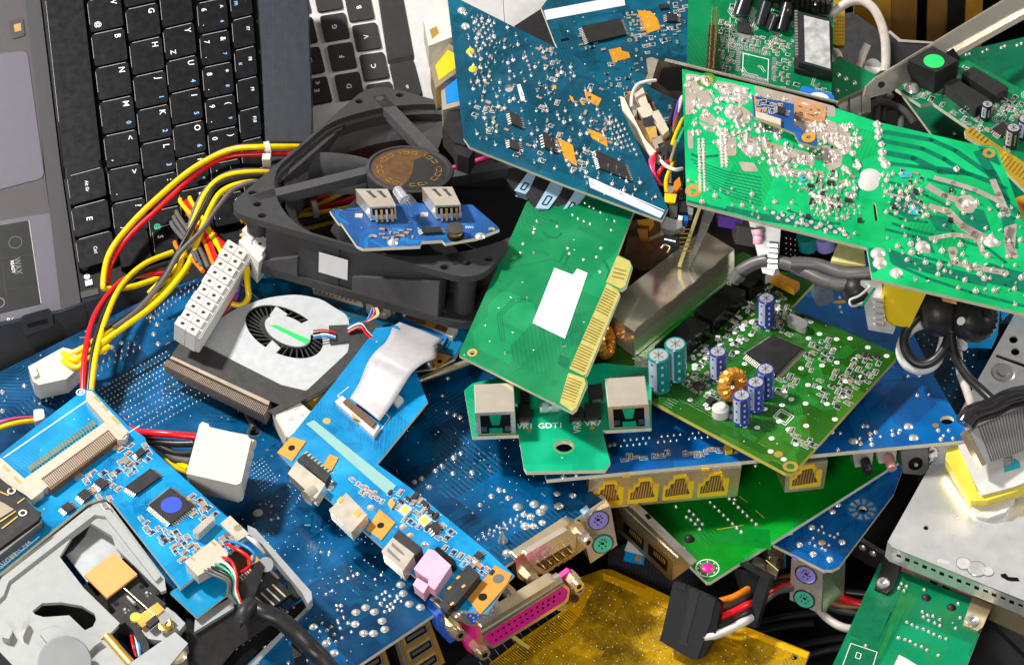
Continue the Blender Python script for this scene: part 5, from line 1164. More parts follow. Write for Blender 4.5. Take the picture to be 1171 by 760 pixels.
o=sock(R,[(504,101),(519,82),(530,88),(536,118),(506,126)],9.5,1.1,'warmsteel','monitor_port','portblue','metal socket with a blue opening')
o=sock(R,[(506,146),(512,128),(530,126),(540,150),(532,166),(520,163)],9.5,1.0,'chip','audio_socket')
o=sock(R,[(518,163),(530,146),(541,152),(543,170),(536,181),(522,176)],9.4,.9,'chip','audio_socket'); t=MB(); Ft=Fr((518,163,9.4),(530,146,9.4),(536,181,9.4)); t.disc(Ft,523,162,.19,.01,'black',14); t.build('opening',o)
for i,(pale,blk) in enumerate((([(606,194),(619,200),(601,222),(588,218)],[(582,192),(606,194),(588,218),(579,206)]),([(632,204),(648,211),(627,239),(612,238)],[(614,198),(632,204),(612,238),(602,224)]),([(659,216),(671,221),(654,245),(643,241)],[(646,210),(659,216),(643,241),(634,234)]))):
    Fq=Fr((*pale[0],9.0),(*pale[1],8.9),(*pale[3],8.5)); t=MB(); t.box(Fq,blk,-.9,-.12,'chip'); o=t.build('audio_socket',R,bev=.16)
    t=MB(); t.box(Fq,pale,-.8,0,'audio_blue'); c=quad(pale,.5,.5); t.build('collar',o,bev=.12)
    t=MB(); q5=[quad(pale,.32,.55),quad(pale,.68,.55),quad(pale,.68,.85),quad(pale,.32,.85)]
    for u,v in zip(q5,q5[1:]+q5[:1]): t.strip(Fq,u,v,.05,.012,'black')
    t.build('slot_outline',o)
# =================================================================== teal card behind
F4=Fr((621,12,8.3),(785,0,8.3),(700,170,7.3),xa=((622,12),(712,-2)))
R=thing('video_card','flat teal card with a white bar along its top edge behind the tilted teal card','circuit board',F4)
ol=[(619,9),(640,-20),(800,-30),(795,120),(780,215),(742,205),(700,150),(655,90),(634,48)]
mb=MB(); mb.plate(F4,ol,[],-.16,0,'pcb_teal','fr4_pale'); traces(mb,F4,ol,46,'pcb_teal2',.025,.07,33,ln=(.4,1.6),nt=(2,6)); mb.box(F4,[(641,45),(650,43),(651,46),(642,48)],0,.004,'black'); mb.ring(F4,720,46,.06,.11,.006,'goldpad'); mb.build('board',R)
mb=MB(); mb.box(F4,[(622,12),(713,-5),(715,6),(625,23)],0,.03,'label'); mb.build('white_bar',R)
for q in ([(729,12),(744,13),(752,22),(755,33),(741,38),(735,33)],[(696,57),(710,54),(711,58),(719,60),(721,66),(701,71)],[(717,105),(724,104),(726,112),(719,112)]):
    b=MB(); b.box(F4,q,0,.025,'orange_bright'); b.build('orange_patch',R)
chip(R,F4,[(665,30),(709,21),(716,39),(673,49)],.14,2,18,pl=.16); chip(R,F4,[(762,15),(774,16),(775,24),(763,24)],.14,2,4,pl=.14); chip(R,F4,[(753,5),(763,4),(765,9),(755,10)],.12,0)
mb=MB()
for i,(po,nn_,g) in enumerate((([(716,15),(730,14),(738,42),(722,40)],14,4.5),([(750,30),(778,26),(776,50),(760,48)],12,5),([(690,72),(740,66),(735,130),(700,110)],18,7),([(756,0),(785,0),(783,30),(776,18)],8,6),([(660,40),(690,52),(690,60),(665,56)],7,6),([(740,120),(775,115),(770,160),(745,150)],9,6),([(722,40),(750,42),(745,62),(725,60)],8,7))):
    smds(R,F4,po,nn_,10,('cap','capg','res'),(.6,1.0),mb,'silk',seed=70+i,gap=g,silkp=.4)
merge(board_of(R),mb)
mb=MB(); dots(mb,F4,scat([(640,30),(780,0),(775,190),(700,140)],60,9,7),.05,.05,seg=6,jit=.4); merge(board_of(R),mb)
R=thing('plastic_wedge','dark plastic wedge between the silver laptop and the flat teal card','plastic part',at=P(615,30,6)); Fw=Fr((590,40,6.6),(625,0,6.9),(640,60,6.4)); b=MB(); b.box(Fw,[(588,30),(622,8),(634,-20),(680,-20),(650,80),(630,70)],-1,0,'chip'); b.build('body',R,bev=.05)
# =================================================================== green riser card with gold edge
F5=Fr((602,230,8.3),(525,405,7.4),(655,470,8.0),xa=((525,405),(655,470)))
R=thing('expansion_card','bright green card with a gold comb edge and a blank white label','circuit board',F5)
ol=[(602,231),(640,205),(728,232),(706,291),(720,298),(723,304),(716,327),(711,331),(706,331),(709,336),(672,426),(668,430),(671,434),(671,439),(659,467),(654,471),(525,406),(526,401)]
mb=MB(); mb.plate(F5,ol,[circ(540,403,3.2,.8)],-.16,0,'pcb_green','fr4_pale'); 
traces(mb,F5,[(602,240),(720,240),(690,320),(640,450),(535,400)],12,'mask_dkgreen',.03,.09,37,ln=(.4,2.0),nt=(1,3),via='tin'); mb.ring(F5,540,403,.12,.2,.006,'goldpad'); mb.build('board',R)
mb=MB(); mb.box(F5,[(706,292),(720,298.5),(722,304),(715,327),(710,330),(693,322)],-.165,.012,'edge_gold','fr4_pale'); mb.box(F5,[(694,324),(706,331),(709,336),(671,427),(667,429),(651,421)],-.165,.012,'edge_gold','fr4_pale'); mb.box(F5,[(650,426),(668,432),(670,438),(659,466),(654,470),(640,460)],-.165,.012,'edge_gold','fr4_pale'); mb.build('edge_tabs',R)
mb=MB()
for a0,a1,b0,b1,n in (((703,304),(699,318),(717,308),(713,321),3),((693,328),(652,419),(706,335),(668,426),30),((650,430),(641,455),(666,436),(657,461),8)):
    for k in range(n):
        if n==30 and k in (9,10,20): continue
        t=(k+.5)/n; mb.strip(F5,lerp(a0,a1,t),lerp(b0,b1,t),.055,.016,'gold')
mb.build('gold_fingers',R)['kind']='stuff'
mb=MB(); mb.box(F5,[(634,306),(655,314),(660,307),(672,312),(646,387),(609,369)],0,.02,'label'); mb.strip(F5,(655,314),(632,380),.015,.024,'grey_plastic'); mb.build('label',R)
mb=MB(); dots(mb,F5,[(669,232),(674,236),(679,238),(687,243),(655,246),(661,250),(668,253),(675,256),(703,253),(699,263),(614,253),(611,262),(598,279),(595,289),(687,284),(682,294),(651,290),(667,297),(686,311),(637,259),(610,266),(649,284)],.07,.07,seg=7)
dots(mb,F5,[(660,233),(694,251),(584,340),(586,380),(610,400),(560,390),(570,352),(555,372),(645,342)],.04,.03,seg=6); merge(board_of(R),mb)
mb=MB()
for pts in (([(595,342),(608,343)],),([(628,251),(638,255)],),([(621,265),(626,270),(637,272),(642,266)],),([(565,318),(573,322)],),([(690,296),(697,310),(693,322)],),([(645,304),(651,290)],),([(640,300),(646,286)],),([(700,253),(693,240),(672,228)],)):
    for a,c in zip(pts[0],pts[0][1:]): mb.strip(F5,a,c,.1,.005,'mask_dkgreen')
for po in ([(655,370),(668,378),(662,396),(652,388)],[(640,405),(652,410),(648,422),(638,416)]): mb.flat(F5,rnd(po,3),.005,'mask_dkgreen')
merge(board_of(R),mb)
# =================================================================== small green card with two network sockets
F6=Fr((540,498,6.1),(744,489,6.3),(600,538,6.2),xa=((600,538),(692,537)))
R=thing('network_card','small green card with two metal phone sockets and a large round hole','circuit board',F6)
ol=[(531,446),(540,438),(600,425),(690,415),(745,420),(745,489),(689,492),(698,528),(692,537),(602,539),(599,534),(593,497),(540,499)]
mb=MB(); mb.plate(F6,ol,[circ(645,510,10,.62,16)],-.18,0,'pcb_card','fr4_pale'); mb.ring(F6,645,510,.36,.40,.005,'goldpad',20)
for x,y,t,a in ((600.5,487.5,'VR1',0),(629.5,486.5,'GDT1',2),(660.5,488,'VR4',90),(678,484,'VR7',2)): mb.text(F6,x,y,t,.40,'silk',a,.01,.95)
for x,y in ((605,492),(677,489)): mb.disc(F6,x,y,.1,.006,'goldpad',10)
mb.build('board',R)
for q in ([(592,461),(606,461),(608,477),(592,478)],[(668,461),(686,460),(687,475),(669,477)],[(650,466),(666,464),(668,476),(651,478)],[(672,440),(688,438),(690,452),(674,454)],[(594,447),(606,447),(606,457),(594,458)]):
    b=MB(); b.box(F6,q,.03,.28,'chip'); o=b.build('diode',R,bev=.02); t=MB(); x,y=quad(q,.5,1.08); t.obox(F6.at(x,y+4,0,0),.35,.22,0,.09,'tin'); t.build('terminal',o)
b=MB(); p0=F6.up(617,470,.2);p1=F6.up(641,468,.2); b.cyl(p0,p1,.22,.22,'cap_glass',14); b.cyl(p0,p0+(p1-p0)*.12,.24,.24,'tin',14); b.cyl(p0+(p1-p0)*.42,p0+(p1-p0)*.58,.24,.24,'tin',14); b.cyl(p1-(p1-p0)*.12,p1,.24,.24,'tin',14); b.build('surge_arrester',R)
def jack(R,F,top,front,m='warmsteel',inner='black',plate='pcb_card'):
    h=abs(front[3][1]-front[0][1])/19.7
    FFj=Fr((*front[0],F.z(*front[3])+h*1.0),(*front[1],F.z(*front[2])+h*1.0),(*front[3],F.z(*front[3])+.02)); 
    b=MB(); b.box(FFj,front,-1.5,0,m); o=b.build('phone_socket',R,bev=.04)
    t=MB(); qi=[quad(front,.12,.15),quad(front,.88,.15),quad(front,.88,.95),quad(front,.12,.95)]; t.box(FFj,qi,.0,.02,inner); t.box(FFj,[quad(qi,.3,.0),quad(qi,.7,.0),quad(qi,.62,.55),quad(qi,.38,.55)],.02,.03,plate); t.box(FFj,[quad(qi,.28,.72),quad(qi,.72,.72),quad(qi,.72,.98),quad(qi,.28,.98)],.02,.05,plate)
    t.box(FFj,[quad(qi,.0,.62),quad(qi,.2,.62),quad(qi,.2,.9),quad(qi,.0,.9)],.02,.06,'steel_dark'); t.box(FFj,[quad(qi,.8,.62),quad(qi,1,.62),quad(qi,1,.9),quad(qi,.8,.9)],.02,.06,'steel_dark'); t.build('opening',o)
jack(R,F6,0,[(695,465),(742,462),(743,488),(697,490)]); jack(R,F6,0,[(543,472),(589,470),(590,496),(545,497)])
# =================================================================== blue switch board with four yellow network sockets
F7=Fr((625,547,5.3),(1105,502,5.5),(1000,330,4.3),xa=((625,547),(1105,502)))
R=thing('network_switch_board','wide blue board with a row of four yellow network sockets on its front edge','circuit board',F7)
ol=[(625,548),(623,541),(650,500),(700,420),(860,300),(1005,290),(1040,372),(1066,426),(1108,500),(1105,503)]
mb=MB(); mb.plate(F7,ol,[circ(1083,480,8,.62,14)],-.18,0,'pcb_switch','fr4_pale'); traces(mb,F7,[(640,545),(700,450),(1000,330),(1095,495)],30,'mask_dkblue',.025,.08,41,ln=(.6,3),nt=(1,4))
mb.disc(F7,962,345,.35,.005,'goldpad',14,.12); mb.ring(F7,1070,486,.03,.13,.006,'goldpad',12)
mb.flat(F7,rnd([(925,330),(950,322),(955,345),(935,352)],6),.004,'mask_greyblue'); mb.build('board',R)
mb=MB(); dots(mb,F7,[(714+k*7.1,503.5-k*.75) for k in range(22) if k not in (5,10)]+[(710+k*7.1,510-k*.75) for k in range(22) if k not in (5,10)],.06,.08,seg=7,pin=.1)
dots(mb,F7,[(984,507),(983,501),(996,502),(995,496),(1007,499),(1001,494),(1021,497),(1020,492),(1029,492),(1028,495),(987,487),(992,487),(1073,492),(1079,498),(1076,502),(1085,492),(1090,501),(961,495),(952,494),(958,514),(1049,452),(1062,451),(1038,430),(1051,429),(960,340),(960,351),(962,357),(644,545),(659,543),(864,532),(697,509),(702,508),(997,508)],.09,.08,seg=8,jit=.3,pin=.1); dots(mb,F7,[(1039,487),(1045,500),(976,504)],.2,.09,seg=9); mb.build('solder_points',R)['kind']='stuff'
mb=MB(); smds(R,F7,[(710,522),(840,510),(842,516),(712,526)],16,5,('cap','capg'),(.8,1.1),mb,'silk',seed=90,gap=5); merge(board_of(R),mb)
b=MB(); b.box(F7,[(828,508),(836,506),(838,514),(830,516)],0,.2,'rj_yellow'); b.build('led',R,bev=.03)
FR_=Fr((674,549,5.05),(848,535,5.15),(672,583,3.6))
q=[(674,548),(848,534),(843,567),(671,583)]
b=MB(); b.box(FR_,q,-1.5,0,'brass_lt'); b.box(FR_,[quad(q,0,-.06),quad(q,1,-.06),quad(q,1,.06),quad(q,0,.06)],-1.45,-.03,'tin'); o=b.build('network_socket_block',R,bev=.02)
def rjmouth(o,F,s,n=8,fr='rj_yellow'):
    t=MB(); ins=[(.0,.42),(.16,.42),(.16,.22),(.3,.22),(.3,.02),(.72,.0),(.84,.22),(.84,.3),(1,.3),(1,1),(0,1)]
    t.box(F,[quad(s,u,v) for u,v in ins],-.02,.06,fr); t.build('frame',o,bev=.01)
    t=MB(); ins=[(.08,.84),(.08,.55),(.22,.5),(.22,.34),(.36,.3),(.36,.14),(.66,.12),(.78,.5),(.9,.8)]
    t.box(F,[quad(s,u,v) for u,v in ins],.055,.065,'brown'); t.build('opening',o)
    t=MB()
    for k in range(n):
        u=.14+k*.088; A=quad(s,u,.80); B=quad(s,u+.03,.5 if k<2 else (.34 if k<3 else .18)); t.strip(F,A,B,.05,.075,'goldpad')
    t.build('contacts',o)
for k in range(4):
    u=.035+k*.232; rjmouth(o,FR_,[quad(q,u,.12),quad(q,u+.2,.12),quad(q,u+.2,.92),quad(q,u,.92)])
for u in (.22,.74): t=MB(); t.box(FR_,[quad(q,u,-.05),quad(q,u+.05,-.05),quad(q,u+.05,.03),quad(q,u,.03)],-.03,.03,'rj_yellow'); t.build('latch',o)
q=[(899,535),(947,526),(942,558),(897,563)]; F_=Fr((899,535,5.1),(947,526,5.15),(897,563,3.8)); b=MB(); b.box(F_,q,-1.4,0,'brass_lt'); o=b.build('network_socket',R,bev=.02,label='single yellow network socket under the corner of the caps board'); rjmouth(o,F_,[quad(q,.12,.1),quad(q,.9,.1),quad(q,.9,.9),quad(q,.12,.9)])
# buttons, dc jack
for x0,y0,c in ((975,519,'chip'),(1002,515,'pinkish')):
    F_=Fr((x0,y0,5.0),(x0+25,y0-3,5.0),(x0+3,y0+16,4.4)); b=MB(); b.box(F_,[(x0,y0),(x0+24,y0-3),(x0+22,y0+12),(x0+3,y0+15)],-.6,0,'steel'); o=b.build('push_button',R,bev=.02); t=MB(); p=F_.q(x0+14,y0+7); t.cyl(p,p+F_.n*.6-V3((0,0,.3)),.2,.2,c,14); t.build('plunger',o,bev=.03)
F_=Fr((1033,513,5.0),(1061,510,5.0),(1033,541,3.9)); b=MB(); b.box(F_,[(1030,515),(1061,511),(1061,538),(1054,543),(1033,541)],-1.2,0,'steel_dk'); o=b.build('power_jack',R,bev=.05); t=MB(); t.disc(F_,1047,530,.3,.012,'black',18); t.cyl(F_.q(1047,530),F_.q(1047,530)+F_.n*.1,.08,.08,'tin',10); t.build('opening',o)
b=MB(); b.box(F_,rnd([(1060,512),(1088,508),(1086,532),(1076,542),(1062,543)],6),-.7,-.5,'mac'); 
for x,y in ((1066,517),(1066,530)): b.cyl(F_.q(x,y,-.5),F_.q(x,y,-.38),.22,.22,'steel',14); b.disc(F_,x,y,.12,-.37,'steel_dark',8)
b.build('bracket',R)
# =================================================================== green board with capacitors
F8=Fr((743,456,5.9),(900,540,6.6),(1025,405,6.3),xa=((743,456),(900,540)))
R=thing('modem_board','green board crowded with blue and teal capacitors and a copper coil','circuit board',F8)
ol=[(676,424),(700,380),(760,320),(850,288),(897,309),(931,323),(904,352),(1026,404),(1024,410),(906,541),(898,540),(743,457)]
mb=MB(); mb.plate(F8,ol,[],-.18,0,'pcb_olive','fr4_edge'); 
traces(mb,F8,[(760,440),(880,350),(1010,410),(900,530)],40,'mask_green',.025,.07,45,ln=(.4,2),nt=(2,7)); 
mb.ring(F8,904,533,.16,.3,.006,'goldpad',14); mb.disc(F8,890,519,.18,.006,'goldpad',12)
for a,c in (((887,476),(893,470)),((893,470),(904,476)),((904,476),(898,483)),((898,483),(887,476)),((884,476),(893,467)),((893,467),(908,476)),((908,476),(898,486)),((898,486),(884,476))): mb.strip(F8,a,c,.035,.006,'silk')
for i in range(28):   # long silk rules by the relays
    pass
mb.strip(F8,(740,436),(806,382),.04,.006,'silk'); mb.strip(F8,(806,382),(868,322),.04,.006,'silk'); mb.strip(F8,(711,396),(735,414),.06,.006,'silk'); mb.strip(F8,(723,409),(744,418),.06,.006,'silk')
mb.flat(F8,[(730,406),(839,312),(850,319),(747,412)],.004,'pcb_reflect'); mb.strip(F8,(730,402),(836,318),.05,.008,'silk'); mb.build('board',R)  # brighter green strip paints the board's reflection beside the can
# via/ring dots
mb=MB()
ringpts=scat([(740,440),(780,455),(860,500),(905,535),(1020,408),(905,356),(890,320)],70,14,11)
for x,y in ringpts: mb.ring(F8,x,y,.05,.115,.006,'silk',10); mb.dome(F8.q(x,y,.004),F8.n,.05,.02,'solder',6)
rg=random.Random(4)
for k in range(95):
    t=rg.random(); c=lerp((762,420),(880,322),t); off=rg.choice((4,12,20,27)); x,y=c[0]+off*.62+rg.uniform(-3,3),c[1]+off*.8+rg.uniform(-3,3); mb.ring(F8,x,y,.04,.10,.006,'silk',9); mb.dome(F8.q(x,y,.004),F8.n,.045,.03,'solder',6)
mb.build('ringed_pads',R)['kind']='stuff'
mb=MB()
for i,(po,nn_,g) in enumerate((([(768,430),(880,325),(900,345),(800,440)],34,7),([(860,370),(895,350),(930,365),(900,385)],16,6),([(920,395),(950,388),(960,410),(925,425)],14,6),([(955,440),(985,400),(1012,412),(990,440),(960,455)],26,6),([(930,440),(960,420),(975,460),(945,470)],16,6),([(880,425),(915,430),(905,455),(875,445)],10,6),([(775,430),(820,430),(840,480),(800,460)],14,8),([(905,490),(935,505),(925,515),(900,505)],7,6),([(880,350),(900,345),(900,375),(885,372)],6,6))):
    smds(R,F8,po,nn_,-28,('cap','capg','res','sot') if i in(3,4) else ('cap','capg','res'),(.65,1.05),mb,'silk',seed=100+i,gap=g)
merge(board_of(R),mb)
ecap(R,F8,773,431,.44,1.75,'cap_teal'); ecap(R,F8,754,444,.45,1.75,'cap_teal')
for x,y in ((821,432),(848,482),(864,467),(875,452),(876,371)): ecap(R,F8,x,y,.345,1.4,'cap_blue')
chip(R,F8,[(853,403),(884,383),(917,397),(887,427)],.2,4,24,pl=.2)
chip(R,F8,[(791,441),(799,436),(807,440),(799,447)],.14,2,4,pl=.14); chip(R,F8,[(806,458),(812,452),(818,456),(811,462)],.14,2,4,pl=.14)
b=MB(); b.box(F8,rnd([(901,360),(905,358),(922,366),(924,371),(920,375),(900,366)],3),.05,.4,'steel'); b.build('crystal',R,bev=.06)
# copper coil standing on edge
c=F8.up(838,452,.55); ax=(CRT*.55+CUP*-.1-CDIR*.8).normalized(); u=ax.cross(CUP).normalized(); v=ax.cross(u)
b=MB(); nn=34; mm=10; vs=[]
for i in range(nn):
    t=2*PI*i/nn; d=u*math.cos(t)+v*math.sin(t)
    for j in range(mm):
        s_=2*PI*j/mm; rr=.24+(.03 if i%2 else 0); vs.append(c+d*(.45+rr*math.cos(s_))+ax*rr*1.1*math.sin(s_))
b.add(vs,[(i*mm+j,((i+1)%nn)*mm+j,((i+1)%nn)*mm+(j+1)%mm,i*mm+(j+1)%mm) for i in range(nn) for j in range(mm)],'copper_or',False); b.build('coil',R)
b=MB(); b.lathe(F8.q(824,474,0),F8.n,[(.35,0),(.34,.35),(.2,.5),(.01,.52)],'white_plastic',12); b.build('glue_blob',R)
b=MB(); c=F8.up(693,404,.6); ax=(CRT*.8-CDIR*.4).normalized(); u=ax.cross(CUP).normalized(); v=ax.cross(u); vs=[]
for i in range(nn):
    t=2*PI*i/nn; d=u*math.cos(t)+v*math.sin(t)
    for j in range(mm): s_=2*PI*j/mm; rr=.2+(.03 if i%2 else 0); vs.append(c+d*(.5+rr*math.cos(s_))+ax*rr*math.sin(s_))
b.add(vs,[(i*mm+j,((i+1)%nn)*mm+j,((i+1)%nn)*mm+(j+1)%mm,i*mm+(j+1)%mm) for i in range(nn) for j in range(mm)],'copper_or',False); b.build('coil',R)
b=MB(); b.box(F8,[(687,352),(725,379),(840,285),(804,263)],.04,1.35,'mirror'); 
o=b.build('shield_can',R,bev=.02); t=MB()
for k in range(5): A=lerp((725,379),(840,285),k/5+.02); B=lerp((725,379),(840,285),k/5+.16); t.strip(F8,(A[0],A[1]-1),(B[0],B[1]-1),.03,1.36,'brown')
t.build('seam',o)
for q in ([(748,396),(789,360),(812,371),(777,397)],[(793,356),(830,325),(853,332),(816,367)],[(836,320),(862,298),(884,306),(858,329)]):
    b=MB(); b.box(F8,q,.02,.75,'chip_gloss'); b.build('relay',R,bev=.03)
b=MB(); b.box(F8,[(872,313),(884,309),(915,323),(908,331)],.2,.5,'xfmr_orange'); b.build('flat_coil',R,bev=.03)
b=MB(); b.box(F8,[(866,306),(886,300),(892,309),(876,316)],.3,.7,'mac'); b.build('metal_clip',R,bev=.02)
# dark heap behind the can
R=thing('coil_block','dark coil block with thin copper wires behind the metal shield','coil',at=P(745,260,5)); Fw=Fr((710,290,5.2),(770,250,5.6),(720,250,5.4))
b=MB(); b.box(Fw,[(722,252),(760,248),(770,300),(735,310),(712,300)],-1.5,0,'brown'); b.build('block',R,bev=.1)
for k in range(9): wire(R,[(729+k*1.4,262,6.0),(733+k,275,6.0),(740+k*.8,286,5.9)],.025,'copper')
wire(R,[(742,274,6.1),(760,266,6.1)],.08,'brass'); b=MB(); b.box(Fw,[(728,252),(748,249),(742,258),(730,257)],0,.4,'xfmr_orange'); b.build('tab',R,bev=.05)
# =================================================================== bright green power supply board
F9=Fr((781,80,11.4),(785,231,10.2),(1171,357,10.4),xa=((785,231),(870,253)))
R=thing('power_supply_board','large bright green power supply board, solder side up, with tinned copper areas','circuit board',F9)
ol=[(780,79),(870,99),(957,124),(1002,139),(1118,166),(1139,168),(1151,198),(1172,258),(1200,365),(997,318),(991,283),(870,253),(785,231)]
mb=MB(); mb.plate(F9,ol,[circ(808,92,4,.7,10),[(998,231),(1001,232),(1004,252),(1001,253)]],-.2,0,'pcb_psu2','fr4_pale')
def pl(pts,w,m,h=.006):
    for a,c in zip(pts,pts[1:]): mb.strip(F9,a,c,w,h,m); mb.disc(F9,c[0],c[1],w/2,h,m,8)
DG='mask_psudk'
for pts,w in ((([(1006,150),(1065,160),(1092,172),(1140,205)]),.22),([(1006,160),(1055,170),(1080,182),(1105,198)],.22),([(1010,174),(1045,181),(1075,196),(1096,197)],.28),([(1012,186),(1060,192),(1110,200),(1150,215)],.18),([(1050,190),(1100,196),(1140,210),(1152,232),(1165,245)],.22),([(1118,172),(1134,198),(1150,230)],.4),([(985,350),(1000,330)],.1)): pl(pts,w,DG,.004)
for po in ([(1118,167),(1137,170),(1145,190),(1128,182)],[(1098,236),(1125,240),(1133,262),(1112,272),(1095,258)],[(1046,268),(1062,272),(1070,290),(1050,285)],[(1015,284),(1070,302),(1130,318),(1128,328),(1060,312),(1018,300)],[(1130,300),(1171,312),(1171,335),(1125,318)],[(1020,215),(1045,222),(1060,240),(1040,252),(1018,238)],[(993,283),(1003,284),(1004,310),(996,312)],[(1145,248),(1160,250),(1165,285),(1150,280)],[(1060,245),(1085,248),(1090,262),(1070,262)],[(830,235),(880,246),(960,262),(958,266),(870,252),(830,240)]): mb.flat(F9,rnd(po,3),.004,DG)
TN='tinned'
for pts,w in (([(1068,203),(1090,209),(1115,217),(1145,231)],.22),([(1010,220),(1035,226),(1050,232)],.1),([(1060,212),(1080,224),(1100,230)],.3),([(1062,236),(1085,242),(1100,258),(1135,276)],.3),([(1100,258),(1115,268),(1140,278)],.34),([(1062,273),(1090,268),(1118,272),(1125,290)],.2),([(1088,287),(1092,300),(1112,305),(1150,312)],.26),([(1135,205),(1142,222),(1150,240),(1152,245)],.26),([(1158,260),(1152,275),(1160,292)],.3)): pl(pts,w,TN,.008)
for po in ([(1092,226),(1108,222),(1120,232),(1112,244),(1098,242),(1092,234)],[(1051,277),(1064,280),(1064,290),(1052,288)],[(1148,260),(1163,255),(1160,290),(1150,292)],[(1083,283),(1094,282),(1096,290),(1087,292)]): mb.flat(F9,rnd(po,3),.008,TN)
# left half: wide tinned areas between green channels
for po in ([(784,84),(800,86),(808,100),(798,106),(792,130),(784,132)],[(815,92),(842,96),(856,106),(853,120),(838,118),(826,112)],[(796,106),(812,102),(818,112),(812,122),(800,124)],[(830,120),(850,122),(862,132),(855,142),(838,138),(828,130)],[(800,130),(812,128),(822,140),(822,152),(810,150),(800,142)],[(786,148),(792,150),(793,170),(787,170)],[(822,150),(842,158),(842,178),(828,178),(818,165)],[(845,150),(866,160),(872,178),(856,180),(846,170)],[(862,98),(905,108),(955,122),(955,134),(905,128),(866,112)],[(905,128),(956,140),(962,156),(960,170),(940,160),(906,148)],[(870,160),(900,168),(930,176),(932,190),(890,184),(872,172)],[(940,165),(964,172),(962,190),(948,196),(940,180)],[(844,185),(862,186),(868,196),(850,196)],[(958,140),(972,150),(974,172),(966,178),(958,162)],[(890,190),(930,198),(930,206),(892,200)]): mb.flat(F9,rnd(po,3),.007,TN)
mb.ring(F9,808,92,.2,.42,.009,'mask_green',16); mb.ring(F9,808,92,.14,.27,.011,'goldpad',12); mb.ring(F9,793,218,.12,.34,.009,'goldpad',12); mb.ring(F9,1131,175,.1,.26,.01,'goldpad',12)
for pts_ in ([(786,236-6),(830,240),(900,252),(960,262)],[(1060,205),(1100,215),(1130,225),(1142,240),(1160,250)],[(1015,208),(1040,214),(1060,224),(1085,236)],[(1012,262),(1045,270),(1050,292),(1080,300),(1130,306)],[(1010,240),(1030,250),(1060,254)],[(1070,262),(1090,264),(1102,276),(1130,284),(1150,300)],[(1020,255),(1040,262),(1066,268)],[(900,240),(930,252),(960,256)],[(790,176),(800,180),(820,178)],[(1110,318),(1150,326),(1190,336)],[(1020,300),(1060,318),(1110,334),(1180,352)],[(975,180),(985,200),(980,222)]): pl(pts_,.13,DG,.0052)
for k in range(9): pl([(790+k*3,182+k*4),(830,196+k*3.3),(870,203+k*4)],.05,DG,.0045)
for pts in ([(815,95),(812,108),(820,122),(832,130)],[(800,138),(818,146),(822,160)],[(855,108),(862,122),(880,130),(905,132)],[(842,176),(850,166),(844,150)],[(905,148),(908,166),(935,176)],[(868,168),(880,182),(905,188)]): pl(pts,.07,'pcb_psu2',.0095)
for x,y in grid((884,243),(960,262),(890,249),8,2): mb.ring(F9,x,y,.1,.16,.006,DG,10); mb.disc(F9,x,y,.1,.006,'solder2',10)
mb.build('board',R)
mb=MB()
lh=[(784,86),(955,128),(985,150),(978,225),(950,240),(845,175),(786,150)]
pts=scat(lh,245,3,4.4); dots(mb,F9,pts[:110],.11,.09,m='solder2',seg=8,jit=.55,pin=.14); dots(mb,F9,pts[110:200],.11,.09,m='solder',seg=8,jit=.55,pin=.2)
for x,y in pts[200:]:
    a=random.uniform(0,6.3); l=random.uniform(.06,.2); p=F9.q(x,y,.0); d=F9.x*math.cos(a)+F9.y*math.sin(a); mb.tube([p-d*l,p+F9.n*.04,p+d*l],random.uniform(.06,.12),'solder2',6,3)
for x,y in grid((799,160),(801,218),(804,160),17,2): dots(mb,F9,[(x,y)],.08,.1,m='solder2',jit=.2)
for x,y in grid((824,150),(826,190),(829,150),12,2): dots(mb,F9,[(x,y)],.09,.1,m='solder2',jit=.2)
for po,n_,g,r in (([(925,225),(985,235),(985,255),(930,248)],40,3.5,.09),([(1005,190),(1060,205),(1060,255),(1012,250)],34,5,.11),([(1060,205),(1171,240),(1171,340),(1020,300),(1000,270)],75,8,.13),([(890,200),(980,190),(980,240),(925,235)],40,5,.09),([(786,205),(900,228),(985,270),(985,280),(870,250),(786,228)],34,6,.11),([(1000,285),(1171,330),(1171,352),(1000,312)],16,9,.15)):
    dots(mb,F9,scat(po,n_,int(r*1000)+n_,g),r*.72,r*.9,seg=8,jit=.6,pin=.2,m='solder2')
dots(mb,F9,[(1003,142),(1005,150),(1004,157),(1008,165),(1009,174),(1008,182),(1013,188),(1094,193)],.17,.12,seg=8,jit=.3,pin=.2,m='solder2')
mb.build('solder_points',R)['kind']='stuff'
for x,y,r in ((995,202,.42),(993,209,.42),(846,104,.28),(835,128,.25),(872,120,.25),(862,170,.3),(1004,290,.3),(1006,301,.28),(1025,312,.25),(1131,172,.0),(1107,232,.2),(1055,282,.3),(1133,276,.28)):
    if r: b=MB(); b.dome(F9.q(x,y),F9.n,r,r*.3 if r>.4 else r*.5,'nylon' if r>.4 else 'solder2',14); b.build('solder_joint' if r<.4 else 'nylon_rivet',R)
for x,y in ((1022,235),(1088,216),(1087,250),(1047,218),(983,250),(924,96+150)): 
    b=MB(); b.box(F9,[(x-2,y-2),(x+3,y-1),(x+2,y+3),(x-3,y+2)],0,.12,'chip'); b.build('transistor',R)
smds(R,F9,[(900,190),(975,200),(975,240),(930,235)],26,-15,('cap','capg','res','sot'),(.7,1.1),seed=140,gap=6); smds(R,F9,[(1030,195),(1060,200),(1060,250),(1030,245)],14,-15,('cap','capg','res'),(.7,1.1),seed=141,gap=6); smds(R,F9,[(830,100),(900,130),(960,160),(940,200),(850,170)],22,-15,('cap','capg','res'),(.7,1.1),seed=142,gap=8)
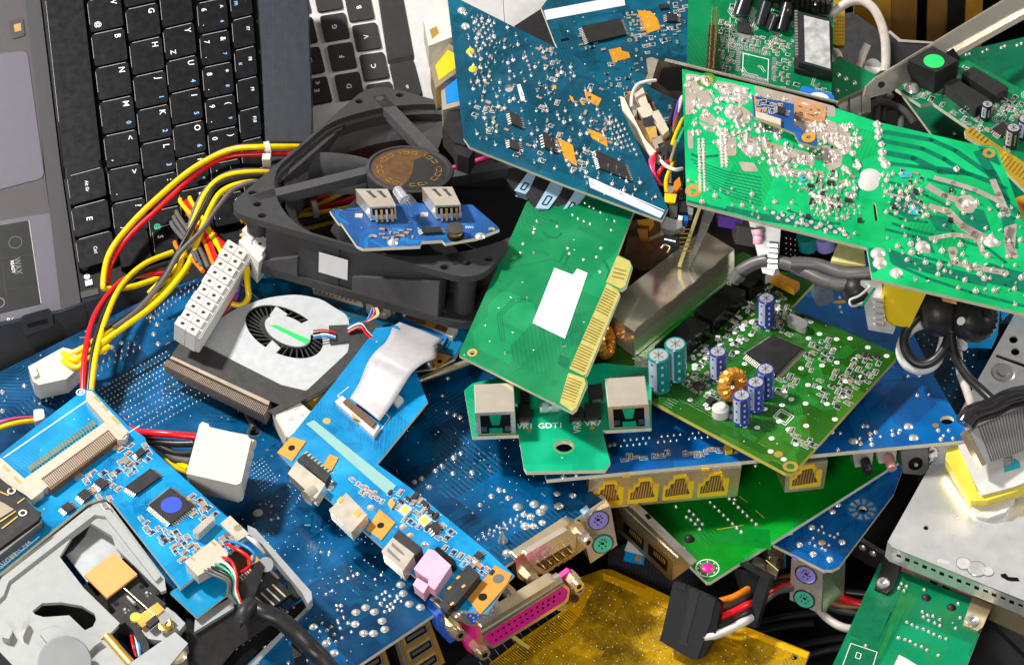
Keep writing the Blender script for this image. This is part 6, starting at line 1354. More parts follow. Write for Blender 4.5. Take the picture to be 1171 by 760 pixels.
for po in ([(1028,196),(1042,196),(1044,202),(1030,203)],[(1040,233),(1052,238),(1050,246),(1040,244)],[(913,201),(920,198),(923,206),(915,208)]):
    b=MB(); b.box(F9,rnd(po,2),0,.05,'cap_teal2'); b.build('glue_spot',R)
# parts hanging below it
def below(poly,z,dz,m,nm,bev=.04,lab=None):
    F=Fr((*poly[0],z),(*poly[1],z),(*poly[2],z)); b=MB(); b.box(F,poly,-dz,0,m); return b.build(nm,R,bev=bev,label=lab)
Fy=Fr((1006,325,9.6),(1056,337,9.7),(1012,369,7.6)); b=MB(); b.box(Fy,[(1012,321),(1034,328),(1013,371),(1005,345)],-1.2,-.02,'xfmr_yellow'); b.box(Fy,[(1029,324),(1060,334),(1040,375),(1013,370)],-1.4,.03,'xfmr_yellow'); b.build('transformer',R,bev=.05,label='bright yellow transformer')
Fh=Fr((985,318,9.5),(1010,322,9.5),(990,378,7.4)); b=MB(); b.box(Fh,[(984,322),(1008,322),(1010,345),(1013,368),(1024,375),(1021,382),(993,377),(990,360)],-.15,0,'aluminium'); o=b.build('heat_sink',R)
for k in range(6): t=MB(); t.box(Fh,[(998,340+k*6.3),(1010,342+k*6.3),(1010,345+k*6.3),(998,343+k*6.3)],0,.5,'aluminium'); t.build('fin',o)
Fh=Fr((858,252,9.6),(895,258,9.6),(860,312,8)); b=MB(); b.box(Fh,[(856,252),(893,258),(890,300),(884,315),(872,312),(866,290)],-.15,0,'mac'); o=b.build('heat_sink',R)
for k in range(5): t=MB(); t.box(Fh,[(878,278+k*6),(889,279+k*6),(889,283+k*6),(878,282+k*6)],0,.4,'aluminium'); t.build('fin',o)
t=MB(); t.lathe(P(867,262,9.7),(CUP*-1).normalized(),[(.01,0),(.2,.02),(.22,.2),(.18,.3),(.22,.42),(.2,.6),(.01,.62)],'audio_pink',12); t.build('resistor',R)
below([(820,235),(850,241),(850,252),(822,246)],9.6,.6,'purple','film_capacitor'); below([(838,243),(862,248),(866,262),(842,258)],9.4,1.0,'wgrey','choke',.1)
below([(958,278),(988,286),(990,304),(950,298)],9.4,1.2,'yellow_pale','relay',lab='cream yellow relay')
below([(886,262),(950,272),(962,306),(892,300)],8.6,.5,'black','inner_board')
mbv=MB(); Fv_=Fr((886,262,8.61),(950,272,8.61),(892,300,8.61)); dots(mbv,Fv_,grid((899,272),(930,278),(899,296),7,5),.03,.03,'solder',5); mbv.build('via',R)
for x,m in ((922,'cap_teal'),(942,'din_purple')): t=MB(); t.cyl(P(x,270,9.5),P(x+3,283,8.9),.4,.4,m,16); t.build('capacitor',R,bev=.05)
# chokes in black sleeve
def torus(R,c,ax,r0,r1,m,name,a0=0,a1=360,n=30,k=14,rib=.0,lab=None):
    ax=ax.normalized(); u=ax.orthogonal().normalized(); v=ax.cross(u); vs=[]; full=(a1-a0)>=360
    for i in range(n+(0 if full else 1)):
        t=math.radians(a0+(a1-a0)*i/n); d=u*math.cos(t)+v*math.sin(t); rr=r1*(1+rib*(i%2))
        for j in range(k): s_=2*PI*j/k; vs.append(c+d*(r0+rr*math.cos(s_))+ax*rr*1.25*math.sin(s_))
    nr=len(vs)//k; b=MB(); b.add(vs,[(i*k+j,((i+1)%nr)*k+j,((i+1)%nr)*k+(j+1)%k,i*k+(j+1)%k) for i in range(nr if full else nr-1) for j in range(k)],m,True); return b.build(name,R,label=lab)
torus(R,P(1073,356,8.6),V3((1,.1,.15)),.45,.56,'sleeve','choke'); torus(R,P(1113,362,8.6),V3((.55,-.5,.7)),.42,.56,'sleeve','choke',rib=.10,n=36)
b=MB(); b.disc(Fr((1099,366,9.7),(1106,368,9.6),(1100,375,9.4)),1099,367,.17,0,'dotwhite',14); b.build('white_dot',R)
torus(R,P(980,333,8.6),V3((.9,.4,.2)),.26,.42,'sleeve','choke')
b=MB(); b.tube([P(990,345,8.9),P(975,350,9.0),P(972,343,9.2),P(983,338,9.3),P(995,328,9.2)],.05,'wwhite',6); b.build('string',R)
b=MB(); b.box(Fr((1060,330,9.9),(1095,340,9.9),(1065,345,9.6)),[(1076,338),(1094,343),(1094,348),(1078,344)],-.3,0,'copper'); b.build('copper_winding',R)
for pts in ([(838,322,7.4),(850,308,7.9),(875,298,8.4),(905,303,8.6),(940,320,8.7),(965,326,8.8),(985,322,9.0),(1000,312,9.2)],[(905,301,8.9),(935,303,9.0),(965,313,9.1),(990,313,9.3),(1005,310,9.4)]): wire(R,pts,.27,'wgrey','thick_lead',12)
b=MB(); b.lathe(P(847,312,7.85),(P(838,322,7.4)-P(850,308,7.9)),[(.27,0),(.3,.05),(.3,.25),(.22,.28),(.22,.5)],'wgrey',14); b.build('lead_end',R)
# ---- wireless card lying on it
FQ=Fr((860,112,11.8),(935,165,11.8),(866,135,11.7),xa=((866,136),(900,146)))
R=thing('wireless_card','tiny blue card with an orange ring hole lying on the bright green power supply board','circuit board',FQ)
b=MB(); b.plate(FQ,[(860,109),(908,119),(908,142),(912,145),(936,160),(934,168),(913,162),(908,152),(862,134)],[circ(924.5,157,2.2,.7,8)],-.12,0,'pcb_usb','edge_gold'); b.ring(FQ,924.5,157,.1,.28,.006,'orange_bright',14); b.strip(FQ,(863,110),(865,130),.06,.006,'orange_bright'); b.build('board',R)
b=MB(); b.box(FQ,[(864,127),(893,136),(893,143),(864,134)],0,.15,'ivory'); b.build('antenna_bar',R,bev=.02); chip(R,FQ,[(889,121),(899,124),(898,131),(889,128)],.14,2,3)
mb=MB(); smds(R,FQ,[(866,113),(890,119),(900,128),(868,128)],14,-15,('cap','fer','res'),(.7,1.0),mb,'silk',seed=150,gap=5); merge(board_of(R),mb)
# ---- metal slip on the board: tan plate
b=MB(); FQ2=Fr((908,112,11.5),(946,124,11.5),(908,132,11.4)); b.box(FQ2,[(909,111),(945,121),(943,141),(909,132)],-.05,.1,'copper_pad'); o=b.build('metal_plate',R,bev=.03); t=MB()
for x,y in ((913,121),(914,128),(926,125),(931,130),(934,125),(927,131)): t.strip(FQ2,(x,y),(x+4,y+1.4),.06,.11,'brown')
t.build('slots',o)
# =================================================================== green board at the top with chip and pin header
FO=Fr((785,82,9.6),(968,112,9.6),(788,0,10.6),xa=((850,60),(880,67)))
R=thing('controller_board','green board at the top edge with a socketed chip and a gold pin header','circuit board',FO)
mb=MB(); ol=[(787,-12),(953,-12),(953,60),(950,114),(785,84)]; mb.plate(FO,ol,[],-.18,0,'pcb_green','fr4'); traces(mb,FO,[(825,0),(960,0),(950,105),(830,85)],44,'silk',.02,.08,51,ln=(.15,.5),nt=(2,4)); traces(mb,FO,ol,25,'mask_dkgreen',.03,.07,52,ln=(.3,1.5))
for a,c in (((850,61),(879,68)),((879,68),(878,92)),((878,92),(849,85)),((849,85),(850,61))): mb.strip(FO,a,c,.035,.007,'silk')
for k in range(12): 
    x,y=lerp((849,57),(880,64),k/11); mb.strip(FO,(x,y),(x,y-5),.07,.007,'tin'); x,y=lerp((849,88),(878,95),k/11); mb.strip(FO,(x,y),(x,y-5),.07,.007,'tin')
for k in range(12):
    x,y=lerp((842,56),(841,80),k/11); mb.strip(FO,(x,y),(x+5,y+1),.07,.007,'tin'); x,y=lerp((883,66),(882,90),k/11); mb.strip(FO,(x,y),(x+5,y+1),.07,.007,'tin')
mb.strip(FO,(835,20),(833,60),.03,.007,'silk'); mb.build('board',R)
mb=MB()
for i,(po,nn_,g) in enumerate((([(824,22),(840,26),(838,90),(824,85)],26,6),([(842,38),(890,46),(890,60),(842,52)],22,6),([(886,45),(905,50),(903,95),(886,92)],26,6),([(840,90),(905,103),(920,112),(842,96)],18,5),([(905,95),(950,105),(950,112),(915,105)],8,6),([(835,5),(850,8),(848,20),(833,16)],5,6))): smds(R,FO,po,nn_,-15,('capg','cap','res'),(.55,.85),mb,'silk',seed=160+i,gap=g)
merge(board_of(R),mb)
mb=MB(); mb.box(FO,[(806,92),(811,27),(819,29),(820,95)],0,.5,'chip'); o=mb.build('pin_header',R,bev=.02)
mb=MB()
for j in range(2):
    for k in range(20):
        x,y=lerp((811+j*5,90),(815+j*5,22),k/19); p=FO.q(x,y,.3); mb.cyl(p,p+FO.n*.85,.045,.03,'gold',5)
mb.build('pins',o)
q=[(912,13),(949,22),(951,82),(913,71)]; mb=MB(); mb.box(FO,[(909,16),(951,25),(952,88),(908,78)],0,.35,'chip'); mb.box(FO,q,.35,.75,'chip'); o=mb.build('socketed_chip',R,bev=.02); t=MB(); t.box(FO,[quad(q,.2,.05),quad(q,.97,.05),quad(q,.97,.95),quad(q,.2,.95)],.75,.77,'holo'); t.build('foil_label',o); t=MB()
for k in range(16): x,y=quad(q,-.05,.06+k*.057); t.obox(FO.at(x,y,0,.35),.14,.07,0,.2,'tin')
t.build('pins',o)
for x,y,dx,dy,r in ((846,22,12,-26,.34),(869,32,8,-20,.26),(893,38,8,-24,.26),(880,36,6,-10,.22)):
    a=FO.up(x,y,.15); c=FO.up(x+dx,y+dy,.6); d=(c-a); t=MB(); t.lathe(a,d,[(.01,0),(r,.02),(r,d.length-.05),(r*.85,d.length)],'cap_black',18); t.lathe(a,d,[(r*.85,d.length),(.01,d.length-.02)],'solder',18); t.build('electrolytic_capacitor',R)
t=MB(); t.cyl(FO.up(888,34,.2),FO.up(897,20,.7),.05,.05,'gold',6); t.cyl(FO.up(893,36,.2),FO.up(901,22,.7),.05,.05,'gold',6); t.build('jumper_pins',R)
chip(R,FO,[(843,23),(858,27),(858,38),(843,35)],.2,0); t=MB(); t.box(FO,[(843,37),(858,41),(856,45),(843,41)],0,.1,'tin'); t.build('tab',R)
mb=MB(); mb.box(FO,[(868,-14),(955,-14),(948,14),(872,-2)],.1,.3,'chip')
for k in range(13):
    x,y=lerp((874,-6),(944,8),k/12); mb.obox(FO.at(x,y,-70,.3),.8,.14,0,.7,'chip')
mb.build('heat_sink',R)
for x,y in ((932,14),(943,2),(945,10)): t=MB(); t.cyl(FO.up(x,y,.1),FO.up(x,y,.7),.2,.18,'cap_black',14); t.dome(FO.up(x,y,.7),FO.n,.17,.1,'solder',12); t.build('electrolytic_capacitor',R)
t=MB(); Fg=Fr((953,0,9.9),(965,0,9.9),(953,50,9.2)); t.box(Fg,[(952,-12),(966,-12),(966,52),(957,52),(952,50)],-.15,.1,'edge_gold2'); 
for j in range(4):
    for k in range(12): t.disc(Fg,955+j*3,k*4,.03,.104,'brown',6)
t.build('gold_edge',R)
t=MB(); Fg=Fr((922,110,10.6),(950,118,10.6),(926,98,10.5)); t.box(Fg,rnd([(913,108),(917,98),(950,107),(954,110),(954,125),(912,112)],3),-.9,0,'bluebox'); o=t.build('blue_capacitor',R,bev=.06,label='blue block with a white oval'); t=MB(); t.disc(Fg,936.5,112,.42,.01,'dotwhite',20); t.build('white_oval',o)
# =================================================================== metal shield sheet and small upright card between teal and green
R=thing('metal_bracket','thin brown metal sheet with folded tip running behind the bright green board','bracket',at=P(850,90,10.5)); Fb=Fr((750,85,10.4),(960,120,10.8),(755,108,9.6))
t=MB(); t.box(Fb,[(742,68),(748,70),(765,70),(955,118),(960,124),(790,120),(758,108),(744,100),(736,94)],-.1,-.0,'brownsteel'); t.box(Fb,[(739,68),(744,67),(752,70),(744,98),(736,94),(741,84)],-.05,.12,'warmsteel'); t.box(Fb,[(760,68),(958,117),(958,119),(760,70)],-.05,.1,'warmsteel'); t.build('sheet',R,bev=.02)
t=MB(); t.box(Fb,[(756,80),(780,78),(785,104),(765,104),(752,95)],0,.25,'black'); t.build('slot',R,bev=.05)
R=thing('sensor_card','narrow pale edged card with a white lead, wedged beside the bright green board','circuit board',at=P(735,145,9.5)); Fn=Fr((712,112,10.0),(755,188,9.6),(740,105,10.2))
t=MB(); t.box(Fn,[(709,110),(714,112),(720,125),(738,160),(756,180),(754,187),(748,184),(728,160),(712,130)],-.1,.0,'fr4_pale'); t.box(Fn,[(714,112),(733,98),(742,110),(766,150),(766,180),(754,184),(738,160),(720,125)],-.35,-.1,'brown'); t.build('board',R)
for q,m in (([(725,108),(735,100),(741,118),(733,122)],'ivory'),([(728,124),(742,118),(748,130),(736,136)],'ivory'),([(745,128),(753,126),(765,148),(758,155),(748,140)],'ivory'),([(734,135),(746,133),(752,142),(742,150)],'chip'),([(738,146),(750,144),(752,158),(744,160)],'goldpad'),([(744,158),(756,155),(760,166),(750,170)],'fin'),([(752,165),(766,160),(768,174),(758,178)],'chip'),([(722,118),(728,120),(728,130),(724,130)],'steel')):
    t=MB(); t.box(Fn,q,-.1,.25,m); t.build('component',R,bev=.03)
wire(R,[(722,122,10.3),(723,108,10.5),(729,97,10.8),(740,93,10.9),(750,92,10.8)],.07,'wwhite')
wire(R,[(756,184,9.8),(762,190,10.1),(772,194,10.2),(780,193,10.0)],.08,'wwhite')
for i,(c,x0,y0,x1,y1) in enumerate((('wblack',771,122,762,180),('purple',776,118,770,165),('wwhite',779,114,773,160),('brownwire',775,132,771,172),('yellow',779,140,766,185),('wgreen',781,150,770,190),('red',748,180,752,208),('pinkwire',744,184,756,212),('red',763,186,752,206),('yellow',768,190,762,220),('brass',773,165,766,210),('wblack',764,170,765,210))): wire(R,[(x0+3,y0-6,9.4),(x0,y0,9.9),((x0+x1)/2-3,(y0+y1)/2,9.8),(x1,y1,9.4)],.09,c)
R=thing('component_cluster','small parts and a yellow coil with a thin upright card below the green corner','circuit board',at=P(765,235,9)); Fn=Fr((755,215,9.6),(785,215,9.6),(760,260,8.8))
for q,m,h in (([(760,221),(774,222),(772,232),(760,231)],'xfmr_yellow',.6),([(771,208),(777,202),(779,212),(774,218),(770,216)],'orange',.7),([(775,230),(786,230),(786,243),(777,242)],'chip',.4),([(765,235),(775,232),(774,248),(766,250)],'steel_dark',.5),([(756,245),(768,250),(780,252),(780,260),(768,264),(756,260)],'tin',.4),([(782,246),(787,247),(787,253),(782,252)],'bluebox',.5),([(776,246),(781,247),(780,252),(775,251)],'dotwhite',.5),([(757,232),(764,236),(763,246),(757,244)],'steel_dark',.5),([(764,213),(770,213),(770,220),(764,220)],'tin',.5),([(774,218),(784,216),(786,228),(777,228)],'chip',.3),([(786,236),(793,238),(792,246),(787,245)],'steel',.4)):
    t=MB(); t.box(Fn,q,-.2,h,m); t.build('component',R,bev=.08)
t=MB(); p0=P(762,276,8.6); p1=P(775,279,8.7); t.cyl(p0,p1,.25,.25,'cap_black',16); t.build('capacitor',R,bev=.04)
t=MB()
for k in range(6): t.cyl(P(777,262+k*5,8.8),P(790,262+k*5,8.8),.03,.03,'gold',5)
t.build('pins',R)
t=MB(); t.prism([P(798,238,9.4),P(775,305,6.8),P(779,306,6.8),P(802,238,9.4)],[P(798,238,9.7),P(775,303,7.1),P(779,304,7.1),P(802,238,9.7)],'fr4_bright'); t.build('upright_card',R)
t=MB(); t.prism([P(805,240,9.3),P(782,322,6.2),P(784,322,6.0),P(816,244,9.3)],[P(806,238,9.5),P(783,320,6.4),P(785,320,6.2),P(818,242,9.5)],'clearfilm'); t.build('clear_sheet',R)
for x,y in ((777,262),(760,284)): t=MB(); t.tube([P(x-4,y,8.8),P(x,y-4,8.9),P(x+6,y-1,8.8),P(x+3,y+5,8.7)],.04,'brass',6); t.build('lead',R)
# =================================================================== modem card with metal bracket (top right)
FE=Fr((1024,102,9.6),(1137,163,9.6),(1095,62,9.8),xa=((1066,116),(1137,163)))
R=thing('modem_card','green card with a long metal bracket and a black block marked by a green dot','circuit board',FE)
ol=[(1024,101),(1040,88),(1068,62),(1092,62),(1124,78),(1200,120),(1200,205),(1171,192),(1137,165),(1108,146),(1066,117),(1053,120)]
mb=MB(); mb.plate(FE,ol,[],-.18,0,'pcb_green','fr4_pale'); traces(mb,FE,ol,36,'silk',.02,.08,61,ln=(.12,.4),nt=(2,4)); traces(mb,FE,ol,26,'mask_dkgreen',.03,.07,62,ln=(.3,1.5)); mb.text(FE,1104,78,'U2',.3,'silk',-30); mb.text(FE,1160,125,'J1',.4,'silk',60); mb.build('board',R)
mb=MB(); mb.box(FE,[(1103,149),(1111,145),(1137,163),(1200,205),(1200,240),(1171,216),(1140,186),(1134,181),(1139,174),(1132,166),(1122,166),(1104,155)],-.17,.01,'edge_gold2','fr4_pale'); o=mb.build('edge_tab',R); t=MB()
for k in range(5): a=lerp((1108,152),(1130,167),k/5); t.strip(FE,a,(a[0]+5,a[1]-5),.07,.015,'brown')
for k in range(14): a=lerp((1142,186),(1192,222),k/13.); t.strip(FE,a,(a[0]+8,a[1]-10),.04,.015,'brown')
t.build('gold_fingers',o)
Fk=Fr((1002,90,10.6),(1150,0,11.0),(1095,62,9.9))
mb=MB(); mb.box(Fk,[(1002,89),(1151,-1),(1200,-40),(1200,0),(1171,18),(1095,64),(1072,76),(1026,101),(1018,106),(996,112),(988,110),(991,99)],-.1,0,'mirrorb'); mb.box(Fk,[(1002,88.5),(1151,-2),(1153,-1),(1004,90.5)],0,.06,'warmsteel'); mb.box(Fk,[(1092,60),(1171,16),(1200,2),(1200,6),(1172,22),(1095,65)],-.05,.25,'warmsteel'); mb.disc(Fk,1008,97,.2,.006,'chip',12,.14); mb.build('bracket',R,bev=.01)
mb=MB(); mb.box(FE,[(1038,69),(1067,53),(1096,69),(1071,83)],0,1.2,'chip'); mb.box(FE,[(1080,62),(1090,55),(1098,66),(1094,72)],0,1.0,'black'); o=mb.build('black_block',R,bev=.05); t=MB(); t.disc(FE,1068,70,.44,1.205,'dotgreen',24); t.build('green_dot',o)
for q in ([(1100,84),(1113,76),(1154,100),(1138,109)],[(1079,96),(1092,89),(1132,114),(1116,124)]): mb=MB(); mb.box(FE,q,0,.55,'chip'); mb.build('relay',R,bev=.04)
ecap(R,FE,1127,135,.24,.8,'cap_black',name='electrolytic_capacitor'); ecap(R,FE,1156,166,.3,1.0,'cap_black'); ecap(R,FE,1170,156,.32,1.0,'cap_black')
chip(R,FE,[(1135,147),(1147,139),(1157,147),(1146,155)],.14,4,7); b=MB(); b.dome(FE.q(1043,101),FE.n,.35,.3,'solder',12); b.build('solder_joint',R)
mb=MB(); smds(R,FE,[(1050,105),(1120,135),(1150,165),(1171,185),(1108,140),(1060,112)],16,-35,('cap','capg','res','fer'),(.7,1.1),mb,'silk',seed=170,gap=7); smds(R,FE,[(1130,120),(1165,110),(1171,130),(1150,140)],16,-35,('cap','capg','res'),(.7,1.1),mb,'silk',seed=171,gap=6); merge(board_of(R),mb)
# dark green board under it
FE2=Fr((1040,112,7.8),(1171,200,7.8),(1171,45,8.4),xa=((1095,60),(1171,42)))
R=thing('green_board','darker green board lying beneath the modem card at the right edge','circuit board',FE2)
ol=[(1032,108),(1060,90),(1095,60),(1130,52),(1200,36),(1200,290),(1171,262),(1145,250),(1078,170)]
mb=MB(); mb.plate(FE2,ol,[],-.18,0,'pcb_dgreen','fr4'); traces(mb,FE2,ol,40,'mask_dkgreen',.03,.08,65,ln=(.5,2)); dots(mb,FE2,[(1105,63),(1109,62),(1124,60),(1129,57),(1145,55),(1149,53),(1163,52),(1168,50),(1091,153),(1165,205),(1168,195),(1148,183),(1150,192)],.08,.08,seg=7,pin=.1); mb.build('board',R)
t=MB(); Fo=Fr((1160,225,9),(1175,225,9),(1160,250,8.8)); t.box(Fo,rnd([(1159,227),(1180,220),(1180,255),(1166,250)],4),-.4,.2,'xfmr_orange'); t.build('orange_tab',R,bev=.08)
# =================================================================== background objects top right
R=thing('wire_board','small green board over white plugs with a bent white cable looping above it','circuit board',at=P(975,90,9)); Fc=Fr((955,80,9.3),(1000,88,9.3),(957,114,9.0))
mb=MB(); mb.box(Fc,[(945,78),(961,66),(1003,86),(1000,95),(955,116),(948,110)],-.16,0,'pcb_green','fr4'); dots(mb,Fc,[(959,86),(967,90),(977,95),(957,104)],.12,.1,seg=8,pin=.15); mb.build('board',R)
for q in ([(958,108),(970,103),(971,128),(959,124)],[(971,100),(984,96),(985,132),(973,130)],[(985,93),(995,88),(996,128),(986,130)],[(988,88),(998,88),(999,110),(990,112)]):
    t=MB(); t.box(Fr((*q[0],8.9),(*q[1],8.9),(*q[2],8.3)),q,-1,0,'nylon'); t.build('plug',R,bev=.05)
wire(R,[(944,24,10.4),(955,13,10.8),(970,3,11.2),(985,1,11.3),(998,9,11.2),(1007,25,10.8),(1012,45,10.3),(1013,65,9.8),(1012,82,9.4)],.2,'wivory','cable_loop',12); wire(R,[(982,78,8.4),(987,62,8.7),(992,51,9.0)],.18,'wivory','cable_end',12); wire(R,[(950,55,8.0),(958,62,8.0),(960,68,8.0)],.17,'wivory','cable_end',10)
for pts in ([(985,128,8),(1000,118,8.2),(1015,118,8.0),(1035,128,7.8),(1045,140,7.5)],[(1002,140,7.8),(1004,118,8.0),(1010,108,8.2)],[(1010,140,7.5),(1012,118,7.8),(1020,108,8)],[(1015,122,7.6),(1030,125,7.6),(1030,150,7.4)]): wire(R,pts,.17,'wgrey')
t=MB(); Fc2=Fr((990,70,8.6),(1005,72,8.6),(990,85,8.4)); t.disc(Fc2,998,77,.36,0,'dotwhite',20); t.cyl(Fc2.q(998,77,-.4),Fc2.q(998,77,-.01),.38,.38,'nylon',20); t.build('round_cap',R)
R=thing('adapter_box','dark grey plastic box partly hidden behind the white cable loop','box',at=P(985,50,6)); Fc=Fr((965,20,7.2),(1010,40,7.2),(965,85,6.2)); t=MB(); t.box(Fc,[(962,16),(975,14),(1010,38),(1010,60),(1040,80),(1020,100),(950,85),(955,50)],-2,0,'chip'); t.build('body',R,bev=.1)
R=thing('dark_bracket','dark folded metal bracket behind the modem card','bracket',at=P(1040,50,7)); Fc=Fr((1015,40,7.6),(1065,50,7.6),(1012,80,6.8)); t=MB(); t.box(Fc,[(1015,38),(1018,36),(1024,46),(1068,50),(1068,54),(1030,78),(1010,90),(1008,60)],-.2,0,'chip'); t.box(Fc,[(1013,37),(1018,35),(1030,45),(1068,48),(1068,50),(1028,48),(1018,39)],0,.06,'warmsteel'); t.build('sheet',R)
R=thing('brown_panel','brown ribbed panel standing at the top right behind everything','panel',at=P(1040,20,5)); Fc=Fr((960,60,3.5),(1110,60,3.5),(960,0,6.5))
t=MB()
for x0,x1,m,h in ((955,978,'black',0),(978,1020,'brownpanel2',.2),(1020,1050,'brownpanel',.0),(1050,1062,'black',-.2),(1062,1085,'brownpanel',.1),(1085,1105,'chip',.3),(1105,1125,'brownpanel2',.1),(1125,1200,'black',0)): t.box(Fc,[(x0,-40),(x1,-40),(x1-4,110),(x0-4,110)],-.5,h,m)
t.build('panel',R,bev=.05)
# =================================================================== dark blue board at the right with film
F36=Fr((1040,330,3.4),(1171,330,3.4),(1096,472,3.4),xa=((1066,426),(1096,472)))
R=thing('blue_board','dark blue board beneath the black chokes between the switch board and the steel drive','circuit board',F36)
ol=[(985,280),(1200,280),(1166,352),(1096,474),(1060,470),(1010,400)]
mb=MB(); mb.plate(F36,ol,[],-.16,0,'pcb_mb_dark','fr4'); traces(mb,F36,ol,50,'mask_blue',.02,.05,71,ln=(.5,2.5),nt=(5,12)); dots(mb,F36,scat([(1035,370),(1090,380),(1120,400),(1095,465),(1060,420)],40,6,7),.05,.05,seg=6); mb.build('board',R)
R=thing('blue_film','bright blue plastic film tongue under the ribbed black choke','film',at=P(1120,380,5)); Fc=Fr((1096,397,5.0),(1134,397,5.0),(1143,350,5.4)); t=MB(); t.box(Fc,[(1080,390),(1096,397),(1134,398),(1141,382),(1144,352),(1135,330),(1100,330)],-.04,0,'bluefilm'); t.box(Fc,[(1144,352),(1158,345),(1171,340),(1171,356),(1160,352),(1146,366)],-.04,0,'bluefilm'); t.build('film',R)
# power lead with looped black and white wires
R=thing('power_lead','black and white twin lead in a loop hanging below the black chokes','cable',at=P(1060,400,6))
wire(R,[(1062,352,8.2),(1050,362,8.0),(1038,375,7.6),(1034,392,7.2),(1040,408,6.9),(1053,416,6.8),(1068,412,7.0),(1080,398,7.4),(1086,380,7.8),(1088,366,8.2)],.2,'wblack','black_lead',10)
wire(R,[(1056,370,7.8),(1043,376,7.3),(1032,390,6.9),(1030,405,6.6),(1038,418,6.4),(1053,423,6.3),(1068,417,6.5),(1076,402,6.9),(1080,385,7.5),(1082,370,8.0)],.2,'wwhite','white_lead',10)
wire(R,[(1088,372,8.0),(1089,390,7.6),(1094,410,7.2),(1108,432,6.9),(1125,448,6.8),(1142,464,6.8)],.19,'wblack','black_lead',10)
wire(R,[(1092,385,7.2),(1096,405,6.6),(1098,425,6.2),(1106,448,6.1),(1112,468,6.2),(1114,490,6.2)],.17,'wivory','white_lead',10); wire(R,[(1090,375,7.6),(1096,392,7.2),(1102,396,7.0),(1095,380,7.4)],.16,'wwhite','white_lead',10)
# =================================================================== steel drive at the right
FJ=Fr((1165,352,4.9),(1015,624,3.9),(1171,688,3.7),xa=((1015,624),(1171,688)))
R=thing('steel_drive','large bare steel disc drive case at the right edge with rows of small slots','disc drive',FJ)
holes=[circ(1159,388,5,.85,14),circ(1161,402,5,.85,14),[(1139,405),(1141,405),(1175,417),(1175,421),(1139,408)],circ(1059,603,3,.9,12)]
mb=MB(); ol=[(1164,352),(1230,330),(1230,720),(1171,686),(1020,625),(1015,619)]; mb.plate(FJ,ol,holes,-.08,0,'silverplate'); 
top=[FJ.q(x,y) for x,y in ol]; n_=len(top); mb.add(top+[p-FJ.n*.95 for p in top],[(i,n_+i,n_+(i+1)%n_,(i+1)%n_) for i in range(n_)],'silverplate')
mb.add([p-FJ.n*.95 for p in top],[tuple(range(n_))],'silverplate'); mb.build('case',R,bev=0)
mb=MB(); mb.box(FJ,[(1050,597),(1068,597),(1068,610),(1050,610)],-.5,-.3,'xfmr_orange'); mb.box(FJ,[(1130,370),(1200,370),(1200,430),(1130,430)],-.6,-.4,'black'); mb.build('inside',R)
mb=MB(); p=FJ.q(1147,426); mb.lathe(p,FJ.n,[(.5,0),(.42,-.08+.1),(.3,.02),(.2,.03),(.2,.08),(.01,.08)],'steel',20); mb.build('screw',R)
for x,y,r,m in ((1102,644,.28,'mac'),(1117,650,.36,'silverplate'),(1130,653,.22,'mac'),(1067,600,.0,'mac')):
    if r: t=MB(); t.lathe(FJ.q(x,y),FJ.n,[(r,0),(r*.9,.04),(.01,.02)],m,18); t.ring(FJ,x,y,r*.95,r*1.05,.01,'steel_dark'); t.build('rivet',R)
t=MB(); t.box(FJ,rnd([(1072,638),(1086,641),(1087,645),(1073,642)],2),0,.02,'mac'); t.box(FJ,[(1144,656),(1150,655),(1153,659),(1164,660),(1166,664),(1158,664),(1152,663),(1145,659)],0,.012,'black'); t.build('stamped_mark',R)
mb=MB()
ed0=FJ.q(1020,625); ed1=FJ.q(1171,686); e_=(ed1-ed0); outd=(e_.cross(FJ.n)).normalized()
if outd.y>0: outd=-outd
for k in range(15):
    a=ed0+e_*(.045+k*.066)-FJ.n*.3; c=a+e_*.035; mb.add([a+outd*.004,c+outd*.004,c+outd*.004-FJ.n*(.2 if k%2 else .14),a+outd*.004-FJ.n*(.2 if k%2 else .14)],[(0,1,2,3)],'black')
mb.build('side_slots',R)
# black and white parts on the drive
R=thing('sata_plug','ribbed grey connector plate with black glue along its top, at the right edge','connector',at=P(1140,500,6.4)); Fc=Fr((1106,490,6.8),(1171,462,6.9),(1124,530,6.0),xa=((1106,490),(1171,462)))
t=MB(); t.box(Fc,[(1104,492),(1200,448),(1200,505),(1124,531)],-.35,0,'ribgrey'); o=t.build('plate',R,bev=.02); t=MB()
for k in range(24): A=lerp((1119,486),(1200,452),k/24.); B=lerp((1134,527),(1200,505),k/24.); t.strip(Fc,A,B,.05,.012,'steel_dark')
t.build('ribs',o); t=MB(); t.tube([P(1103,485,6.9),P(1112,474,7.1),P(1135,466,7.1),P(1155,456,7.2),P(1185,450,7.2)],.42,'gloss_glue',10); t.build('black_glue',R); t=MB(); t.strip(Fc,(1104,491),(1200,447),.14,.02,'wivory'); t.build('white_edge',R); t=MB(); t.box(Fc,[(1103,493),(1107,491),(1127,531),(1123,533)],-.4,.05,'brass'); t.build('brass_edge',R)
R=thing('white_bracket','white plastic moulding with yellow glue along its edge resting on the steel drive','plastic part',at=P(1130,540,5.2)); Fc=Fr((1085,510,5.2),(1171,500,5.6),(1118,570,4.8))
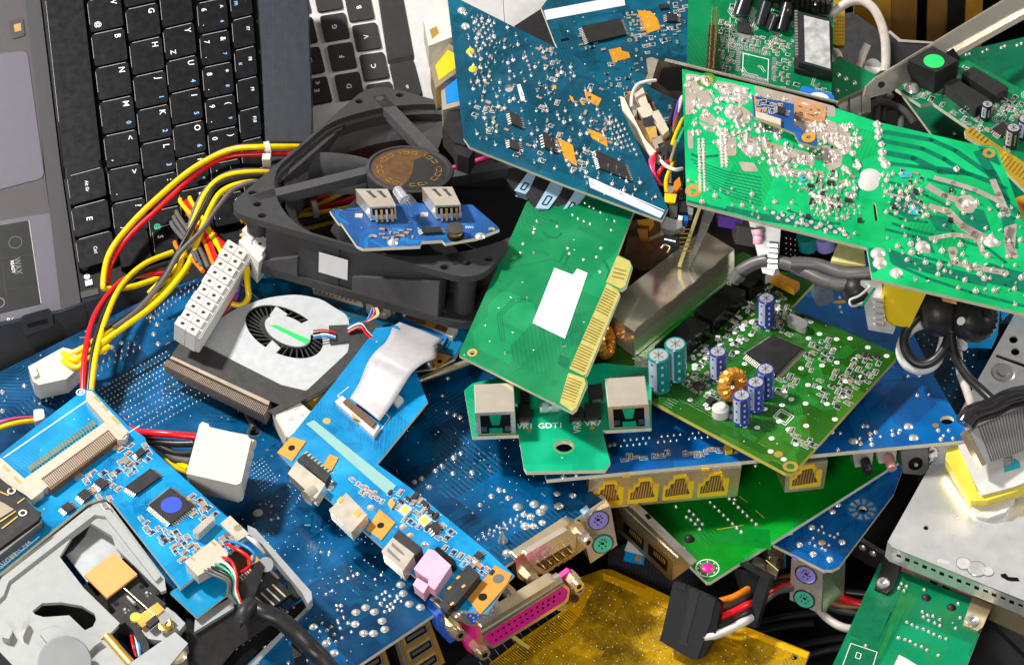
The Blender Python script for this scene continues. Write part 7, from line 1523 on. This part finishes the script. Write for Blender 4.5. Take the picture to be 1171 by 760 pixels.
t=MB(); t.box(Fc,[(1095,508),(1120,500),(1200,490),(1200,540),(1160,556),(1122,566),(1112,545)],-.5,.1,'white_plastic'); t.build('body',R,bev=.08); t=MB(); t.box(Fc,[(1083,512),(1096,508),(1104,530),(1118,562),(1164,552),(1190,540),(1190,548),(1160,562),(1128,572),(1110,572),(1098,552),(1081,524)],-.7,-.05,'yellow_trans'); t.build('yellow_glue',R,bev=.05)
t=MB(); t.box(Fc,[(1100,552),(1112,572),(1160,560),(1162,568),(1150,585),(1130,592),(1116,590)],-1.0,-.5,'white_plastic'); t.build('foot',R,bev=.08)
t=MB(); t.box(Fc,[(1147,526),(1151,524),(1153,530),(1158,529),(1160,524),(1166,528),(1167,534),(1149,539)],.1,.13,'cap_teal2'); t.box(Fc,[(1147,524),(1156,522),(1157,528),(1149,531)],.1,.3,'grey_plastic'); t.build('teal_mark',R)
# =================================================================== green board lower middle
FN=Fr((723,580,2.7),(809,665,2.9),(1028,527,2.9),xa=((723,580),(809,665)))
R=thing('green_board','plain green board with a magenta dot at its lowest corner and paired black sockets','circuit board',FN)
ol=[(690,555),(760,520),(1010,500),(1030,524),(1028,528),(812,665),(808,665),(722,580)]
mb=MB(); mb.plate(FN,ol,[],-.18,0,'pcb_mid','fr4_white'); 
for po in ([(765,600),(798,640),(880,632),(905,655),(1000,560),(880,600),(820,570)],[(850,560),(872,556),(960,640),(940,650)],[(730,585),(770,590),(800,630),(790,640)]): mb.flat(FN,[p for p in po],.003,'mask_mid') if 0 else None
mb.flat(FN,[(800,618),(838,602),(880,605),(882,628)],.0035,'mask_mid'); mb.flat(FN,[(760,585),(800,640),(795,645),(745,590)],.0035,'mask_mid')
traces(mb,FN,ol,10,'mask_mid',.03,.1,81,ln=(.5,2),nt=(1,3))
for a,c in (((845,567),(855,574)),((864,583),(874,592)),((820,605),(850,600)),((876,640),(890,652))): mb.strip(FN,a,c,.04,.006,'fr4_edge')
mb.ring(FN,809,649,.42,.46,.006,'silk',20); mb.build('board',R)
mb=MB(); dots(mb,FN,[(812+k*5.1,574+k*4.9) for k in range(8)]+[(834+k*5.1,570+k*4.9) for k in range(7)]+[(788,584),(785,591),(793,588),(790,594),(798,594),(795,599),(803,599),(800,605),(773,579),(782,628),(840,571)],.085,.12,seg=8,pin=.12,jit=.1)
dots(mb,FN,[(809+11*math.cos(t*.785),649+7.5*math.sin(t*.785)) for t in range(8)],.04,.03,seg=6); merge(board_of(R),mb)
t=MB(); t.dome(FN.q(809,649),FN.n,.27,.1,'magenta',14); t.build('magenta_screw',R)
t=MB(); t.dome(FN.q(788,616),FN.n,.22,.2,'chip',12); t.build('stud',R)
Fq=Fr((704,584,2.6),(768,640,2.7),(706,606,1.4)); t=MB(); t.box(Fq,[(703,582),(770,640),(767,664),(706,606)],-.45,0,'brass_dk'); t.box(Fq,[(704,580),(722,580),(790,646),(786,650),(768,664),(770,640)],-.3,.03,'tin_warm'); t.box(Fq,[(703,581),(711,579),(775,638),(770,642)],0,.06,'tin_warm'); o=t.build('phone_socket_pair',R,bev=.02)
for a,c in (((713,596),(736,617)),((741,621),(763,641))):
    t=MB(); t.box(Fq,[a,c,(c[0]-1,c[1]+12),(a[0],a[1]+12)],-.03,.02,'black'); t.build('opening',o); t=MB()
    for k in range(7): x,y=lerp(a,c,.35+k*.09); t.strip(Fq,(x,y+1),(x-1,y+6),.05,.03,'goldpad')
    t.build('contacts',o)
t=MB(); t.box(Fq,[(737,588),(741,587),(745,592),(741,594)],.04,.06,'black'); t.build('slot',R)
# coax sockets behind
FCx=Fr((860,640,1.6),(895,628,1.6),(865,655,.8)); t=MB(); p=FCx.q(872,645); t.cyl(p-CRT*.5,p+CRT*.5-V3((0,.3,.3)),.42,.42,'warmsteel',18); t.box(FCx,[(878,628),(895,624),(897,648),(886,655),(879,648)],-.4,.1,'tin_warm'); t.cyl(FCx.q(885,641,.1),FCx.q(882,648,.6),.24,.22,'warmsteel',6,smooth=False); t.build('screw_socket',R,bev=.03); t=MB(); t.box(FCx,[(893,626),(898,624),(899,648),(895,650)],-.5,.05,'cap_teal2'); t.build('teal_plate',R)
# =================================================================== small blue board with round sockets
FQ3=Fr((886,622,2.3),(943,651,2.3),(1021,565,2.5),xa=((886,622),(943,651)))
R=thing('socket_board','small blue board with a purple and a green round socket under its rounded corner','circuit board',FQ3)
ol=[(884,622),(920,590),(1010,500),(1040,515),(1022,564),(967,637),(960,647),(952,651),(942,651)]
mb=MB(); mb.plate(FQ3,ol,[circ(986,582,5,.7,14)],-.18,0,'pcb_switch','fr4_pale'); mb.ring(FQ3,986,582,.22,.62,.004,'mask_blue2',24)
for k in range(10):
    a=2*PI*k/10; c=FQ3.q(986,582,.006); d=(FQ3.x*math.cos(a)+FQ3.y*math.sin(a)); e_=FQ3.n.cross(d); mb.add([c+d*.26-e_*.05,c+d*.52-e_*.09,c+d*.52+e_*.09,c+d*.26+e_*.05],[(0,1,2,3)],'solder')
traces(mb,FQ3,ol,24,'mask_blue2',.025,.07,83,ln=(.4,1.4),nt=(2,5)); mb.build('board',R)
mb=MB(); dots(mb,FQ3,[(940,602),(936,606),(942,609),(930,615),(926,621),(932,624),(958,610),(954,614),(949,612),(940,627),(944,629),(948,623),(926,621)],.07,.1,seg=7,pin=.1); dots(mb,FQ3,[(958,576),(952,584),(928,602),(963,619),(914,622),(930,633),(949,639),(903,608)],.15,.1,seg=9); merge(board_of(R),mb)
t=MB(); t.dome(FQ3.q(940,620),FQ3.n,.14,.04,'copper_pad',12); t.build('stud',R)
FP2=Fr((905,639,2.0),(941,652,2.0),(904,684,.0)); t=MB(); t.box(FP2,[(905,638),(941,652),(939,702),(903,685)],-1.4,0,'warmsteel'); t.box(FP2,[(906,634),(912,637),(912,642),(906,640)],-.1,.05,'din_purple'); t.box(FP2,[(936,650),(944,652),(943,656),(937,654)],-.1,.05,'din_purple'); o=t.build('round_socket_pair',R,bev=.03)
t=MB(); t.prism([P(941,652,2.0),P(939,702,-.2),P(963,680,.6),P(965,640,2.2)],[P(942.5,653,2.0),P(940.5,703,-.2),P(965,680,.6),P(967,640,2.2)],'green_reflect'); t.build('shell_side',o)  # reflected green is painted into this side's colour
din(o,FP2,922,656,'din_purple',.40); din(o,FP2,920,684,'din_green',.40)
# =================================================================== gold board
F32=Fr((688,652,.6),(925,746,1.0),(560,765,.6),xa=((765,682),(925,746)))
R=thing('gold_board','golden yellow board with fine copper tracks and a comb edge, lying lowest at the bottom','circuit board',F32)
ol=[(655,662),(690,650),(700,651),(765,681),(926,745),(905,800),(540,800),(560,758),(596,730),(640,700),(650,690)]
mb=MB(); mb.plate(F32,ol,[circ(688,739,5,.8,12),circ(908,750,5,.8,12)],-.18,0,'pcb_gold','fr4_edge'); 
vis=[(660,665),(690,653),(830,710),(920,748),(900,765),(560,765),(640,700)]
traces(mb,F32,vis,90,'gold_track',.018,.04,91,ln=(.2,1.4),nt=(4,10)); traces(mb,F32,vis,40,'gold_dark',.02,.06,92,ln=(.4,2.0),nt=(4,12))
mb.flat(F32,[(688,654),(770,686),(850,718),(846,724),(760,694),(690,662)],.0045,'gold_edge2'); mb.flat(F32,[(655,690),(668,665),(680,670),(662,705),(650,720),(640,716)],.0045,'gold_edge2'); mb.flat(F32,[(850,718),(925,746),(922,752),(845,722)],.0045,'gold_edge2'); pass
mb.build('board',R)
mb=MB(); dots(mb,F32,scat(vis,240,17,5),.026,.02,'solder',5); mb.build('vias',R)['kind']='stuff'
mb=MB()
for k in range(40): a=lerp((560,760),(650,697),k/39.); mb.strip(F32,a,(a[0]+16,a[1]+13),.03,.007,'gold')
mb.box(F32,[(583,722),(606,738),(604,741),(581,726)],0,.05,'fr4_edge'); mb.box(F32,[(634,693),(650,690),(648,696),(638,697)],0,.05,'fr4_edge'); mb.disc(F32,656,684,.22,.01,'brown',12); mb.build('comb_edge',R)
# =================================================================== black textured plate behind
Fb2=Fr((700,640,.2),(830,690,.2),(690,660,.0))
R=thing('textured_plate','dark cross hatched plastic plate showing behind the gold board','plate',Fb2); t=MB(); t.box(Fb2,[(695,632),(712,622),(760,632),(845,655),(835,700),(765,688),(695,660)],-.5,0,'carbon'); t.build('plate',R)
t=MB()
for k in range(34): t.strip(Fb2,(700+k*4,632),(690+k*4+2,690),.02,.006,'slab'); t.strip(Fb2,(700+k*4,628),(722+k*4,690),.02,.007,'slab')
merge(R.children[0],t)
R=thing('film_scrap','scrap of blue and white film beside the paired black sockets','film',at=P(728,628,1)); Fc=Fr((716,630,1.0),(738,640,1.0),(720,617,1.1)); t=MB(); t.box(Fc,[(719,616),(738,631),(736,645),(713,640)],-.05,0,'bluefilm'); t.box(Fc,[(719,616),(738,631),(737,635),(714,629)],0,.01,'label'); t.box(Fc,[(728,634),(734,636),(733,642),(726,640)],0,.015,'orange_pad'); t.build('film',R)
R=thing('grey_panel','grey lined panel under the magenta printer port','panel',at=P(580,740,-.5)); Fc=Fr((560,740,-.6),(620,700,-.6),(560,780,-.6)); t=MB(); t.box(Fc,[(520,760),(600,690),(660,660),(660,700),(560,790),(510,800)],-.3,0,'slab')
for k in range(12): t.strip(Fc,(530+k*9,770-k*7),(545+k*9,790-k*7),.03,.01,'edge_light')
t.build('panel',R)
# =================================================================== sata power lead
R=thing('drive_power_lead','two black crimp plugs joined by orange, red, white and black wires above the gold board','cable',at=P(820,690,2.2))
Fs1=Fr((768,666,3.3),(817,686,3.3),(756,728,1.7)); t=MB(); t.box(Fs1,[(770,664),(818,685),(812,712),(797,754),(790,753),(754,732),(757,722)],-.45,0,'plug_black'); t.box(Fs1,[(790,672),(800,677),(785,733),(790,740),(776,735),(779,725)],0,.04,'black_plastic'); t.box(Fs1,[(770,664),(784,668),(784,674),(770,671)],-.1,.08,'plug_black'); t.build('plug',R,bev=.05)
t=MB(); t.box(Fs1,[(818,685),(824,690),(818,725),(803,752),(797,754),(808,722)],-.55,-.05,'black'); t.build('plug_clip',R,bev=.03)
Fs2=Fr((848,648,3.1),(880,664,3.1),(856,715,1.6)); t=MB(); t.box(Fs2,[(870,656),(880,662),(864,718),(852,714),(862,680)],-.45,0,'plug_black'); t.box(Fs2,[(845,645),(848,642),(882,660),(880,664),(868,658)],-.5,.05,'plug_black'); t.box(Fs2,[(838,648),(868,656),(862,684),(850,690)],-.6,-.35,'black'); t.build('plug',R,bev=.05)
for k,(c,r) in enumerate((('orange',.15),('wblack',.14),('red',.16),('wblack',.14),('wwhite',.17))):
    y=k*9.5; wire(R,[(810-k*2,692+y*.95,2.0),(822-k*1.5,688+y,2.2),(840-k*1.5,682+y*.98,2.3),(856-k*1.5,673+y*1.0,2.25),(866-k*2,668+y,1.9)],r,c)
for pts,c,r in (([(866,668,1.4),(880,664,1.0),(896,660,.8),(920,655,.6)],'brownwire',.13),([(868,672,1.2),(890,666,.9),(905,663,.6)],'wblack',.15),([(872,682,1.1),(885,674,1.0),(900,668,.7),(920,664,.5)],'red',.15),([(870,690,1.0),(888,676,.9),(905,672,.6)],'wgrey',.15),([(945,676,.2),(965,684,.4),(985,690,.5),(1010,690,.6)],'red',.17),([(940,685,.2),(965,692,.3),(990,693,.4)],'brownwire',.15),([(938,690,.0),(960,697,.1),(990,702,.3)],'wblack',.17),([(935,695,-.2),(948,708,-.2),(965,717,-.1),(990,720,.0)],'wivory',.17),([(930,676,.2),(960,676,.3),(1000,680,.4)],'wblack',.16)): wire(R,pts,r,c)
# dark parts in the gaps
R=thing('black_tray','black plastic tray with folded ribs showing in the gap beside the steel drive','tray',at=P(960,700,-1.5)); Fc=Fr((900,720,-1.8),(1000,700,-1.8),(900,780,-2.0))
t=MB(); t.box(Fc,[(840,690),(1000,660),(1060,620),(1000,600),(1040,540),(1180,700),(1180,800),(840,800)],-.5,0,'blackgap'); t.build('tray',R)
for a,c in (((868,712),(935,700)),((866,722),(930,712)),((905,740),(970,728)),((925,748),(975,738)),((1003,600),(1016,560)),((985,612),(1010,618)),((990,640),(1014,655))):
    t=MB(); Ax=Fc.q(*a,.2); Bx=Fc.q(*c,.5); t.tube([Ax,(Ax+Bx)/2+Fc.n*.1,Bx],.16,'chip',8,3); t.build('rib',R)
# =================================================================== green card with bracket, bottom right
F29=Fr((1007,647,2.2),(1131,697,2.2),(953,760,2.0),xa=((1007,647),(1131,697)))
R=thing('port_card','green card with a screwed metal bracket along its top at the bottom edge','circuit board',F29)
ol=[(1006,643),(1110,684),(1132,694),(1100,775),(1090,800),(930,800),(952,760)]
mb=MB(); mb.plate(F29,ol,[],-.18,0,'pcb_green2','fr4_pale'); 
mb.flat(F29,[(990,675),(1006,685),(1020,700),(1005,732),(990,735),(972,725)],.004,'mask_dkgreen'); mb.flat(F29,[(1035,660),(1042,663),(1002,765),(990,765)],.004,'mask_dkgreen'); mb.flat(F29,[(975,730),(1010,742),(1000,765),(960,765)],.0045,'mask_dkgreen')
traces(mb,F29,[(1030,660),(1100,690),(1080,760),(1010,760)],16,'mask_green',.025,.08,95,ln=(.6,2.4),nt=(1,4))
for a,c in (((973,735),(1003,745)),((973,735),(963,762)),((1003,745),(997,765)),((980,745),(985,747)),((985,747),(983,753)),((983,753),(978,751)),((978,751),(980,745))): mb.strip(F29,a,c,.03,.008,'silk')
for k in range(3): mb.strip(F29,(1036+k*2,664),(1004+k*2,752),.03,.006,'mask_green')
mb.flat(F29,[(1028,748),(1036,752),(1062,768),(1050,775),(1020,765)],.008,'label'); mb.build('board',R)
mb=MB(); dots(mb,F29,[(1031,667),(1037,670),(1028,672),(1034,675),(1055,699),(1061,703),(1067,704),(1075,708),(1056,705),(1062,709),(1069,712),(1075,715),(1037,711),(1043,714),(1049,717),(1056,719),(1062,722),(1068,725),(1075,728),(1082,730),(1028,729),(1035,731),(1041,733),(1047,737),(1054,739),(1060,743),(1073,749),(1098,706),(1093,718),(1057,674),(1096,690),(1027,729),(990,738)],.08,.1,seg=7,pin=.08); merge(board_of(R),mb)
for x,y in ((1059,683),(1088,694)): t=MB(); t.dome(F29.q(x,y),F29.n,.19,.14,'chip',10); t.build('stud',R)
for q,m,(sx_,sy_) in (([(1011,636),(1032,646),(1021,673),(1014,678),(1000,672)],'chip',(1010,667)),([(1112,681),(1135,691),(1124,716),(1118,721),(1101,714)],'brass_lt',(1112,710))):
    t=MB(); t.box(F29,q,0,.14,m); o=t.build('bracket_tab',R,bev=.03); t=MB(); t.lathe(F29.q(sx_,sy_,.14),F29.n,[(.26,0),(.24,.1),(.14,.12),(.01,.05)],'steel',16); t.build('screw',o)
t=MB(); Fk=Fr((975,618,1.9),(1171,705,1.9),(975,632,1.2)); t.box(Fk,[(970,610),(1010,634),(1006,652),(966,630)],-.2,0,'steel_dark'); t.box(Fk,[(1031,646),(1112,682),(1110,688),(1029,653)],-.3,.25,'warmsteel'); t.box(Fk,[(1134,690),(1200,715),(1200,740),(1131,708)],-.2,.05,'brass_lt'); t.build('bracket',R,bev=.02)
for x,y in ((986,626),(998,633)): t=MB(); t.dome(Fk.q(x,y),Fk.n,.16,.08,'tin',10); t.build('rivet',R)
t=MB(); 
for k in range(2): t.box(Fk,[(1064+k*14,663+k*6),(1072+k*14,667+k*6),(1071+k*14,669+k*6),(1063+k*14,665+k*6)],.25,.27,'black')
t.build('slots',R)
R=thing('black_module','dark glossy black case in the bottom right corner beneath the bracket','box',at=P(1150,740,-.5)); Fc=Fr((1100,740,.2),(1171,720,.2),(1100,790,-.4)); t=MB(); t.box(Fc,[(1112,730),(1130,705),(1200,735),(1200,800),(1100,800)],-1,0,'black_plastic'); t.box(Fc,[(1125,700),(1140,704),(1200,765),(1200,775)],0,.1,'chip'); t.build('case',R,bev=.1)
for pts,c in (([(1100,668,2.2),(1118,676,2.3),(1140,680,2.2),(1160,690,2.0)],'pinkwire'),([(1105,665,2.0),(1130,678,2.1),(1145,690,2.0)],'wblue'),([(1110,662,2.0),(1150,685,2.0),(1175,700,1.9)],'wgreen')): wire(R,pts,.14,c)
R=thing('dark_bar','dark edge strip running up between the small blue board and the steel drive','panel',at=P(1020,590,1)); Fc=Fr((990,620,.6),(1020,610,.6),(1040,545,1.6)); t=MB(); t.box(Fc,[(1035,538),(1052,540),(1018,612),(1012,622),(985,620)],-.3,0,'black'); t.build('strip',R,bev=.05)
